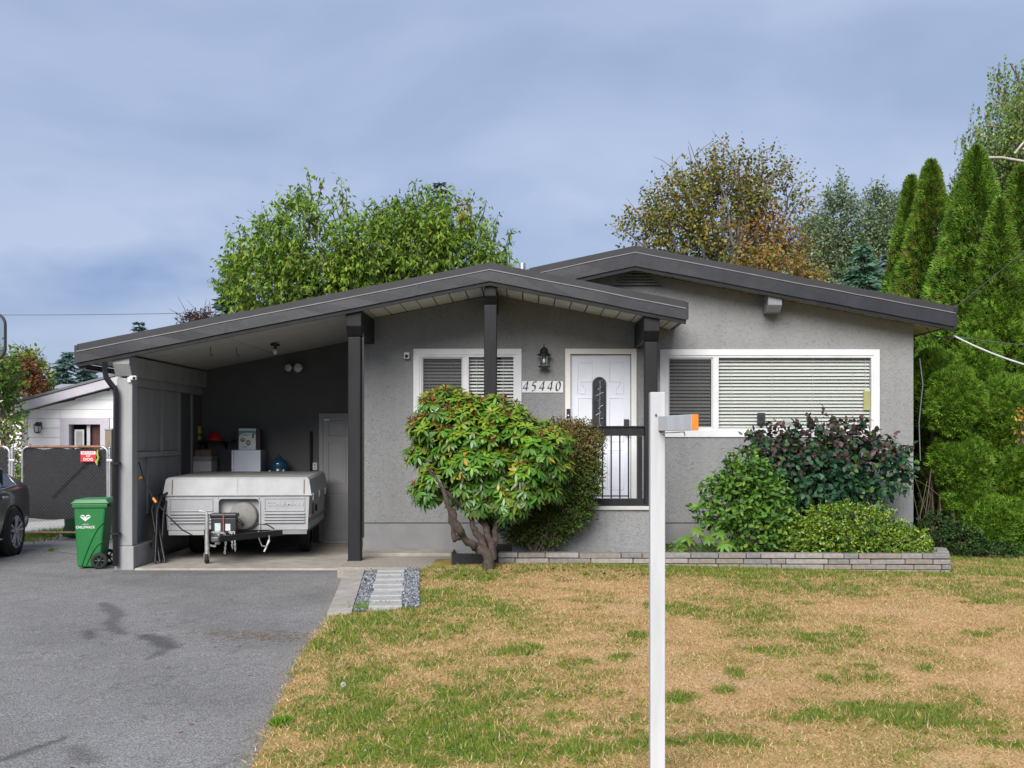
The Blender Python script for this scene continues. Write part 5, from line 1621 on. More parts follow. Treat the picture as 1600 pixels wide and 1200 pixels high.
# coach lamp on the outbuilding
x, z = xat(62, NY), zat(668, NY)
t = thing('coach_lamp', 'small black coach lamp on the white clapboard wall', 'lamp', (x, NY, z))
MB().box(x - .05, x + .05, NY - .03, NY - .001, z - .02, z + .12).build('back_plate', M['black'], t)
MB().lathe([(0, .13), (.03, .12), (.10, .04), (.02, .03)], (x, NY - .12, z), 12).build('cap', M['black'], t)
MB().lathe([(.075, .03), (.065, -.10)], (x, NY - .12, z), 12).build('glass', mat('lamp glass', (.5, .5, .48), .2), t)
MB().lathe([(.08, -.10), (.04, -.13), (0, -.14)], (x, NY - .12, z), 12).build('base', M['black'], t)
for k in range(4):
    an = k * math.pi / 2 + .78
    MB().tube([(x + .08 * math.cos(an), NY - .12 + .08 * math.sin(an), z + .03), (x + .07 * math.cos(an), NY - .12 + .07 * math.sin(an), z - .11)], .01, 4).build('cage_bar', M['black'], t)
# second house far behind: long grey roof over a white wall
FY = 26.0
t = thing('far_house', 'low white house with a long grey roof beyond the outbuilding', 'house', (xat(80, FY), FY, -.1))
MB().box(xat(-60, FY), xat(240, FY), FY + .3, FY + 8, -.1, zat(622, FY)).build('wall', nwhite, t)
MB().prism([(FY - .3, zat(624, FY)), (FY + 4.3, zat(600, FY + 4.3)), (FY + 8.6, zat(624, FY))], xat(22, FY), xat(250, FY), axis='x').build('roof', mat('light grey shingle', (.27, .29, .31), .9, var=.12, scale=6), t)
MB().box(xat(20, FY), xat(250, FY), FY - .36, FY - .3, zat(629, FY), zat(624, FY)).build('fascia', M['white'], t)
MB().tube([(xat(57.5, FY + 1), FY + 1, zat(622, FY + 1)), (xat(57.5, FY + 1), FY + 1, zat(610, FY + 1))], .08, 8).build('roof_vent', M['white'], t)
for px in (60, 100, 200):
    f = MB().box(xat(px, FY), xat(px, FY) + 1.4, FY + .26, FY + .32, .9, 2.0).build('window', M['white'], t)
    MB().box(xat(px, FY) + .08, xat(px, FY) + 1.32, FY + .25, FY + .258, .98, 1.92).build('pane', mat('far pane', (.05, .06, .07), .1), f)

# ------------------------------------------------------------------ basketball hoop
HY = 7.0
hx = xat(-14, HY)
t = thing('basketball_hoop', 'basketball hoop with a clear rounded backboard above the shrubs', 'hoop', (hx - .5, HY + .9, -.1))
q0, q1 = zat(562, HY), zat(490, HY)
w_ = xat(8, HY) - hx
oc = []
rr = .22
for cxx, czz, a0 in ((hx + w_ - rr, q1 - rr, 0), (hx - w_ + rr, q1 - rr, 90), (hx - w_ + rr, q0 + rr, 180), (hx + w_ - rr, q0 + rr, 270)):
    oc += [(cxx + rr * math.cos(D2R(a0 + k * 18)), czz + rr * math.sin(D2R(a0 + k * 18))) for k in range(6)]
MB().prism(oc, HY, HY + .02).build('backboard', glass_mat('clear acrylic', tint=(.75, .80, .80), base=.12, rough=.15), t)
MB().tube([(a, HY + .01, b) for a, b in oc] + [(oc[0][0], HY + .01, oc[0][1])], .028, 6, caps=False).build('backboard_rim', M['black'], t)
MB().tube([(hx - .5, HY + .9, -.1), (hx - .5, HY + .9, 2.2), (hx - .2, HY + .05, q0 + .35)], .06, 10).build('pole', M['black'], t)
MB().tube([(hx + .23 * math.cos(a), HY - .30 + .23 * math.sin(a), q0 + .2) for a in np.linspace(0, 2 * math.pi, 20)], .012, 6, caps=False).build('ring', mat('orange ring', (.5, .12, .02), .5), t)

# ------------------------------------------------------------------ parked car (backed in: its left flank faces the lawn)
def car():
    cy, cx_ = 0.50, -7.36 - .91
    g = -.10
    t = thing('parked_car', 'dark grey sedan at the left edge, rear wheel and flank showing', 'car', (cx_, cy, g), D2R(3.0))
    paint = mat('dark grey metallic paint', (.060, .060, .068), .28, .55, var=.05, scale=3, coat=.6)
    # local: nose toward -Y, rear wheel axle at y=0
    st = [  # y, half width, sill z, belt z, roof z, roof half width
        (-3.62, .55, .28, .58, .62, .40), (-3.45, .78, .22, .66, .72, .62), (-2.9, .89, .20, .76, .86, .70), (-2.3, .905, .20, .84, .94, .72), (-1.95, .91, .20, .90, 1.06, .68),
        (-1.45, .91, .20, .93, 1.36, .58), (-.9, .91, .20, .95, 1.44, .57), (-.3, .91, .20, .97, 1.43, .57), (.15, .91, .22, .99, 1.34, .58), (.55, .90, .25, 1.00, 1.14, .64), (.76, .86, .30, .99, 1.03, .68), (.90, .78, .36, .93, .96, .62), (.96, .68, .42, .80, .82, .52)]
    def sect(y, w, zs, zb, zr, rw):
        zm = zs + (zb - zs) * .45
        pts = [(w * .90, zs), (w * .985, zs + .10), (w, zm), (w * .99, zb - .10), (w * .955, zb), (rw + (w * .955 - rw) * .25, zb + (zr - zb) * .72), (rw * .9, zr - .012), (rw * .5, zr + .012), (0, zr + .018)]
        return [(x, y, z) for x, z in pts] + [(-x, y, z) for x, z in pts[-2::-1]]
    S = [sect(*s) for s in st]
    nv = len(S[0])
    b = MB()
    v = [p for s in S for p in s]
    f = []
    for i in range(len(S) - 1):
        for k in range(nv - 1):
            f.append((i * nv + k, (i + 1) * nv + k, (i + 1) * nv + k + 1, i * nv + k + 1))
        f.append((i * nv + nv - 1, (i + 1) * nv + nv - 1, (i + 1) * nv, i * nv))
    f.append(tuple(range(nv))); f.append(tuple(range(len(v) - 1, len(v) - nv - 1, -1)))
    b.add(v, f, True)
    body_ = b.build('body', paint, t, world=False)
    ss = body_.modifiers.new('smooth', 'SUBSURF'); ss.levels = ss.render_levels = 2
    glass = mat('tinted car glass', (.012, .014, .016), .05, var=.05, spec=.8)
    # side glass on both flanks
    def sp(i, q, sx, out=.012):
        y, w, zs, zb, zr, rw = st[i]
        a = Vector((w * .955, y, zb)); c = Vector((rw + (w * .955 - rw) * .25, y, zb + (zr - zb) * .72))
        p = a.lerp(c, q)
        return (sx * (p.x + out), p.y, p.z)
    for sx in (-1, 1):
        for i0, i1, nm in ((5, 6, 'side_window'), (6, 7, 'side_window'), (7, 8, 'quarter_window')):
            pm_ = MB().add([sp(i0, .06, sx), sp(i1, .06, sx), sp(i1, .92, sx), sp(i0, .92, sx)], [(0, 1, 2, 3) if sx > 0 else (3, 2, 1, 0)])
            pm_.build(nm, glass, t, world=False)
        tp = [sp(5, 1.0, sx, .016), sp(6, 1.0, sx, .016), sp(7, 1.0, sx, .016), sp(8, .95, sx, .016), sp(8, .05, sx, .016), sp(7, 0, sx, .016), sp(5, 0, sx, .016)]
        MB().tube(tp, .009, 5).build('window_trim', M['chrome'], t, world=False)
        MB().box(sx * .913 if sx > 0 else -.935, .935 if sx > 0 else -.913, -.46, -.27, .835, .865).build('door_handle', M['chrome'], t, world=False, bevel=.008)
        MB().tube([(sx * .905, -1.0 + 0, .30), (sx * .918, -.62, .32), (sx * .915, -.5, .95)], .004, 4).build('door_seam', M['black'], t, world=False)
        MB().tube([(sx * .90, -2.6, .235), (sx * .915, -1.5, .25), (sx * .905, -.45, .27)], .014, 6).build('sill_trim', M['chrome'], t, world=False)
    MB().add([(-.52, .60, 1.14), (.52, .60, 1.14), (.50, .18, 1.36), (-.50, .18, 1.36)], [(0, 1, 2, 3)]).build('rear_window', glass, t, world=False)
    MB().add([(-.60, -1.98, 1.07), (.60, -1.98, 1.07), (.52, -1.46, 1.385), (-.52, -1.46, 1.385)], [(3, 2, 1, 0)]).build('windscreen', glass, t, world=False)
    for sx in (-1, 1):
        MB().ball((sx * .56, .90, .80), .14, .06, .07, 12, 8).build('tail_light', mat('red lens', (.25, .01, .01), .15), t, world=False)
        MB().ball((sx * .64, -3.44, .59), .15, .09, .055, 14, 8).build('headlight', mat('clear lens', (.16, .17, .18), .08), t, world=False)
        MB().box(sx * .96 - .08, sx * .96 + .08, -1.72, -1.60, .94, 1.06).build('mirror', paint, t, world=False, bevel=.03)
    gl_ = MB().box(-.42, .42, -3.655, -3.60, .40, .58).build('grille', M['blackplastic'], t, world=False, bevel=.02)
    for k in range(4):
        MB().box(-.40, .40, -3.668, -3.655, .42 + .04 * k, .428 + .04 * k).build('grille_bar', M['chrome'], gl_, world=False)
    MB().box(-.26, .26, .955, .97, .55, .66).build('number_plate', M['white'], t, world=False)
    rim = mat('alloy rim', (.42, .43, .46), .3, .7, var=.1)
    for y in (0, -2.70):
        for sx in (-1, 1):
            wx = sx * .80
            arch_ = MB().lathe([(.0, -.02), (.385, -.02), (.385, .116), (.36, .122)], (0, 0, 0), 28, 'x')
            arch_ = moved(arch_, lambda p: Vector((wx + sx * p.x, y + p.y, .345 + p.z)))
            arch_.build('wheel_arch', M['rubber'], t, world=False)
            wh = MB().lathe([(.235, -.10), (.31, -.105), (.335, -.08), (.338, .08), (.31, .105), (.235, .115)], (0, 0, 0), 32, 'x')
            whm = moved(wh, lambda p: Vector((wx + sx * (p.x + .03), y + p.y, .338 + p.z))).build('wheel', M['rubber'], t, world=False)
            rm = MB().lathe([(.24, -.05), (.245, .10), (.225, .115), (.22, .02), (.0, -.01)], (0, 0, 0), 32, 'x')
            for k in range(5):
                for d_ in (-.13, .13):
                    an = k * 2 * math.pi / 5 + d_ + .3
                    rm.tube([(.085, .03 * math.cos(an), .03 * math.sin(an)), (.10, .12 * math.cos(an + d_ * .2), .12 * math.sin(an + d_ * .2)), (.105, .225 * math.cos(an + d_ * .5), .225 * math.sin(an + d_ * .5))], .020, 6)
            rm.lathe([(.05, .06), (.045, .115), (0, .12)], (0, 0, 0), 14, 'x')
            moved(rm, lambda p: Vector((wx + sx * (p.x + .03), y + p.y, .338 + p.z))).build('rim', rim, whm, world=False)
car()

# ------------------------------------------------------------------ real-estate sign post on the lawn
SY = FPX / 300.0 - CAM_D
spx = xat(1026.5, SY)
gz = float(lawn_z(spx, SY))
wood = mat('white painted timber', (.50, .51, .53), .5, var=.18, scale=6, bump=.25, bscale=26, stretch=(1, 1, .12))
t = thing('sign_post', 'tall white timber post with a short arm standing on the lawn', 'post', (spx, SY, gz))
MB().box(spx - .0385, spx + .0385, SY - .0385, SY + .0385, gz - .25, zat(613, SY)).build('upright', wood, t, bevel=.004)
# the arm points forward and to the right, with an orange painted end
ax = Vector((.10, -.50, 0)); al = ax.length; ad = ax.normalized(); asd = Vector((-ad.y, ad.x, 0))
a0 = Vector((spx + .018, SY - .040, zat(662, SY)))
def armbox(t0, t1, w, h, nm, m):
    q = []
    for tt in (t0, t1):
        for s_, u in ((-1, -1), (1, -1), (1, 1), (-1, 1)):
            q.append(a0 + ad * tt + asd * s_ * w / 2 + Vector((0, 0, u * h / 2)))
    return MB().add(q, [(0, 1, 2, 3), (7, 6, 5, 4), (0, 4, 5, 1), (1, 5, 6, 2), (2, 6, 7, 3), (3, 7, 4, 0)]).build(nm, m, t, bevel=.003)
armbox(.0, al, .034, .076, 'arm', wood)
armbox(al + .0005, al + .005, .0345, .0765, 'arm_end', mat('orange end paint', (.62, .20, .025), .6, var=.2, scale=30, stretch=(1, 1, .2)))
MB().tube([a0 + Vector((0, 0, -.05)), a0 + ad * al * .7 + Vector((0, 0, -.045)), a0 + ad * al * .72 + Vector((0, 0, -.065))], .003, 5).build('hanging_rod', M['chrome'], t)
for k, (dx, z) in enumerate(((-.01, .045), (.012, -.04))):
    MB().lathe([(0, -.05), (.006, -.049), (.006, -.045)], (spx + dx, SY, zat(662, SY) + z), 8, 'y').build('screw', M['rust'], t)
# ------------------------------------------------------------------ stone edging wall and bed
RA, RB = Vector((xat(778, -1.78), -1.78, 0)), Vector((xat(1485, -1.92), -1.92, 0))
RC = Vector((xat(1466, -1.0) + .10, -1.0, 0))                    # the return at the right end
rw = thing('stone_edging', 'low wall of grey stacked stone edging the flower bed', 'garden wall', (RA.x, RA.y, float(lawn_z(RA.x, RA.y))))
stone_mats = [mat('edging stone %d' % k, c, .9, var=.25, scale=16, bump=.5, bscale=60) for k, c in enumerate([(.25, .23, .22), (.20, .19, .185), (.29, .265, .245), (.23, .20, .175)])]
stone_me = {}
def stone_run(A, B, ztop, courses, depth, seed):
    r = random.Random(seed)
    d = (B - A); Ln = d.length; d.normalize()
    ang_ = math.atan2(d.y, d.x)
    zlow = lambda s: float(lawn_z(A.x + d.x * s, A.y + d.y * s)) - .03
    for c in range(courses):
        s = -r.uniform(0, .15)
        while s < Ln:
            w = r.choice([.18, .26, .34, .42, .52])
            s2 = min(s + w, Ln)
            a = max(s, 0)
            if s2 - a < .05: s = s2; continue
            za = ztop - (c + 1) * .066
            if ztop - c * .066 < zlow((a + s2) / 2) + .01: s = s2; continue
            wq = round(s2 - a, 2)
            m = r.randrange(4)
            key = (wq, m, depth)
            if key not in stone_me:
                stone_me[key] = box_mesh('brick', max(wq - .009, .03), depth, .058, stone_mats[m], .006)
            p = A + d * ((a + s2) / 2) + Vector((-d.y, d.x, 0)) * (depth / 2 + r.uniform(-.009, .006))
            p.z = za + .033 + r.uniform(-.002, .002)
            piece('brick', stone_me[key], rw, p, (r.uniform(-.015, .015), r.uniform(-.006, .006), ang_ + r.uniform(-.012, .012)))
            s = s2
stone_run(RA, RB, .165, 4, .20, 5)
rbk = RB + Vector((.0, .205, 0))
stone_run(RB, RC, .162, 4, .18, 6)
back = MB().prism([(RA.x, RA.y + .03), (RB.x - .05, RB.y + .03), (RC.x - .10, RC.y), (RC.x - .12, RC.y + .1), (RA.x + .02, RA.y + .17)], -.25, .10, axis='z')
back.build('core', mat('dark joint', (.05, .045, .04), .95), rw)
bed = MB().prism([(-.55, -1.70), (RB.x - .1, RB.y + .1), (RC.x - .08, -.9), (5.46, .0), (-.55, .0)], -.3, .115, axis='z')
tag(bed.build('soil', mat('dark bed soil', (.055, .04, .028), .95, var=.4, scale=20, bump=.8, bscale=60)), 'dark soil of the flower bed', kind='structure')
# dark plank beside the wall
x0, x1 = xat(706, -1.80), xat(772, -1.80)
t = tag(MB().box(x0, x1, -1.86, -1.80, -.02, zat(865, -1.83)).build('edging_board', M['trim'], base=(x0, -1.83, 0), bevel=.006), 'dark board set on edge left of the stone edging', 'board')
# path gravel
gp, gd = [], []
for i in range(5200):
    tt, s = RND.uniform(.02, PL - .02), RND.uniform(-.215, .43)
    if -.075 < s < .275 and RND.random() < .93: continue
    gp.append(on_path(tt, s, .018))
gp = np.array([tuple(p) for p in gp])
gv_, gf_ = np.array([(0, 0, .6), (.5, 0, 0), (0, .5, 0), (-.5, 0, 0), (0, -.5, 0)]), [(0, 1, 2), (0, 2, 3), (0, 3, 4), (0, 4, 1)]
cg_ = pick_col([(.22, .235, .25), (.13, .14, .155), (.32, .33, .34), (.07, .078, .088)], len(gp), jit=.2)
M['pebble'] = attr_mat('crushed stone', 'tint', .85)
go = add_leaves('gravel', None, (gv_, gf_), gp, np.concatenate([NR.standard_normal((len(gp), 2)), .2 * NR.standard_normal((len(gp), 1))], 1), NR.standard_normal((len(gp), 3)) * .3 + np.array([0, 0, 1]), NR.uniform(.02, .045, len(gp)), NR.uniform(.018, .035, len(gp)), cg_, M['pebble'], kind='stuff', off=on_path(0, 0))
tag(go, 'blue grey crushed stone either side of the pavers')

# ------------------------------------------------------------------ rhododendron
def leaf_objects(parent, name, tmpl, P, D, N, L, W, C, mat_, n_obj, eye=Vector((0, -CAM_D, EYE))):
    """The leaves nearest the viewer as objects sharing a few meshes, the rest as one mass."""
    P = np.asarray(P); order = np.argsort(P[:, 1] + .1 * NR.random(len(P)))
    big, rest = order[:n_obj], order[n_obj:]
    root = root_of(parent)
    meshes = []
    K = 10
    ci = NR.choice(big, K, replace=False) if len(big) > K else big
    for k in range(len(ci)):
        me = scatter_mesh(name, tmpl, [(0, 0, 0)], [(1, 0, 0)], [(0, 0, 1)], 1.0, 1.0, C[ci[k]][None], mat_)
        meshes.append(me)
    CI = C[ci]
    for i in big:
        k = int(np.argmin(((CI - C[i]) ** 2).sum(1)))
        d = Vector(D[i]).normalized(); s = Vector(N[i]).cross(d).normalized(); n_ = d.cross(s)
        o = link_obj(name, meshes[k], parent)
        m = Matrix(((d.x * L[i], s.x * W[i], n_.x * W[i], 0), (d.y * L[i], s.y * W[i], n_.y * W[i], 0), (d.z * L[i], s.z * W[i], n_.z * W[i], 0), (0, 0, 0, 1)))
        m.translation = Vector(P[i]) - root.location
        o.matrix_local = m
    if len(rest):
        o = add_leaves('foliage', parent, tmpl, P[rest], D[rest], N[rest], L[rest], W[rest], C[rest], mat_, kind='stuff')

RY = -2.35
rx, rz = xat(763, RY), float(lawn_z(xat(763, RY), RY))
t = thing('rhododendron', 'gnarled rhododendron with bright leaf whorls in front of the small window', 'shrub', (rx, RY, rz))
tr_ = MB()
def RP(px, py, dy=0.0): return at(px, py, RY + dy)
def limb(pts, r0, r1):
    pts = [Vector(p) for p in pts]
    fine = []
    for a, b in zip(pts[:-1], pts[1:]):
        for k in range(4):
            fine.append(a.lerp(b, k / 4) + Vector((RND.uniform(-1, 1), RND.uniform(-1, 1), RND.uniform(-1, 1))) * .014)
    fine.append(pts[-1])
    n = len(fine)
    tr_.tube(fine, [r0 + (r1 - r0) * (k / (n - 1)) + RND.uniform(-.14, .14) * r0 for k in range(n)], 9)
base_ = Vector((rx, RY, rz - .05))
limb([base_, RP(764, 868), RP(745, 856, .05), RP(728, 845), RP(715, 826, -.1), RP(706, 800, -.1), RP(690, 760, -.1), RP(668, 730)], .072, .020)
limb([RP(766, 872, .03), RP(752, 845, .12), RP(738, 822, .15), RP(733, 790, .1), RP(745, 740), RP(760, 680)], .052, .018)
limb([RP(768, 875, .02), RP(768, 848, .1), RP(758, 820, .25), RP(742, 800, .3), RP(770, 760, .3), RP(810, 700, .3)], .05, .018)
limb([RP(770, 872, .04), RP(772, 840, .2), RP(780, 800, .35), RP(820, 760, .4), RP(860, 700, .3)], .042, .016)
limb([RP(722, 838), RP(712, 842, .05), RP(704, 815, .2), RP(700, 770, .3), RP(720, 700, .3), RP(700, 650, .2)], .035, .014)
limb([RP(733, 800, .1), RP(700, 770, .0), RP(655, 735, .1)], .03, .012)
for k in range(16):
    a = RP(RND.uniform(690, 800), RND.uniform(735, 790), RND.uniform(0, .4)); b = RP(RND.uniform(645, 890), RND.uniform(640, 735), RND.uniform(-.3, .7))
    limb([a, a.lerp(b, .5) + Vector((0, 0, .05)), b], .016, .007)
tr_.build('trunk', mat('rhododendron bark', (.058, .042, .032), .9, var=.5, scale=18, bump=.8, bscale=50), t)
# whorls on the crown surface
ells = []
for px, py, rpx, rpy in ((706, 672, 54, 58), (770, 680, 70, 62), (825, 702, 60, 50), (682, 715, 36, 46), (740, 730, 80, 52), (840, 738, 42, 44), (712, 634, 36, 24), (765, 634, 30, 22), (800, 735, 60, 40), (695, 752, 36, 30), (684, 758, 26, 22), (735, 772, 34, 24), (800, 768, 50, 28), (740, 652, 60, 30)):
    c = RP(px, py, .25)
    s = 131.0
    ells.append((c.x, c.y, c.z, rpx / s, min(rpx, 62) / s * .95, rpy / s))
ells = np.array(ells)
def in_any(P, sc):
    r = np.zeros(len(P), bool)
    for e in ells:
        r |= (((P - e[:3]) / (e[3:] * sc)) ** 2).sum(1) < 1
    return r
P0_, _u = crown_pts([tuple(e) for e in ells], 2600, .80, 3)
P0_ = P0_[(P0_[:, 2] > zat(795, RY))]
cl = []
for p in P0_:                                         # cushions of foliage with gaps between
    if all((p - q) @ (p - q) > .215 ** 2 for q in cl) and RND.random() < .9: cl.append(p)
cl = np.array(cl)
cc_ = np.array([e[:3] for e in ells]).mean(0)
sel, P, u = [], [], []
for p in cl:
    r_ = RND.uniform(.11, .19)
    out = norm(p - cc_ + np.array([0, -.1, .15]))
    got = []
    for _ in range(150):
        d = rand_dirs(1)[0]
        if d @ out < -.35: continue
        q = p + d * r_ * np.array([1.1, 1.1, .8]) * RND.uniform(.8, 1.1)
        if all((q - s_) @ (q - s_) > .088 ** 2 for s_ in got): 
            got.append(q); P.append(q); u.append(norm(d + .6 * out))
P, u = np.array(P), np.array(u)
# sparse inner leaves that close the crown from behind
Pi, ui = crown_pts([tuple(e) for e in ells], 150, .35, 4)
P, u = np.concatenate([P, Pi]), np.concatenate([u, ui])
LP, LD, LN, LL, LW, LC = [], [], [], [], [], []
pods, podn = [], []
for p, d in zip(P, u):
    ax_ = norm(d * .7 + np.array([0, -.15, .75]))
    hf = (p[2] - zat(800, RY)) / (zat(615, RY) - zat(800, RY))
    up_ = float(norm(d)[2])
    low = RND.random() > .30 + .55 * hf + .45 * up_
    n = RND.randint(9, 13)
    e1 = norm(np.cross(ax_, [.3, .2, .9])); e2 = np.cross(ax_, e1)
    new = (not low) and RND.random() < .8
    for k in range(n):
        a = k * 2.39996
        tilt = RND.uniform(.15, .5) if new and k < n * .6 else RND.uniform(-.45, .15)
        r_ = e1 * math.cos(a) + e2 * math.sin(a)
        dd = norm(r_ + ax_ * tilt + np.array([0, 0, -.10 if tilt < 0 else .0]))
        LP.append(p + r_ * .012); LD.append(dd); LN.append(norm(ax_ - dd * (ax_ @ dd) + .1 * NR.standard_normal(3)))
        LL.append(RND.uniform(.095, .135) * (.85 if new and k < 6 else 1)); LW.append(RND.uniform(.030, .042))
        if new and k < n * .65: c = (.20 + RND.uniform(-.07, .08), .30 + RND.uniform(-.07, .07), .028)
        elif RND.random() < .02: c = (.42, .25, .03)
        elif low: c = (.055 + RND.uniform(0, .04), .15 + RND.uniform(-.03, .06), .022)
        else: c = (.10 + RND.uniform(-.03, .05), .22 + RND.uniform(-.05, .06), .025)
        LC.append(c)
    if not low and RND.random() < .42:
        m_ = RND.randint(10, 18)
        pods.append(p + ax_ * .02); podn.append((ax_, m_))
LP, LD, LN, LL, LW, LC = map(np.array, (LP, LD, LN, LL, LW, LC))
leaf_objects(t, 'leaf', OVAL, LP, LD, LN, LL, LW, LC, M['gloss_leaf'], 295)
# brown seed heads
sp_, sd_ = [], []
for p, (a, m_) in zip(pods, podn):
    for k in range(m_):
        sp_.append(p + .004 * NR.standard_normal(3)); sd_.append(a * RND.uniform(.1, .7) + .8 * NR.standard_normal(3))
sp_, sd_ = np.array(sp_), np.array(sd_)
add_leaves('seed_heads', t, DIAMOND, sp_, sd_, NR.standard_normal(sp_.shape), NR.uniform(.04, .085, len(sp_)), .016, pick_col([(.20, .085, .03), (.28, .14, .045), (.13, .05, .022)], len(sp_)), M['needle'], kind='stuff')

# ------------------------------------------------------------------ generic leafy shrub
def shrub(name, label, cat, base, ells, n_tw, per, tw, L, W, cols, wts, tmpl=HEX, stems=6, n_obj=0, droop=.3, shell=.6, seed=1, leafmat='leaf', topcol=None, group=None, stem_r=.012):
    t = thing(name, label, cat, base, group=group)
    mb = MB()
    E = np.array(ells)
    for k in range(stems):
        e = E[RND.randrange(len(E))]
        b = Vector(base) + Vector((RND.uniform(-.12, .12), RND.uniform(-.06, .06), -.03))
        tip = Vector((e[0] + RND.uniform(-.8, .8) * e[3], e[1] + RND.uniform(-.8, .5) * e[4], e[2] + RND.uniform(-.2, .8) * e[5]))
        branch_tube(mb, b, tip, stem_r, stem_r * .35, .10, 6, 5)
    mb.build('stem', M['bark'], t)
    P, u = crown_pts(ells, n_tw, shell, seed)
    k = P[:, 2] > base[2] + .02
    P, u = P[k], u[k]
    pos, d, nn = twig_leaves(P, u + np.array([0, -.1, .35]), per, np.full(len(P), tw), L, droop)
    n = len(pos)
    nn = norm(nn + .6 * np.repeat(u, per, 0))
    c = pick_col(cols, n, wts)
    if topcol is not None:
        zz = (pos[:, 2] - E[:, 2].min()) / max(1e-3, (E[:, 2] + E[:, 5]).max() - E[:, 2].min())
        q = NR.random(n) < topcol[1] * np.clip(zz * 1.6 - .45, 0, 1) * (.6 + .8 * fbm(pos[:, 0] * 5, pos[:, 2] * 5, 2, 7))
        c[q] = pick_col(topcol[0], int(q.sum()))
    Ls, Ws = L * NR.uniform(.75, 1.2, n), W * NR.uniform(.8, 1.2, n)
    if n_obj:
        leaf_objects(t, 'leaf', tmpl, pos, d, nn, Ls, Ws, c, M[leafmat], n_obj)
    else:
        add_leaves('foliage', t, tmpl, pos, d, nn, Ls, Ws, c, M[leafmat], kind='stuff')
    return t
def EL(px, py, rx, ry, Y, ry_m=None):
    c = at(px, py, Y); s = FPX / (Y + CAM_D)
    return (c.x, c.y, c.z, rx / s, ry_m if ry_m else min(rx, ry) / s * .9, ry / s)
BZ0 = .11
# dark small-leaved shrub behind the rhododendron
shrub('barberry_shrub', 'dark small-leaved shrub with reddish tips behind the rhododendron, against the railing', 'shrub', (xat(845, -1.5), -1.48, BZ0),
      [EL(880, 725, 62, 72, -1.5, .26), EL(850, 790, 66, 66, -1.45, .26), EL(815, 800, 40, 55, -1.45, .22), EL(910, 698, 38, 42, -1.6, .2), EL(912, 745, 30, 40, -1.6, .2), EL(880, 680, 45, 24, -1.5, .22), EL(890, 780, 45, 55, -1.5, .25)],
      10500, 5, .09, .034, .018, [(.06, .12, .018), (.10, .16, .026), (.035, .06, .014), (.13, .09, .025)], [4, 4, 2, 1], DIAMOND, 26, shell=.35, seed=9, topcol=([(.17, .08, .028), (.15, .14, .03), (.22, .16, .06)], .7))
# bed in front of the picture window
shrub('hydrangea_shrub', 'fresh green leafy shrub left of the purple smoke bush', 'shrub', (xat(1165, -1.1), -1.1, BZ0),
      [EL(1165, 770, 48, 55, -1.15, .32), EL(1130, 790, 42, 40, -1.2, .3), EL(1200, 790, 40, 52, -1.2, .3), EL(1168, 735, 30, 28, -1.2, .22), EL(1185, 830, 55, 32, -1.25, .25)],
      1000, 5, .11, .078, .044, [(.07, .18, .024), (.115, .24, .03), (.045, .11, .02), (.19, .31, .035)], [4, 3, 2, 2], HEX, 22, n_obj=150, seed=12, shell=.5)
shrub('smoke_bush', 'purple topped smoke bush with round leaves under the picture window', 'shrub', (xat(1300, -.7), -.7, BZ0),
      [EL(1290, 735, 105, 52, -.75, .42), EL(1370, 735, 48, 52, -.75, .3), EL(1205, 705, 42, 34, -.75, .25), EL(1290, 690, 70, 26, -.75, .3), EL(1300, 780, 85, 40, -.75, .35), EL(1395, 715, 22, 30, -.75, .15), EL(1235, 740, 60, 50, -.75, .3), EL(1290, 670, 16, 18, -.75, .1), EL(1340, 682, 26, 16, -.75, .15)],
      980, 6, .16, .084, .062, [(.030, .095, .048), (.055, .14, .055), (.02, .055, .032), (.10, .20, .035)], [4, 3, 3, 1], HEX, 30, n_obj=200, seed=15, shell=.45, topcol=([(.075, .036, .042), (.10, .052, .050), (.07, .055, .042)], .72))
shrub('euonymus_mound', 'low mounded yellow green shrub at the right end of the bed', 'shrub', (xat(1345, -1.45), -1.45, BZ0),
      [EL(1325, 828, 82, 38, -1.45, .36), EL(1270, 842, 40, 30, -1.45, .28), EL(1395, 845, 52, 24, -1.45, .3), EL(1430, 856, 22, 14, -1.5, .2), EL(1360, 850, 80, 22, -1.5, .3)],
      2600, 6, .07, .042, .022, [(.16, .26, .02), (.09, .19, .02), (.05, .115, .018), (.28, .33, .03)], [4, 3, 2, 2], HEX, 24, seed=21, shell=.55, leafmat='gloss_leaf')
# big-leaved plant at the left of the bed
hx0, hy0 = xat(1100, -1.5), -1.45
t = thing('hellebore', 'low plant with big fingered light green leaves at the edge of the bed', 'plant', (hx0, hy0, BZ0))
sb = MB()
P_, D_, N_, L_, W_, C_ = [], [], [], [], [], []
for px, py in ((1112, 836), (1075, 842), (1090, 828), (1130, 850), (1058, 858), (1100, 855), (1085, 862), (1125, 832), (1142, 852), (1068, 848), (1050, 864), (1118, 862), (1105, 842)):
    c = at(px, py, hy0 + RND.uniform(-.15, .15))
    sb.tube([(hx0 + RND.uniform(-.1, .1), hy0, BZ0 - .02), Vector((hx0, hy0, BZ0)).lerp(c, .6) + Vector((0, 0, .04)), c], .006, 5)
    nrm = norm(np.array([RND.uniform(-.4, .4), -.6, .8]))
    e1 = norm(np.cross(nrm, [.2, .9, .1])); e2 = np.cross(nrm, e1)
    a0_ = RND.uniform(0, 6.28)
    for k in range(8):
        a = a0_ + k * .72
        d = e1 * math.cos(a) + e2 * math.sin(a) - nrm * .18
        P_.append(np.array(c)); D_.append(d); N_.append(nrm); L_.append(RND.uniform(.10, .15)); W_.append(RND.uniform(.038, .05)); C_.append((.11 + RND.uniform(-.03, .05), .24 + RND.uniform(-.05, .05), .035))
sb.build('stem', M['leaf_stem'] if 'leaf_stem' in M else mat('green stem', (.08, .14, .03), .6), t)
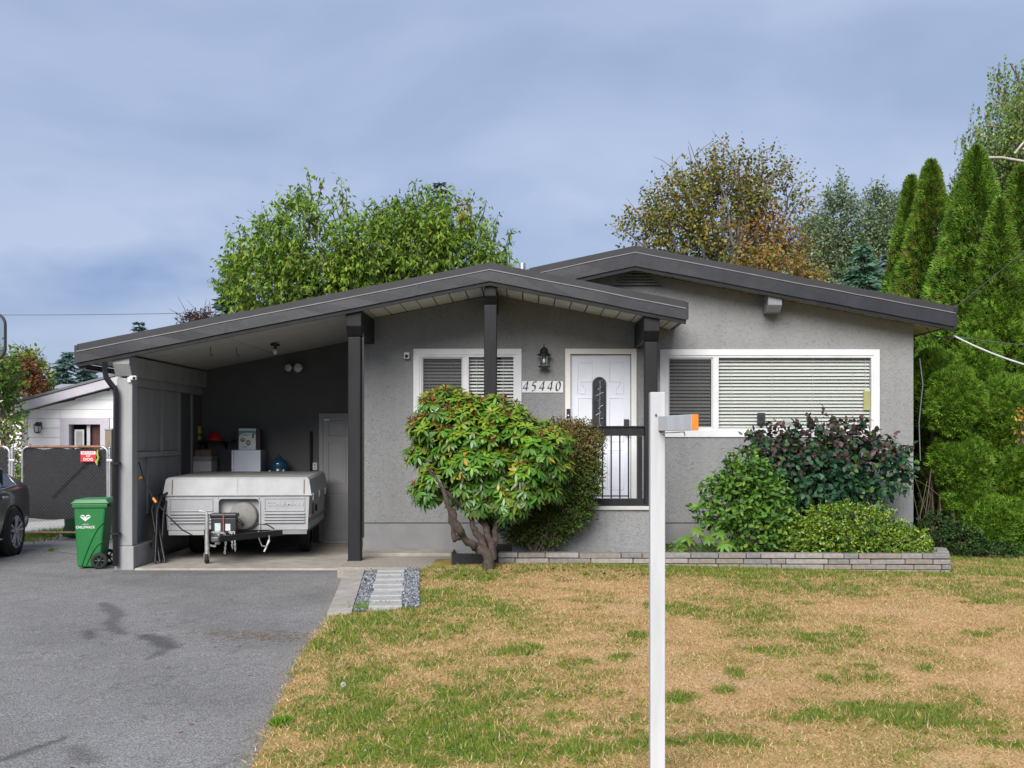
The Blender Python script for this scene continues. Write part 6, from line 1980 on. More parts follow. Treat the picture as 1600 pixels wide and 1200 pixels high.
leaf_objects(t, 'leaf', OVAL, *map(np.array, (P_, D_, N_, L_, W_, C_)), M['gloss_leaf'], 104)
shrub('bed_seedling', 'tiny green plant at the left foot of the bed beside the white post', 'plant', (xat(1052, -1.6), -1.55, BZ0), [EL(1052, 860, 16, 8, -1.55, .1)], 40, 4, .05, .04, .02, [(.09, .17, .03)], None, HEX, 4)

# ------------------------------------------------------------------ emerald cedars along the side
def cedar(px, topy, half, Y, label, seed, zb=-.1, low=None, cols=None, dens=1.0, basew=1.0):
    x = xat(px, Y); s = FPX / (Y + CAM_D)
    zt = zat(topy, Y); R0 = half / s
    t = thing('cedar', label, 'tree', (x, Y, zb), group='emerald cedars in the side hedge')
    mb = MB()
    mb.tube([(x, Y, zb - .05), (x + .03, Y, zb + 1.2), (x, Y, zt - .4)], [.07, .05, .012], 7)
    mb.build('trunk', M['bark'], t)
    H = zt - zb
    n = int(15000 * dens * (R0 * H) / 3.0)
    q = NR.random(n) ** .8
    th = NR.uniform(0, 2 * math.pi, n)
    # keep mostly the half that faces the lawn and the street
    prof = np.where(q < .58, basew + (1.0 - basew) * q / .58, np.clip((1 - q) / .42, 0, 1) ** .95 + .05 * (q < .985))
    bump_ = 1 + .55 * (fbm(th * 1.4 + seed, q * H * 1.0, 3, seed) - .5) + .30 * (fbm(th * 4 + seed, q * H * 3.2, 2, seed + 5) - .5)
    rr_ = R0 * prof * bump_ * (0.84 + .26 * NR.random(n))
    P = np.stack([x + rr_ * np.cos(th), Y + rr_ * np.sin(th), zb + q * H], 1)
    out = np.stack([np.cos(th), np.sin(th), np.zeros(n)], 1)
    D = norm(out * .9 + np.array([0, 0, .45]) + .35 * NR.standard_normal((n, 3)))
    side = np.stack([-np.sin(th), np.cos(th), np.zeros(n)], 1)
    N = norm(out * .55 + side * NR.choice([-1, 1], n)[:, None] * .8 + .3 * NR.standard_normal((n, 3)))
    if low is not None:
        k = q * H > low
        P, D, N = P[k], D[k], N[k]
    c = pick_col(cols or [(.09, .19, .018), (.125, .235, .022), (.05, .115, .014), (.17, .27, .03)], len(P), [4, 4, 3, 2])
    c *= (.45 + 1.1 * fbm(th * 3.0 + seed, P[:, 2] * 3.4, 3, seed + 2))[:, None]
    k = NR.random(len(P)) < .05
    c[k] = pick_col([(.10, .07, .03), (.16, .13, .04)], int(k.sum()))
    if seed % 3 == 1:
        k = NR.random(len(P)) < .10 * (P[:, 2] > zb + H * .5)
        c[k] = pick_col([(.20, .16, .03)], int(k.sum()))
    add_leaves('crown', t, FAN4, P, D, N, NR.uniform(.07, .15, len(P)), NR.uniform(.08, .14, len(P)), c, M['needle'], kind='stuff')
    return t
cedar(1424, 278, 46, 5.2, 'slim cedar standing farthest back at the left end of the hedge', 2, dens=.9)
cedar(1455, 254, 60, 4.2, 'broad cedar with brownish tufts rising just behind the eave', 4, dens=1.0)
cedar(1496, 296, 46, 3.2, 'cedar squeezed between the brown tufted one and the tallest one', 5)
cedar(1526, 232, 76, 2.4, 'tallest cedar with a sharp tip in the middle of the hedge', 6)
cedar(1562, 314, 52, 1.6, 'shorter cedar tucked to the right of the tallest one', 8)
cedar(1594, 264, 66, 1.9, 'pointed cedar at the right edge of the frame', 9)
cedar(1650, 300, 45, 1.4, 'cedar just beyond the right edge of the frame', 11)
# rounded lower growth against the house corner
def cedar_bush(px, py, rx, ry, Y, label, seed, n=1500):
    n = int(n * 1.9)
    c = at(px, py, Y); s = FPX / (Y + CAM_D)
    t = thing('cedar_bush', label, 'shrub', (c.x, Y, -.1), group='clipped cedar growth beside the house')
    mb = MB()
    mb.tube([(c.x + .08, Y + .25, -.15), (c.x + .05, Y + .2, c.z * .5), (c.x, Y, c.z)], [.04, .03, .012], 6)
    mb.build('trunk', M['bark'], t)
    u = rand_dirs(n); u[:, 1] = np.where(NR.random(n) < .75, -np.abs(u[:, 1]), u[:, 1])
    r = .82 + .2 * NR.random(n)
    P = np.array(c) + u * r[:, None] * np.array([rx / s, min(rx, ry) / s * .9, ry / s]) * (1 + .5 * (fbm(u[:, 0] * 2.8 + seed, u[:, 2] * 2.8, 3, seed) - .5))[:, None]
    D = norm(u * .8 + np.array([0, 0, .45]) + .35 * NR.standard_normal((n, 3)))
    N = norm(np.cross(u, NR.standard_normal((n, 3))) + .5 * u)
    k = P[:, 2] > -.1
    col_ = pick_col([(.105, .215, .018), (.14, .26, .024), (.06, .135, .015), (.18, .285, .03)], int(k.sum()), [4, 3, 2, 1.4])
    add_leaves('crown', t, FAN4, P[k], D[k], N[k], NR.uniform(.055, .105, int(k.sum())), NR.uniform(.06, .11, int(k.sum())), col_, M['needle'], kind='stuff')
cedar_bush(1458, 585, 34, 42, .9, 'rounded cedar growth under the eave at the house corner', 31)
cedar_bush(1491, 625, 41, 52, .35, 'bright rounded cedar ball beside the dark gap, largest of the clipped growth', 32, 2400)
cedar_bush(1500, 720, 46, 42, .6, 'ragged cedar growth below the bright cedar ball', 33, 1500)
cedar_bush(1512, 775, 38, 40, .7, 'dark cedar lump under the ragged growth', 34, 1200)
cedar_bush(1530, 590, 34, 70, 1.1, 'tall cedar bulge right of the bright cedar ball', 35, 1600)
cedar_bush(1575, 660, 50, 80, .9, 'wide cedar bulge at the right edge above the lowest one', 36, 2400)
cedar_bush(1560, 815, 50, 40, .5, 'low wide cedar bulge near the lawn', 37, 1900)
cedar_bush(1590, 745, 40, 50, .6, 'cedar bulge at the right edge just above the low wide one', 38, 1500)
cedar_bush(1625, 830, 50, 60, .5, 'cedar bulge partly cut by the right edge near the lawn', 39, 1500)
cedar_bush(1555, 520, 55, 60, 1.5, 'cedar bulge high at the right, level with the eave', 40, 2000)
# dark undergrowth below
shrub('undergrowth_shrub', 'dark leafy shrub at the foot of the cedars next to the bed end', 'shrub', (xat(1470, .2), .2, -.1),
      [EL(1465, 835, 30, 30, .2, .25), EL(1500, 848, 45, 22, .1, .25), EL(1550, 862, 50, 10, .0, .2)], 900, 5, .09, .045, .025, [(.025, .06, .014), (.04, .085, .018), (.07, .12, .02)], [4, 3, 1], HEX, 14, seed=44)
dd = MB()
for k in range(18):
    a = at(RND.uniform(1435, 1475), RND.uniform(770, 850), RND.uniform(.4, 1.4))
    dd.tube([a, a + Vector((RND.uniform(-.15, .2), RND.uniform(-.1, .1), RND.uniform(.1, .5))), a + Vector((RND.uniform(-.3, .3), 0, RND.uniform(.3, .9)))], .006, 4)
tag(dd.build('dead_twigs', mat('bare twig bark', (.16, .12, .09), .9, var=.3), base=at(1455, 850, .9)), 'bare dead twigs in the dark gap beside the house', 'twigs', kind='stuff')
# back screen of cedar behind the gap, its shade painted into dark leaf colours
cedar(1443, 560, 38, 4.0, 'cedar coloured dark as shade, deep in the gap beside the house wall', 51, dens=1.0, cols=[(.030, .026, .014), (.022, .018, .012), (.028, .034, .012)])
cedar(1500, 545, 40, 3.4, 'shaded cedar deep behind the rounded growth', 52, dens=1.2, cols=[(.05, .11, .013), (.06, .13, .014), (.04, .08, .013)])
# ------------------------------------------------------------------ trees behind
def tree(name, label, base, fork, tips, ells, n_tw, per, tw, L, W, cols, wts, tmpl=DIAMOND, droop=.7, shell=.4, seed=1, r0=.16, bark='bark', shoots=(), leafmat='leaf', group='trees beyond the house', thin=None, topcol=None):
    t = thing(name, label, 'tree', base, group=group)
    mb = MB()
    b, f = Vector(base), Vector(fork)
    mb.tube([b + Vector((0, 0, -.1)), b.lerp(f, .5) + Vector((.05, 0, 0)), f], [r0, r0 * .8, r0 * .65], 10)
    TP, TD = [], []
    for tp in tips:
        pts = branch_tube(mb, f + Vector((0, 0, RND.uniform(-.3, .2))), tp, r0 * .45, .012, .12, 9, 6)
        for p in pts[3:]:
            for _ in range(3):
                e = p + Vector((RND.uniform(-1, 1), RND.uniform(-1, 1), RND.uniform(-.2, 1))) * .55
                mb.tube([p, (p + e) / 2 + Vector((0, 0, .04)), e], [.012, .008, .004], 4)
    SP, SD = [], []
    for sh in shoots:
        a, c = Vector(sh[0]), Vector(sh[1])
        mb.tube([a, (a + c) / 2 + Vector((RND.uniform(-.05, .05), 0, 0)), c], [.018, .012, .004], 5)
        n = int((c - a).length / .055)
        for i in range(n):
            SP.append(tuple(a.lerp(c, (i + .5) / n))); SD.append(((c.x - a.x) * .2 + RND.uniform(-1, 1), RND.uniform(-1, 1), .25))
    mb.build('trunk', M[bark], t)
    P, u = crown_pts(ells, n_tw, shell, seed)
    if thin is not None:
        k = fbm(P[:, 0] * thin[0] + 5, P[:, 2] * thin[0] + P[:, 1] * .4, 3, seed + 3) > thin[1]
        P, u = P[k], u[k]
    pos, d, nn = twig_leaves(P, u * .7 + np.array([0, 0, .35]), per, np.full(len(P), tw), L, droop)
    if SP:
        p2, d2, n2 = twig_leaves(np.array(SP), np.array(SD), 4, np.full(len(SP), .15), L, droop * 1.1)
        pos, d, nn = np.concatenate([pos, p2]), np.concatenate([d, d2]), np.concatenate([nn, n2])
    n = len(pos)
    c = pick_col(cols, n, wts)
    c *= (.75 + .5 * fbm(pos[:, 0] * 1.1, pos[:, 2] * 1.1 + pos[:, 1] * .5, 3, seed + 8))[:, None]
    if topcol is not None:
        for (cc, sc, thr, sd) in topcol:
            q = (fbm(pos[:, 0] * sc, pos[:, 2] * sc, 3, sd) > thr) & (NR.random(n) < .75)
            c[q] = pick_col(cc, int(q.sum()))
    add_leaves('crown', t, tmpl, pos, d, nn, L * NR.uniform(.7, 1.25, n), W * NR.uniform(.75, 1.25, n), c, M[leafmat], kind='stuff')
    return t

# cherry behind the carport
CY = 7.8
def CP(px, py, dy=0): return at(px, py, CY + dy)
ce = [EL(430, 425, 75, 72, CY, .95), EL(480, 385, 75, 72, CY, 1.0), EL(400, 445, 45, 50, CY, .8), EL(520, 430, 70, 60, CY, 1.0), EL(590, 400, 60, 65, CY, .95), EL(650, 390, 75, 72, CY, 1.0), EL(715, 405, 70, 60, CY, .9), EL(760, 430, 40, 40, CY, .6), EL(690, 350, 45, 45, CY, .7), EL(560, 450, 140, 50, CY + .3, 1.0), EL(470, 335, 30, 30, CY, .45), EL(620, 345, 26, 28, CY, .4)]
tips = [CP(420, 360), CP(480, 330), CP(530, 340), CP(590, 350), CP(650, 330), CP(700, 330), CP(750, 380), CP(380, 420), CP(780, 420), CP(560, 420, .6), CP(460, 400, -.5), CP(640, 400, -.5)]
sh = [(CP(487, 345), CP(482, 268)), (CP(492, 330), CP(507, 276)), (CP(478, 320), CP(466, 285)), (CP(536, 370), CP(533, 279)), (CP(528, 360), CP(518, 312)), (CP(445, 360), CP(444, 316)), (CP(425, 370), CP(411, 322)), (CP(400, 400), CP(385, 372)), (CP(375, 430), CP(355, 402)), (CP(655, 330), CP(648, 283)), (CP(665, 330), CP(672, 290)), (CP(690, 320), CP(694, 297)), (CP(735, 360), CP(733, 307)), (CP(750, 370), CP(760, 312)), (CP(785, 410), CP(801, 356)), (CP(770, 390), CP(778, 335)), (CP(595, 340), CP(585, 312)), (CP(610, 330), CP(604, 308)), (CP(560, 360), CP(557, 330)), (CP(630, 330), CP(634, 312)), (CP(380, 460), CP(352, 415)), (CP(545, 350), CP(541, 300))]
tree('cherry_tree', 'broad light green cherry tree with upright shoots behind the carport roof', (xat(575, CY), CY, -.1), CP(575, 560), tips, ce, 5600, 6, .28, .125, .048,
     [(.16, .26, .024), (.11, .20, .02), (.23, .31, .035), (.06, .13, .017)], [4, 4, 3, 2], DIAMOND, 1.0, .3, 61, .17, shoots=sh, topcol=[([(.22, .22, .025), (.24, .20, .03)], .8, .80, 90)], thin=(1.15, .315))
# autumn tree
AY = 12.5
def AP(px, py, dy=0): return at(px, py, AY + dy)
ae = [EL(1110, 310, 95, 65, AY, 1.6), EL(1160, 300, 85, 60, AY, 1.5), EL(1215, 315, 50, 55, AY, 1.0), EL(1060, 350, 75, 60, AY, 1.3), EL(1150, 370, 110, 70, AY, 1.7), EL(1005, 365, 42, 42, AY, .8), EL(1100, 420, 110, 40, AY, 1.4), EL(1200, 400, 70, 60, AY, 1.2), EL(1240, 420, 40, 40, AY, .8)]
tips = [AP(px, py, RND.uniform(-1, 1)) for px, py in ((1050, 262), (1085, 245), (1110, 252), (1140, 240), (1165, 262), (1190, 238), (1215, 262), (1240, 290), (1255, 310), (1070, 300), (1030, 320), (1000, 340), (975, 360), (1130, 300), (1170, 320), (1210, 340), (1100, 330), (1150, 280), (1060, 360), (1240, 370), (1260, 420), (1190, 290), (1120, 270), (1010, 390))]
sh = []
at_ = tree('autumn_tree', 'sparse crowned tree turning olive and rust behind the main roof', (xat(1130, AY), AY, -.1), AP(1130, 500), tips, ae, 4200, 5, .36, .088, .060,
     [(.22, .21, .035), (.14, .17, .028), (.30, .18, .035), (.10, .10, .025)], [4, 3, 2, 2], HEX, .5, .2, 71, .2, bark='greybark', thin=(1.25, .41), topcol=[([(.30, .15, .035), (.24, .11, .03), (.28, .19, .05)], .5, .62, 95)])
for px, py, tx, ty in ((1080, 265, 1075, 228), (1120, 255, 1112, 235), (1150, 250, 1142, 228), (1185, 260, 1186, 226), (1195, 255, 1198, 236), (1060, 280, 1052, 258), (1225, 280, 1232, 262), (1035, 320, 1030, 295), (965, 365, 958, 352)):
    MB().tube([AP(px, py), AP((px + tx) / 2 + 2, (py + ty) / 2), AP(tx, ty)], [.022, .014, .006], 5).build('bare_twig', M['greybark'], at_)
tree('autumn_tree', 'low rust coloured tree at the foot of the sparse crowned one', (xat(1235, 11), 11, -.1), at(1235, 520, 11), [at(1200, 410, 11), at(1250, 420, 11), at(1280, 440, 11)],
     [EL(1225, 430, 50, 28, 11, .8), EL(1270, 440, 26, 14, 11, .5), EL(1190, 420, 40, 30, 11, .7)], 520, 5, .3, .085, .055, [(.27, .17, .045), (.22, .19, .04), (.16, .18, .04), (.30, .14, .035)], [3, 3, 2, 2], HEX, .5, .25, 77, .12, bark='greybark')
# weeping birch beyond the hedge
WY = 11.0
def WP(px, py, dy=0): return at(px, py, WY + dy)
def birch():
    t = thing('weeping_birch', 'tall weeping birch with hanging twigs beyond the cedars', 'tree', (xat(1625, WY), WY, -.1), group='trees beyond the house')
    mb = MB()
    mb.tube([WP(1625, 800), WP(1622, 500), WP(1628, 300), WP(1615, 130)], [.22, .17, .10, .03], 10)
    limbs = []
    for a, c, d in (((1628, 330), (1560, 240), (1500, 275)), ((1626, 300), (1590, 170), (1545, 165)), ((1620, 220), (1590, 120), (1568, 103)), ((1627, 280), (1570, 200), (1515, 210)), ((1624, 250), (1600, 150), (1580, 140)), ((1620, 200), (1640, 110), (1680, 130)), ((1627, 260), (1680, 180), (1720, 220)), ((1628, 350), (1570, 300), (1530, 300)), ((1625, 380), (1600, 260), (1560, 235)), ((1622, 340), (1600, 300), (1590, 270)), ((1630, 320), (1690, 260), (1740, 290)), ((1628, 300), (1610, 200), (1600, 190))):
        dy = RND.uniform(-1.2, 1.2)
        pts = [WP(*a), WP((a[0] + c[0]) / 2, (a[1] + c[1]) / 2, dy * .4), WP(*c, dy * .8), WP((c[0] + d[0]) / 2, min(c[1], d[1]) - 4, dy), WP(*d, dy)]
        mb.tube(pts, [.07, .05, .035, .02, .012], 6)
        limbs.append(pts)
    P, D = [], []
    for pts in limbs:
        for a, b in zip(pts[1:-1], pts[2:]):
            n = int((b - a).length / .019) + 1
            for i in range(n):
                p = a.lerp(b, RND.random()) + Vector((RND.uniform(-.3, .3), RND.uniform(-.5, .5), RND.uniform(-.1, .2)))
                L = RND.uniform(.4, 1.5)
                sway = Vector((RND.uniform(-.25, .1), RND.uniform(-.2, .2), -1)).normalized()
                if i % 3 == 0: mb.tube([p, p + sway * L], .004, 3, caps=False)
                for k in range(int(L / .055)):
                    q = p + sway * (k + RND.random()) * .055 + Vector((RND.uniform(-.05, .05), RND.uniform(-.05, .05), 0))
                    P.append(tuple(q)); D.append((RND.uniform(-1, 1), RND.uniform(-1, 1), -1.0))
    mb.build('trunk', M['greybark'], t)
    for k, (a, c) in enumerate((((1598, 232), (1640, 262)), ((1530, 246), (1600, 252)), ((1610, 215), (1585, 240)))):
        MB().tube([WP(*a, -1.2), WP((a[0] + c[0]) / 2, (a[1] + c[1]) / 2 - 3, -1.2), WP(*c, -1.2)], .028, 6).build('bare_limb', mat('pale dead wood', (.42, .38, .34), .8, var=.2, scale=10), t)
    n = len(P)
    c = pick_col([(.16, .25, .05), (.22, .31, .07), (.10, .17, .04), (.27, .27, .09)], n, [4, 3, 3, 1])
    add_leaves('crown', t, DIAMOND, np.array(P), np.array(D), NR.standard_normal((n, 3)), NR.uniform(.06, .105, n), NR.uniform(.045, .07, n), c, M['leaf'], kind='stuff')
birch()
# far cottonwoods
def cotton(px, topy, half, boty, Y, label, seed, cols):
    s = FPX / (Y + CAM_D)
    h = (boty - topy)
    el = [EL(px, topy + h * .30, half * .55, h * .30, Y), EL(px - half * .35, topy + h * .55, half * .6, h * .28, Y), EL(px + half * .4, topy + h * .6, half * .55, h * .28, Y), EL(px, topy + h * .12, half * .28, h * .13, Y), EL(px, topy + h * .8, half * .9, h * .25, Y)]
    tree('cottonwood', label, (xat(px, Y), Y, -.1), at(px, boty, Y), [at(px + RND.uniform(-.6, .6) * half, topy + h * RND.uniform(.05, .5), Y) for _ in range(6)], el, 3200, 5, .7, .17, .10, cols, None, DIAMOND, .3, .25, seed, .35, bark='greybark', group='hazy trees far behind the house')
hz = [(.19, .25, .12), (.14, .20, .10), (.24, .30, .15), (.10, .15, .08)]
cotton(1312, 287, 42, 520, 40, 'hazy cottonwood with the taller top, next to the autumn tree', 81, hz)
cotton(1372, 292, 36, 520, 42, 'hazy cottonwood with the narrow top, nearer the cedars', 82, hz)
cotton(1400, 310, 36, 520, 46, 'hazy cottonwood mostly hidden behind the cedars', 83, hz)
cotton(1270, 345, 34, 520, 44, 'lower hazy tree between the autumn tree and the taller cottonwood', 84, hz)

# spruces
def spruce(px, topy, half, boty, Y, label, seed, cols, n=2200, Lf=.34):
    x = xat(px, Y); s = FPX / (Y + CAM_D)
    zt, zb = zat(topy, Y), zat(boty, Y)
    R0 = half / s
    t = thing('spruce_tree', label, 'tree', (x, Y, -.1), group='spruce trees')
    mb = MB()
    mb.tube([(x, Y, -.2), (x, Y, (zt) * .5), (x, Y, zt)], [.20, .12, .012], 8)
    P, D, N = [], [], []
    H = zt - zb
    tiers = max(int(H / .15), 8)
    for k in range(tiers):
        q = (k + RND.random() * .6) / tiers
        z = zt - q * H
        R = R0 * (q ** .85) + .10
        nb_ = max(5, int(5 + R * 4))
        for j in range(nb_):
            a = RND.uniform(0, 2 * math.pi)
            rl = R * RND.uniform(.7, 1.12)
            tip = Vector((x + rl * math.cos(a), Y + rl * math.sin(a), z - rl * .22))
            root = Vector((x, Y, z + .03))
            mid = root.lerp(tip, .6) + Vector((0, 0, -.05 * rl))
            mb.tube([root, mid, tip], [.018, .012, .004], 3, caps=False)
            m_ = max(5, int(rl / .045))
            for i in range(m_):
                f = (i + .5) / m_
                p = root.lerp(mid, f / .6) if f < .6 else mid.lerp(tip, (f - .6) / .4)
                for sg in (-1, 1):
                    P.append(tuple(p))
                    d = Vector((math.cos(a + sg * .75), math.sin(a + sg * .75), -.25 + RND.uniform(-.3, .4)))
                    D.append(tuple(d)); N.append((RND.uniform(-1, 1), RND.uniform(-1, 1), RND.uniform(-.5, 1)))
    mb.build('trunk', M['bark'], t)
    n_ = len(P)
    add_leaves('crown', t, DIAMOND, np.array(P), np.array(D), np.array(N), NR.uniform(.6, 1.2, n_) * Lf, NR.uniform(.22, .34, n_) * Lf, pick_col(cols, n_), M['needle'], kind='stuff')
bl = [(.09, .17, .15), (.12, .21, .18), (.06, .12, .105)]
spruce(1348, 382, 62, 560, 24, 'blue green spruce just above the roof beside the autumn tree', 1, [(.10, .20, .13), (.13, .245, .155), (.07, .15, .095)])
spruce(1388, 400, 40, 560, 25, 'smaller blue grey spruce touching the cedars', 2, [(.12, .19, .17), (.15, .23, .20), (.085, .14, .125)])
spruce(103, 549, 42, 640, 36, 'blue spruce rising behind the outbuilding roof', 3, bl)
spruce(137, 562, 26, 640, 37, 'second blue spruce half hidden by the carport eave', 4, bl)
spruce(217, 505, 16, 580, 44, 'tiny spruce tip showing just above the carport roof', 5, [(.05, .08, .075)])
spruce(368, 400, 34, 560, 13, 'dark spruce at the left shoulder of the cherry tree', 6, [(.05, .095, .06), (.065, .12, .075)])
spruce(688, 288, 26, 520, 15, 'dark spruce tip showing through the top of the cherry tree', 7, [(.08, .13, .09), (.06, .105, .075)], Lf=.2)
# small dark red tree over the carport roof
tree('plum_tree', 'dark red plum tree just peeping over the carport roof', (xat(310, 14), 14, -.1), at(310, 580, 14), [at(296, 500, 14), at(318, 492, 14), at(330, 500, 14)], [EL(312, 502, 22, 11, 14, .5), EL(282, 506, 5, 4, 14, .2)], 130, 5, .2, .09, .05, [(.05, .018, .022), (.08, .03, .03)], None, DIAMOND, .3, .2, 99, .08)
# left side: light green trees, russet maple
LY = 16.0
tree('leafy_tree', 'light green leafy tree at the left edge beside the outbuilding', (xat(5, 8.5), 8.5, -.1), at(5, 690, 8.5), [at(-10, 560, 8.5), at(15, 580, 8.5), at(10, 545, 8.5)],
     [EL(0, 590, 26, 45, 8.5, .6), EL(5, 640, 20, 60, 8.5, .5), EL(-25, 600, 40, 60, 8.5, .8), EL(14, 560, 8, 18, 8.5, .2)], 520, 5, .22, .10, .06, [(.10, .21, .025), (.16, .27, .03), (.06, .13, .02)], None, HEX, .5, .25, 101, .08, group='trees at the left edge')
tree('leafy_tree', 'yellow green tree between the russet maple and the blue spruce', (xat(62, LY), LY, -.1), at(62, 640, LY), [at(50, 560, LY), at(64, 570, LY), at(45, 550, LY)],
     [EL(48, 565, 14, 16, LY, .4), EL(64, 590, 10, 22, LY, .4), EL(30, 570, 14, 22, LY, .5), EL(50, 600, 26, 14, LY, .5)], 320, 5, .25, .11, .07, [(.20, .27, .025), (.14, .22, .025), (.26, .28, .04)], None, HEX, .5, .25, 103, .09, group='trees at the left edge')
tree('maple_tree', 'russet maple above the grey roof at the left', (xat(38, 15), 15, -.1), at(38, 650, 15), [at(28, 570, 15), at(45, 580, 15)],
     [EL(38, 590, 20, 22, 15, .5), EL(30, 572, 12, 12, 15, .3), EL(52, 602, 14, 10, 15, .3)], 320, 5, .2, .10, .07, [(.24, .085, .035), (.18, .06, .03), (.30, .13, .04)], None, HEX, .5, .25, 105, .08, group='trees at the left edge')
# pale flowering shrub at the left edge, low
shrub('flowering_shrub', 'pale flowered shrub between the meshed gates and the white outbuilding', 'shrub', (xat(8, 6.5), 6.5, -.1), [EL(8, 690, 26, 30, 6.5, .4), EL(-10, 730, 40, 50, 6.5, .5)], 420, 5, .14, .075, .045, [(.14, .20, .04), (.36, .30, .12), (.50, .44, .28), (.09, .14, .03)], [4, 2, 2, 3], HEX, 10, seed=111)
# green growth visible between the gates
shrub('garden_shrub', 'bright green shrub glimpsed between the two gates', 'shrub', (xat(22, 4.2), 4.2, -.1), [EL(24, 775, 14, 36, 4.2, .3)], 160, 5, .12, .07, .04, [(.10, .21, .03), (.15, .25, .04)], None, HEX, 6, seed=112)
# yellow-green spray of autumn leaves in the hedge at the right edge
shrub('vine', 'small yellow leaved vine hanging in the cedars at the right edge', 'plant', tuple(at(1598, 690, -.1)), [EL(1596, 665, 7, 24, -.12, .06)], 34, 4, .08, .05, .03, [(.40, .28, .04), (.45, .20, .05), (.20, .22, .04)], None, HEX, 3, seed=113)

# ------------------------------------------------------------------ weeds and grass blades
def tuft(name, label, px, py, rx, ry, n, h, zf, cols):
    x, y, d = gpt(px, py, -.11)
    rxm = rx * d / FPX
    y0 = gpt(px, py + ry, -.11)[1]
    rym = abs(y - y0)
    a = NR.uniform(0, 2 * math.pi, n); r = NR.random(n) ** .6
    X, Y = x + rxm * r * np.cos(a), y + rym * r * np.sin(a)
    P = np.stack([X, Y, zf(X, Y) - .005], 1)
    D = norm(np.stack([NR.standard_normal(n) * .6, NR.standard_normal(n) * .6, np.ones(n)], 1))
    o = add_leaves(name, None, DIAMOND, P, D, NR.standard_normal((n, 3)), h * NR.uniform(.6, 1.3, n), .016, pick_col(cols, n), M['grass'], kind='stuff', off=Vector((x, y, float(zf(x, y)))))
    return tag(o, label)
wg = [(.14, .27, .02), (.10, .20, .02), (.19, .30, .03)]
tuft('weed_grass', 'bright weed grass growing at the foot of the gate', 66, 840, 22, 9, 700, .13, drive_z, wg)
tuft('weed_grass', 'thin yellow weeds beside the bright weed grass', 88, 842, 14, 8, 120, .07, drive_z, [(.22, .22, .05), (.14, .18, .04)])
tuft('weed_grass', 'small weed in the driveway crack', 81, 861, 5, 2, 50, .05, drive_z, wg)
tuft('weed_grass', 'grass spilling over the path end', 575, 950, 40, 5, 700, .055, lawn_z, wg)
tuft('weed_grass', 'weed sprouting at the driveway edge', 440, 1098, 14, 5, 200, .06, lawn_z, wg)

def grass_field():
    n = 720000
    X = NR.uniform(-2.2, 7.6, n)
    Y = -16.0 + CAM_D * 0 + (16.0) * NR.random(n) ** .80
    k = (X > drive_edge(Y) - .06 * NR.random(n)) & ((Y < -1.55) | (X > RB.x + .1)) & (Y > -11.6)
    k &= ~((Y > -1.95) & (X < RB.x + .05)) | (X > RB.x + .1)
    # keep off the path and kerb
    rel = np.stack([X - P0.x, Y - P0.y], 1)
    tt = rel @ np.array([pdir.x, pdir.y]); ss = rel @ np.array([pside.x, pside.y])
    k &= ~((tt < PL * 1.0 + .02 * NR.standard_normal(n)) & (ss < .46 + .02 * NR.standard_normal(n)) & (ss > -.55))
    # only what the view and a step beside it can see
    px = 820 + X / (Y + CAM_D) * FPX
    k &= (px > 100) & (px < 1900)
    X, Y = X[k], Y[k]
    n = len(X)
    g = green_mask(X, Y)
    thin_ = NR.random(n) < (.60 + .40 * g)
    X, Y, g = X[thin_], Y[thin_], g[thin_]
    n = len(X)
    h = (.016 + .022 * g) * NR.uniform(.5, 1.7, n)
    lean = (1.5 - 1.0 * g)
    P = np.stack([X, Y, lawn_z(X, Y) - .003], 1)
    D = norm(np.stack([NR.standard_normal(n) * lean, NR.standard_normal(n) * lean, np.ones(n)], 1))
    gg = NR.random(n) < np.clip(g * 1.1, .05, .92)
    dry = pick_col([(.54, .365, .185), (.41, .265, .125), (.64, .465, .265), (.25, .155, .067)], n, [4, 3, 3, 2], .12)
    gre = pick_col([(.13, .21, .022), (.18, .25, .028), (.25, .24, .05), (.10, .16, .02)], n, [4, 3, 2, 2], .14)
    c = np.where(gg[:, None], gre, dry)
    # one triangle per blade
    S = norm(np.cross(D, NR.standard_normal((n, 3)) * .3 + np.array([0, 1, .2])))
    w = NR.uniform(.0022, .0042, n)[:, None]
    L = (h * np.where(gg, 1.0, 1.3))[:, None]
    V = np.stack([P - S * w, P + S * w, P + D * L], 1).reshape(-1, 3)
    me = bpy.data.meshes.new('grass')
    me.vertices.add(n * 3); me.vertices.foreach_set('co', V.ravel())
    me.loops.add(n * 3); me.loops.foreach_set('vertex_index', np.arange(n * 3, dtype=np.int32))
    me.polygons.add(n); me.polygons.foreach_set('loop_start', np.arange(0, n * 3, 3, dtype=np.int32))
    me.update(calc_edges=True)
    a = me.attributes.new('tint', 'FLOAT_COLOR', 'POINT')
    a.data.foreach_set('color', np.concatenate([np.repeat(c, 3, 0), np.ones((n * 3, 1))], 1).astype(np.float32).ravel())
    me.materials.append(M['grass'])
    o = link_obj('grass', me)
    tag(o, 'short dry and green grass blades of the front lawn', kind='stuff')
grass_field()
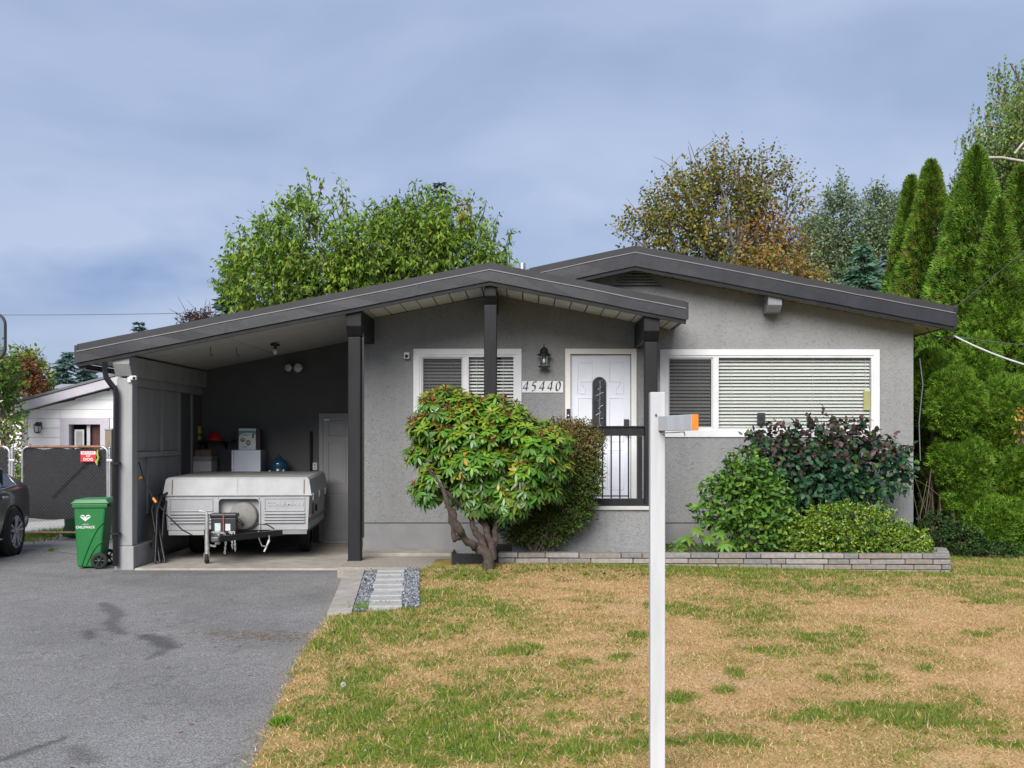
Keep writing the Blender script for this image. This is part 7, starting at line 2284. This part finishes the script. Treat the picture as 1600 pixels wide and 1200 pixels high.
# clover leaves low in the green patches, dry leaves, dandelion clock
def scatter_on(name, label, n, size, cols, cond, tm, flat=True, m='leaf'):
    X, Y = NR.uniform(-2, 6.5, n * 12), NR.uniform(-10.5, -1.95, n * 12)
    k = cond(X, Y) & (X > drive_edge(Y) + .03)
    X, Y = X[k][:n], Y[k][:n]
    q = len(X)
    P = np.stack([X, Y, lawn_z(X, Y) + NR.uniform(.008, .03, q)], 1)
    D = np.stack([NR.standard_normal(q), NR.standard_normal(q), .15 * NR.standard_normal(q)], 1)
    N = np.stack([.35 * NR.standard_normal(q), .35 * NR.standard_normal(q), np.ones(q)], 1)
    o = add_leaves(name, None, tm, P, D, N, size * NR.uniform(.6, 1.3, q), size * .75 * NR.uniform(.7, 1.2, q), pick_col(cols, q), M[m], kind='stuff', off=Vector((0, -5, 0)))
    return tag(o, label)
scatter_on('clover', 'clover leaves in the green parts of the lawn', 9000, .022, [(.085, .17, .025), (.13, .22, .03), (.10, .15, .04)], lambda x, y: green_mask(x, y) > .55, HEX)
scatter_on('clover_flowers', 'tiny pale clover heads in the lawn', 900, .014, [(.60, .55, .45), (.55, .48, .38)], lambda x, y: (green_mask(x, y) > .3) & (x < 1.2), HEX)
scatter_on('fallen_leaves', 'brown leaves scattered under the rhododendron', 260, .05, [(.20, .10, .045), (.14, .07, .03), (.30, .17, .07)], lambda x, y: (np.hypot((x - .2) / 1.6, (y + 2.7) / .6) < 1), HEX)
X = NR.uniform(-9, -1.8, 300); Y = NR.uniform(-9.5, -1.4, 300)
k = X < drive_edge(Y) - .02
k &= (NR.random(300) < .25) | (np.hypot((X - gpt(425, 988)[0]) / .7, (Y - gpt(425, 988)[1]) / .35) < 1)
X, Y = X[k], Y[k]
o = add_leaves('dry_litter', None, HEX, np.stack([X, Y, drive_z(X, Y) + .008], 1), np.stack([NR.standard_normal(len(X)), NR.standard_normal(len(X)), 0 * X], 1), np.tile(np.array([0.1, 0, 1.]), (len(X), 1)), NR.uniform(.02, .06, len(X)), .02, pick_col([(.28, .17, .08), (.10, .07, .05), (.36, .25, .13)], len(X)), M['leaf'], kind='stuff', off=Vector((-4, -4, -.15)))
tag(o, 'bits of dry grass and leaves on the driveway')
n = 520
cx0, cy0, _ = gpt(418, 989, -.2)
X = cx0 + .42 * NR.standard_normal(n); Y = cy0 + .13 * NR.standard_normal(n) - .12 * (X - cx0)
o = add_leaves('straw', None, DIAMOND, np.stack([X, Y, drive_z(X, Y) + .006], 1), np.stack([NR.standard_normal(n), NR.standard_normal(n) * .6, .08 * NR.standard_normal(n)], 1), np.tile(np.array([.1, 0, 1.]), (n, 1)), NR.uniform(.03, .10, n), .006, pick_col([(.46, .31, .17), (.36, .22, .11), (.20, .11, .05)], n), M['leaf'], kind='stuff', off=Vector((cx0, cy0, -.2)))
tag(o, 'loose straw swept across the driveway')
x, y, _ = gpt(535, 1085, -.2)
t = thing('dandelion_clock', 'white dandelion clock standing in the grass near the driveway', 'flower', (x, y, float(lawn_z(x, y))))
MB().tube([(x, y, float(lawn_z(x, y)) - .01), (x + .005, y, float(lawn_z(x, y)) + .07)], .003, 5).build('stem', mat('weed stem', (.10, .16, .04), .6), t)
n = 200
u = rand_dirs(n)
add_leaves('seed_head', t, DIAMOND, np.tile(np.array([x + .005, y, float(lawn_z(x, y)) + .075]), (n, 1)), u, rand_dirs(n), .02, .008, pick_col([(.75, .73, .70)], n, jit=.05), M['leaf'])

# ------------------------------------------------------------------ overhead lines
def wire(pts, r, name, label, m, n=16, sag=.0):
    a, b = Vector(pts[0]), Vector(pts[1])
    P = [a.lerp(b, i / n) + Vector((0, 0, -sag * 4 * (i / n) * (1 - i / n))) for i in range(n + 1)]
    tag(MB().tube(P, r, 6).build(name, m, base=P[0]), label, 'cable')
gw_ = mat('grey wire', (.12, .13, .15), .6)
wire((at(-400, 486, 30), at(600, 479, 34)), .016, 'power_line', 'thin power line crossing the sky above the outbuilding', gw_, sag=.25)
wire((at(-300, 569, 34), at(260, 569, 34)), .010, 'phone_line', 'faint lower wire crossing the blue spruce', gw_, sag=.05)
wc_ = mat('white service cable', (.62, .62, .62), .5)
wire((at(1491, 525, -.25), at(1760, 598, -3.2)), .012, 'service_cable', 'thick white service cable from the eave to the right edge', wc_, sag=.12)
wire((at(1491, 525, -.25), at(1700, 545, -2.0)), .004, 'guy_wire', 'thin wire leaving the eave above the white cable', gw_, sag=.03)
wire((at(1492, 481, -.2), at(1760, 255, -2.5)), .005, 'phone_line', 'thin wire climbing across the cedars from the roof corner', gw_, sag=.02)
c0 = MB()
c0.tube([at(1440, 470, -.02), at(1446, 510, .1), at(1460, 528, .05), at(1491, 525, -.25)], .010, 6)
c0.tube([at(1437, 560, .05), at(1442, 600, .08), at(1436, 660, .05), at(1438, 720, .05)], .008, 6)
tag(c0.build('wall_cable', gw_, base=at(1440, 470, 0)), 'grey cable looping down the side wall under the eave', 'cable')

# ------------------------------------------------------------------ far-off woods on both sides, beyond the frame's gardens
def woods(x0, x1, y, label):
    n = 9000
    X = NR.uniform(x0, x1, n); Yy = y + NR.uniform(-5, 5, n)
    top = 5.5 + 5 * fbm(X * .18, X * 0 + y, 4, 201)
    P = np.stack([X, Yy, top * NR.random(n) ** .7 - .2], 1)
    D = norm(NR.standard_normal((n, 3)) + np.array([0, 0, .2]))
    o = add_leaves('woods', None, HEX, P, D, norm(NR.standard_normal((n, 3)) + np.array([0, -.6, .5])), NR.uniform(.6, 1.3, n), NR.uniform(.5, .9, n), pick_col([(.08, .12, .05), (.11, .16, .06), (.06, .09, .045)], n), M['leaf'], kind='stuff', off=Vector(((x0 + x1) / 2, y, 0)))
    tag(o, label)
woods(46, 120, 75, 'distant woods on the hedge side')
woods(-130, -52, 75, 'distant woods on the driveway side')
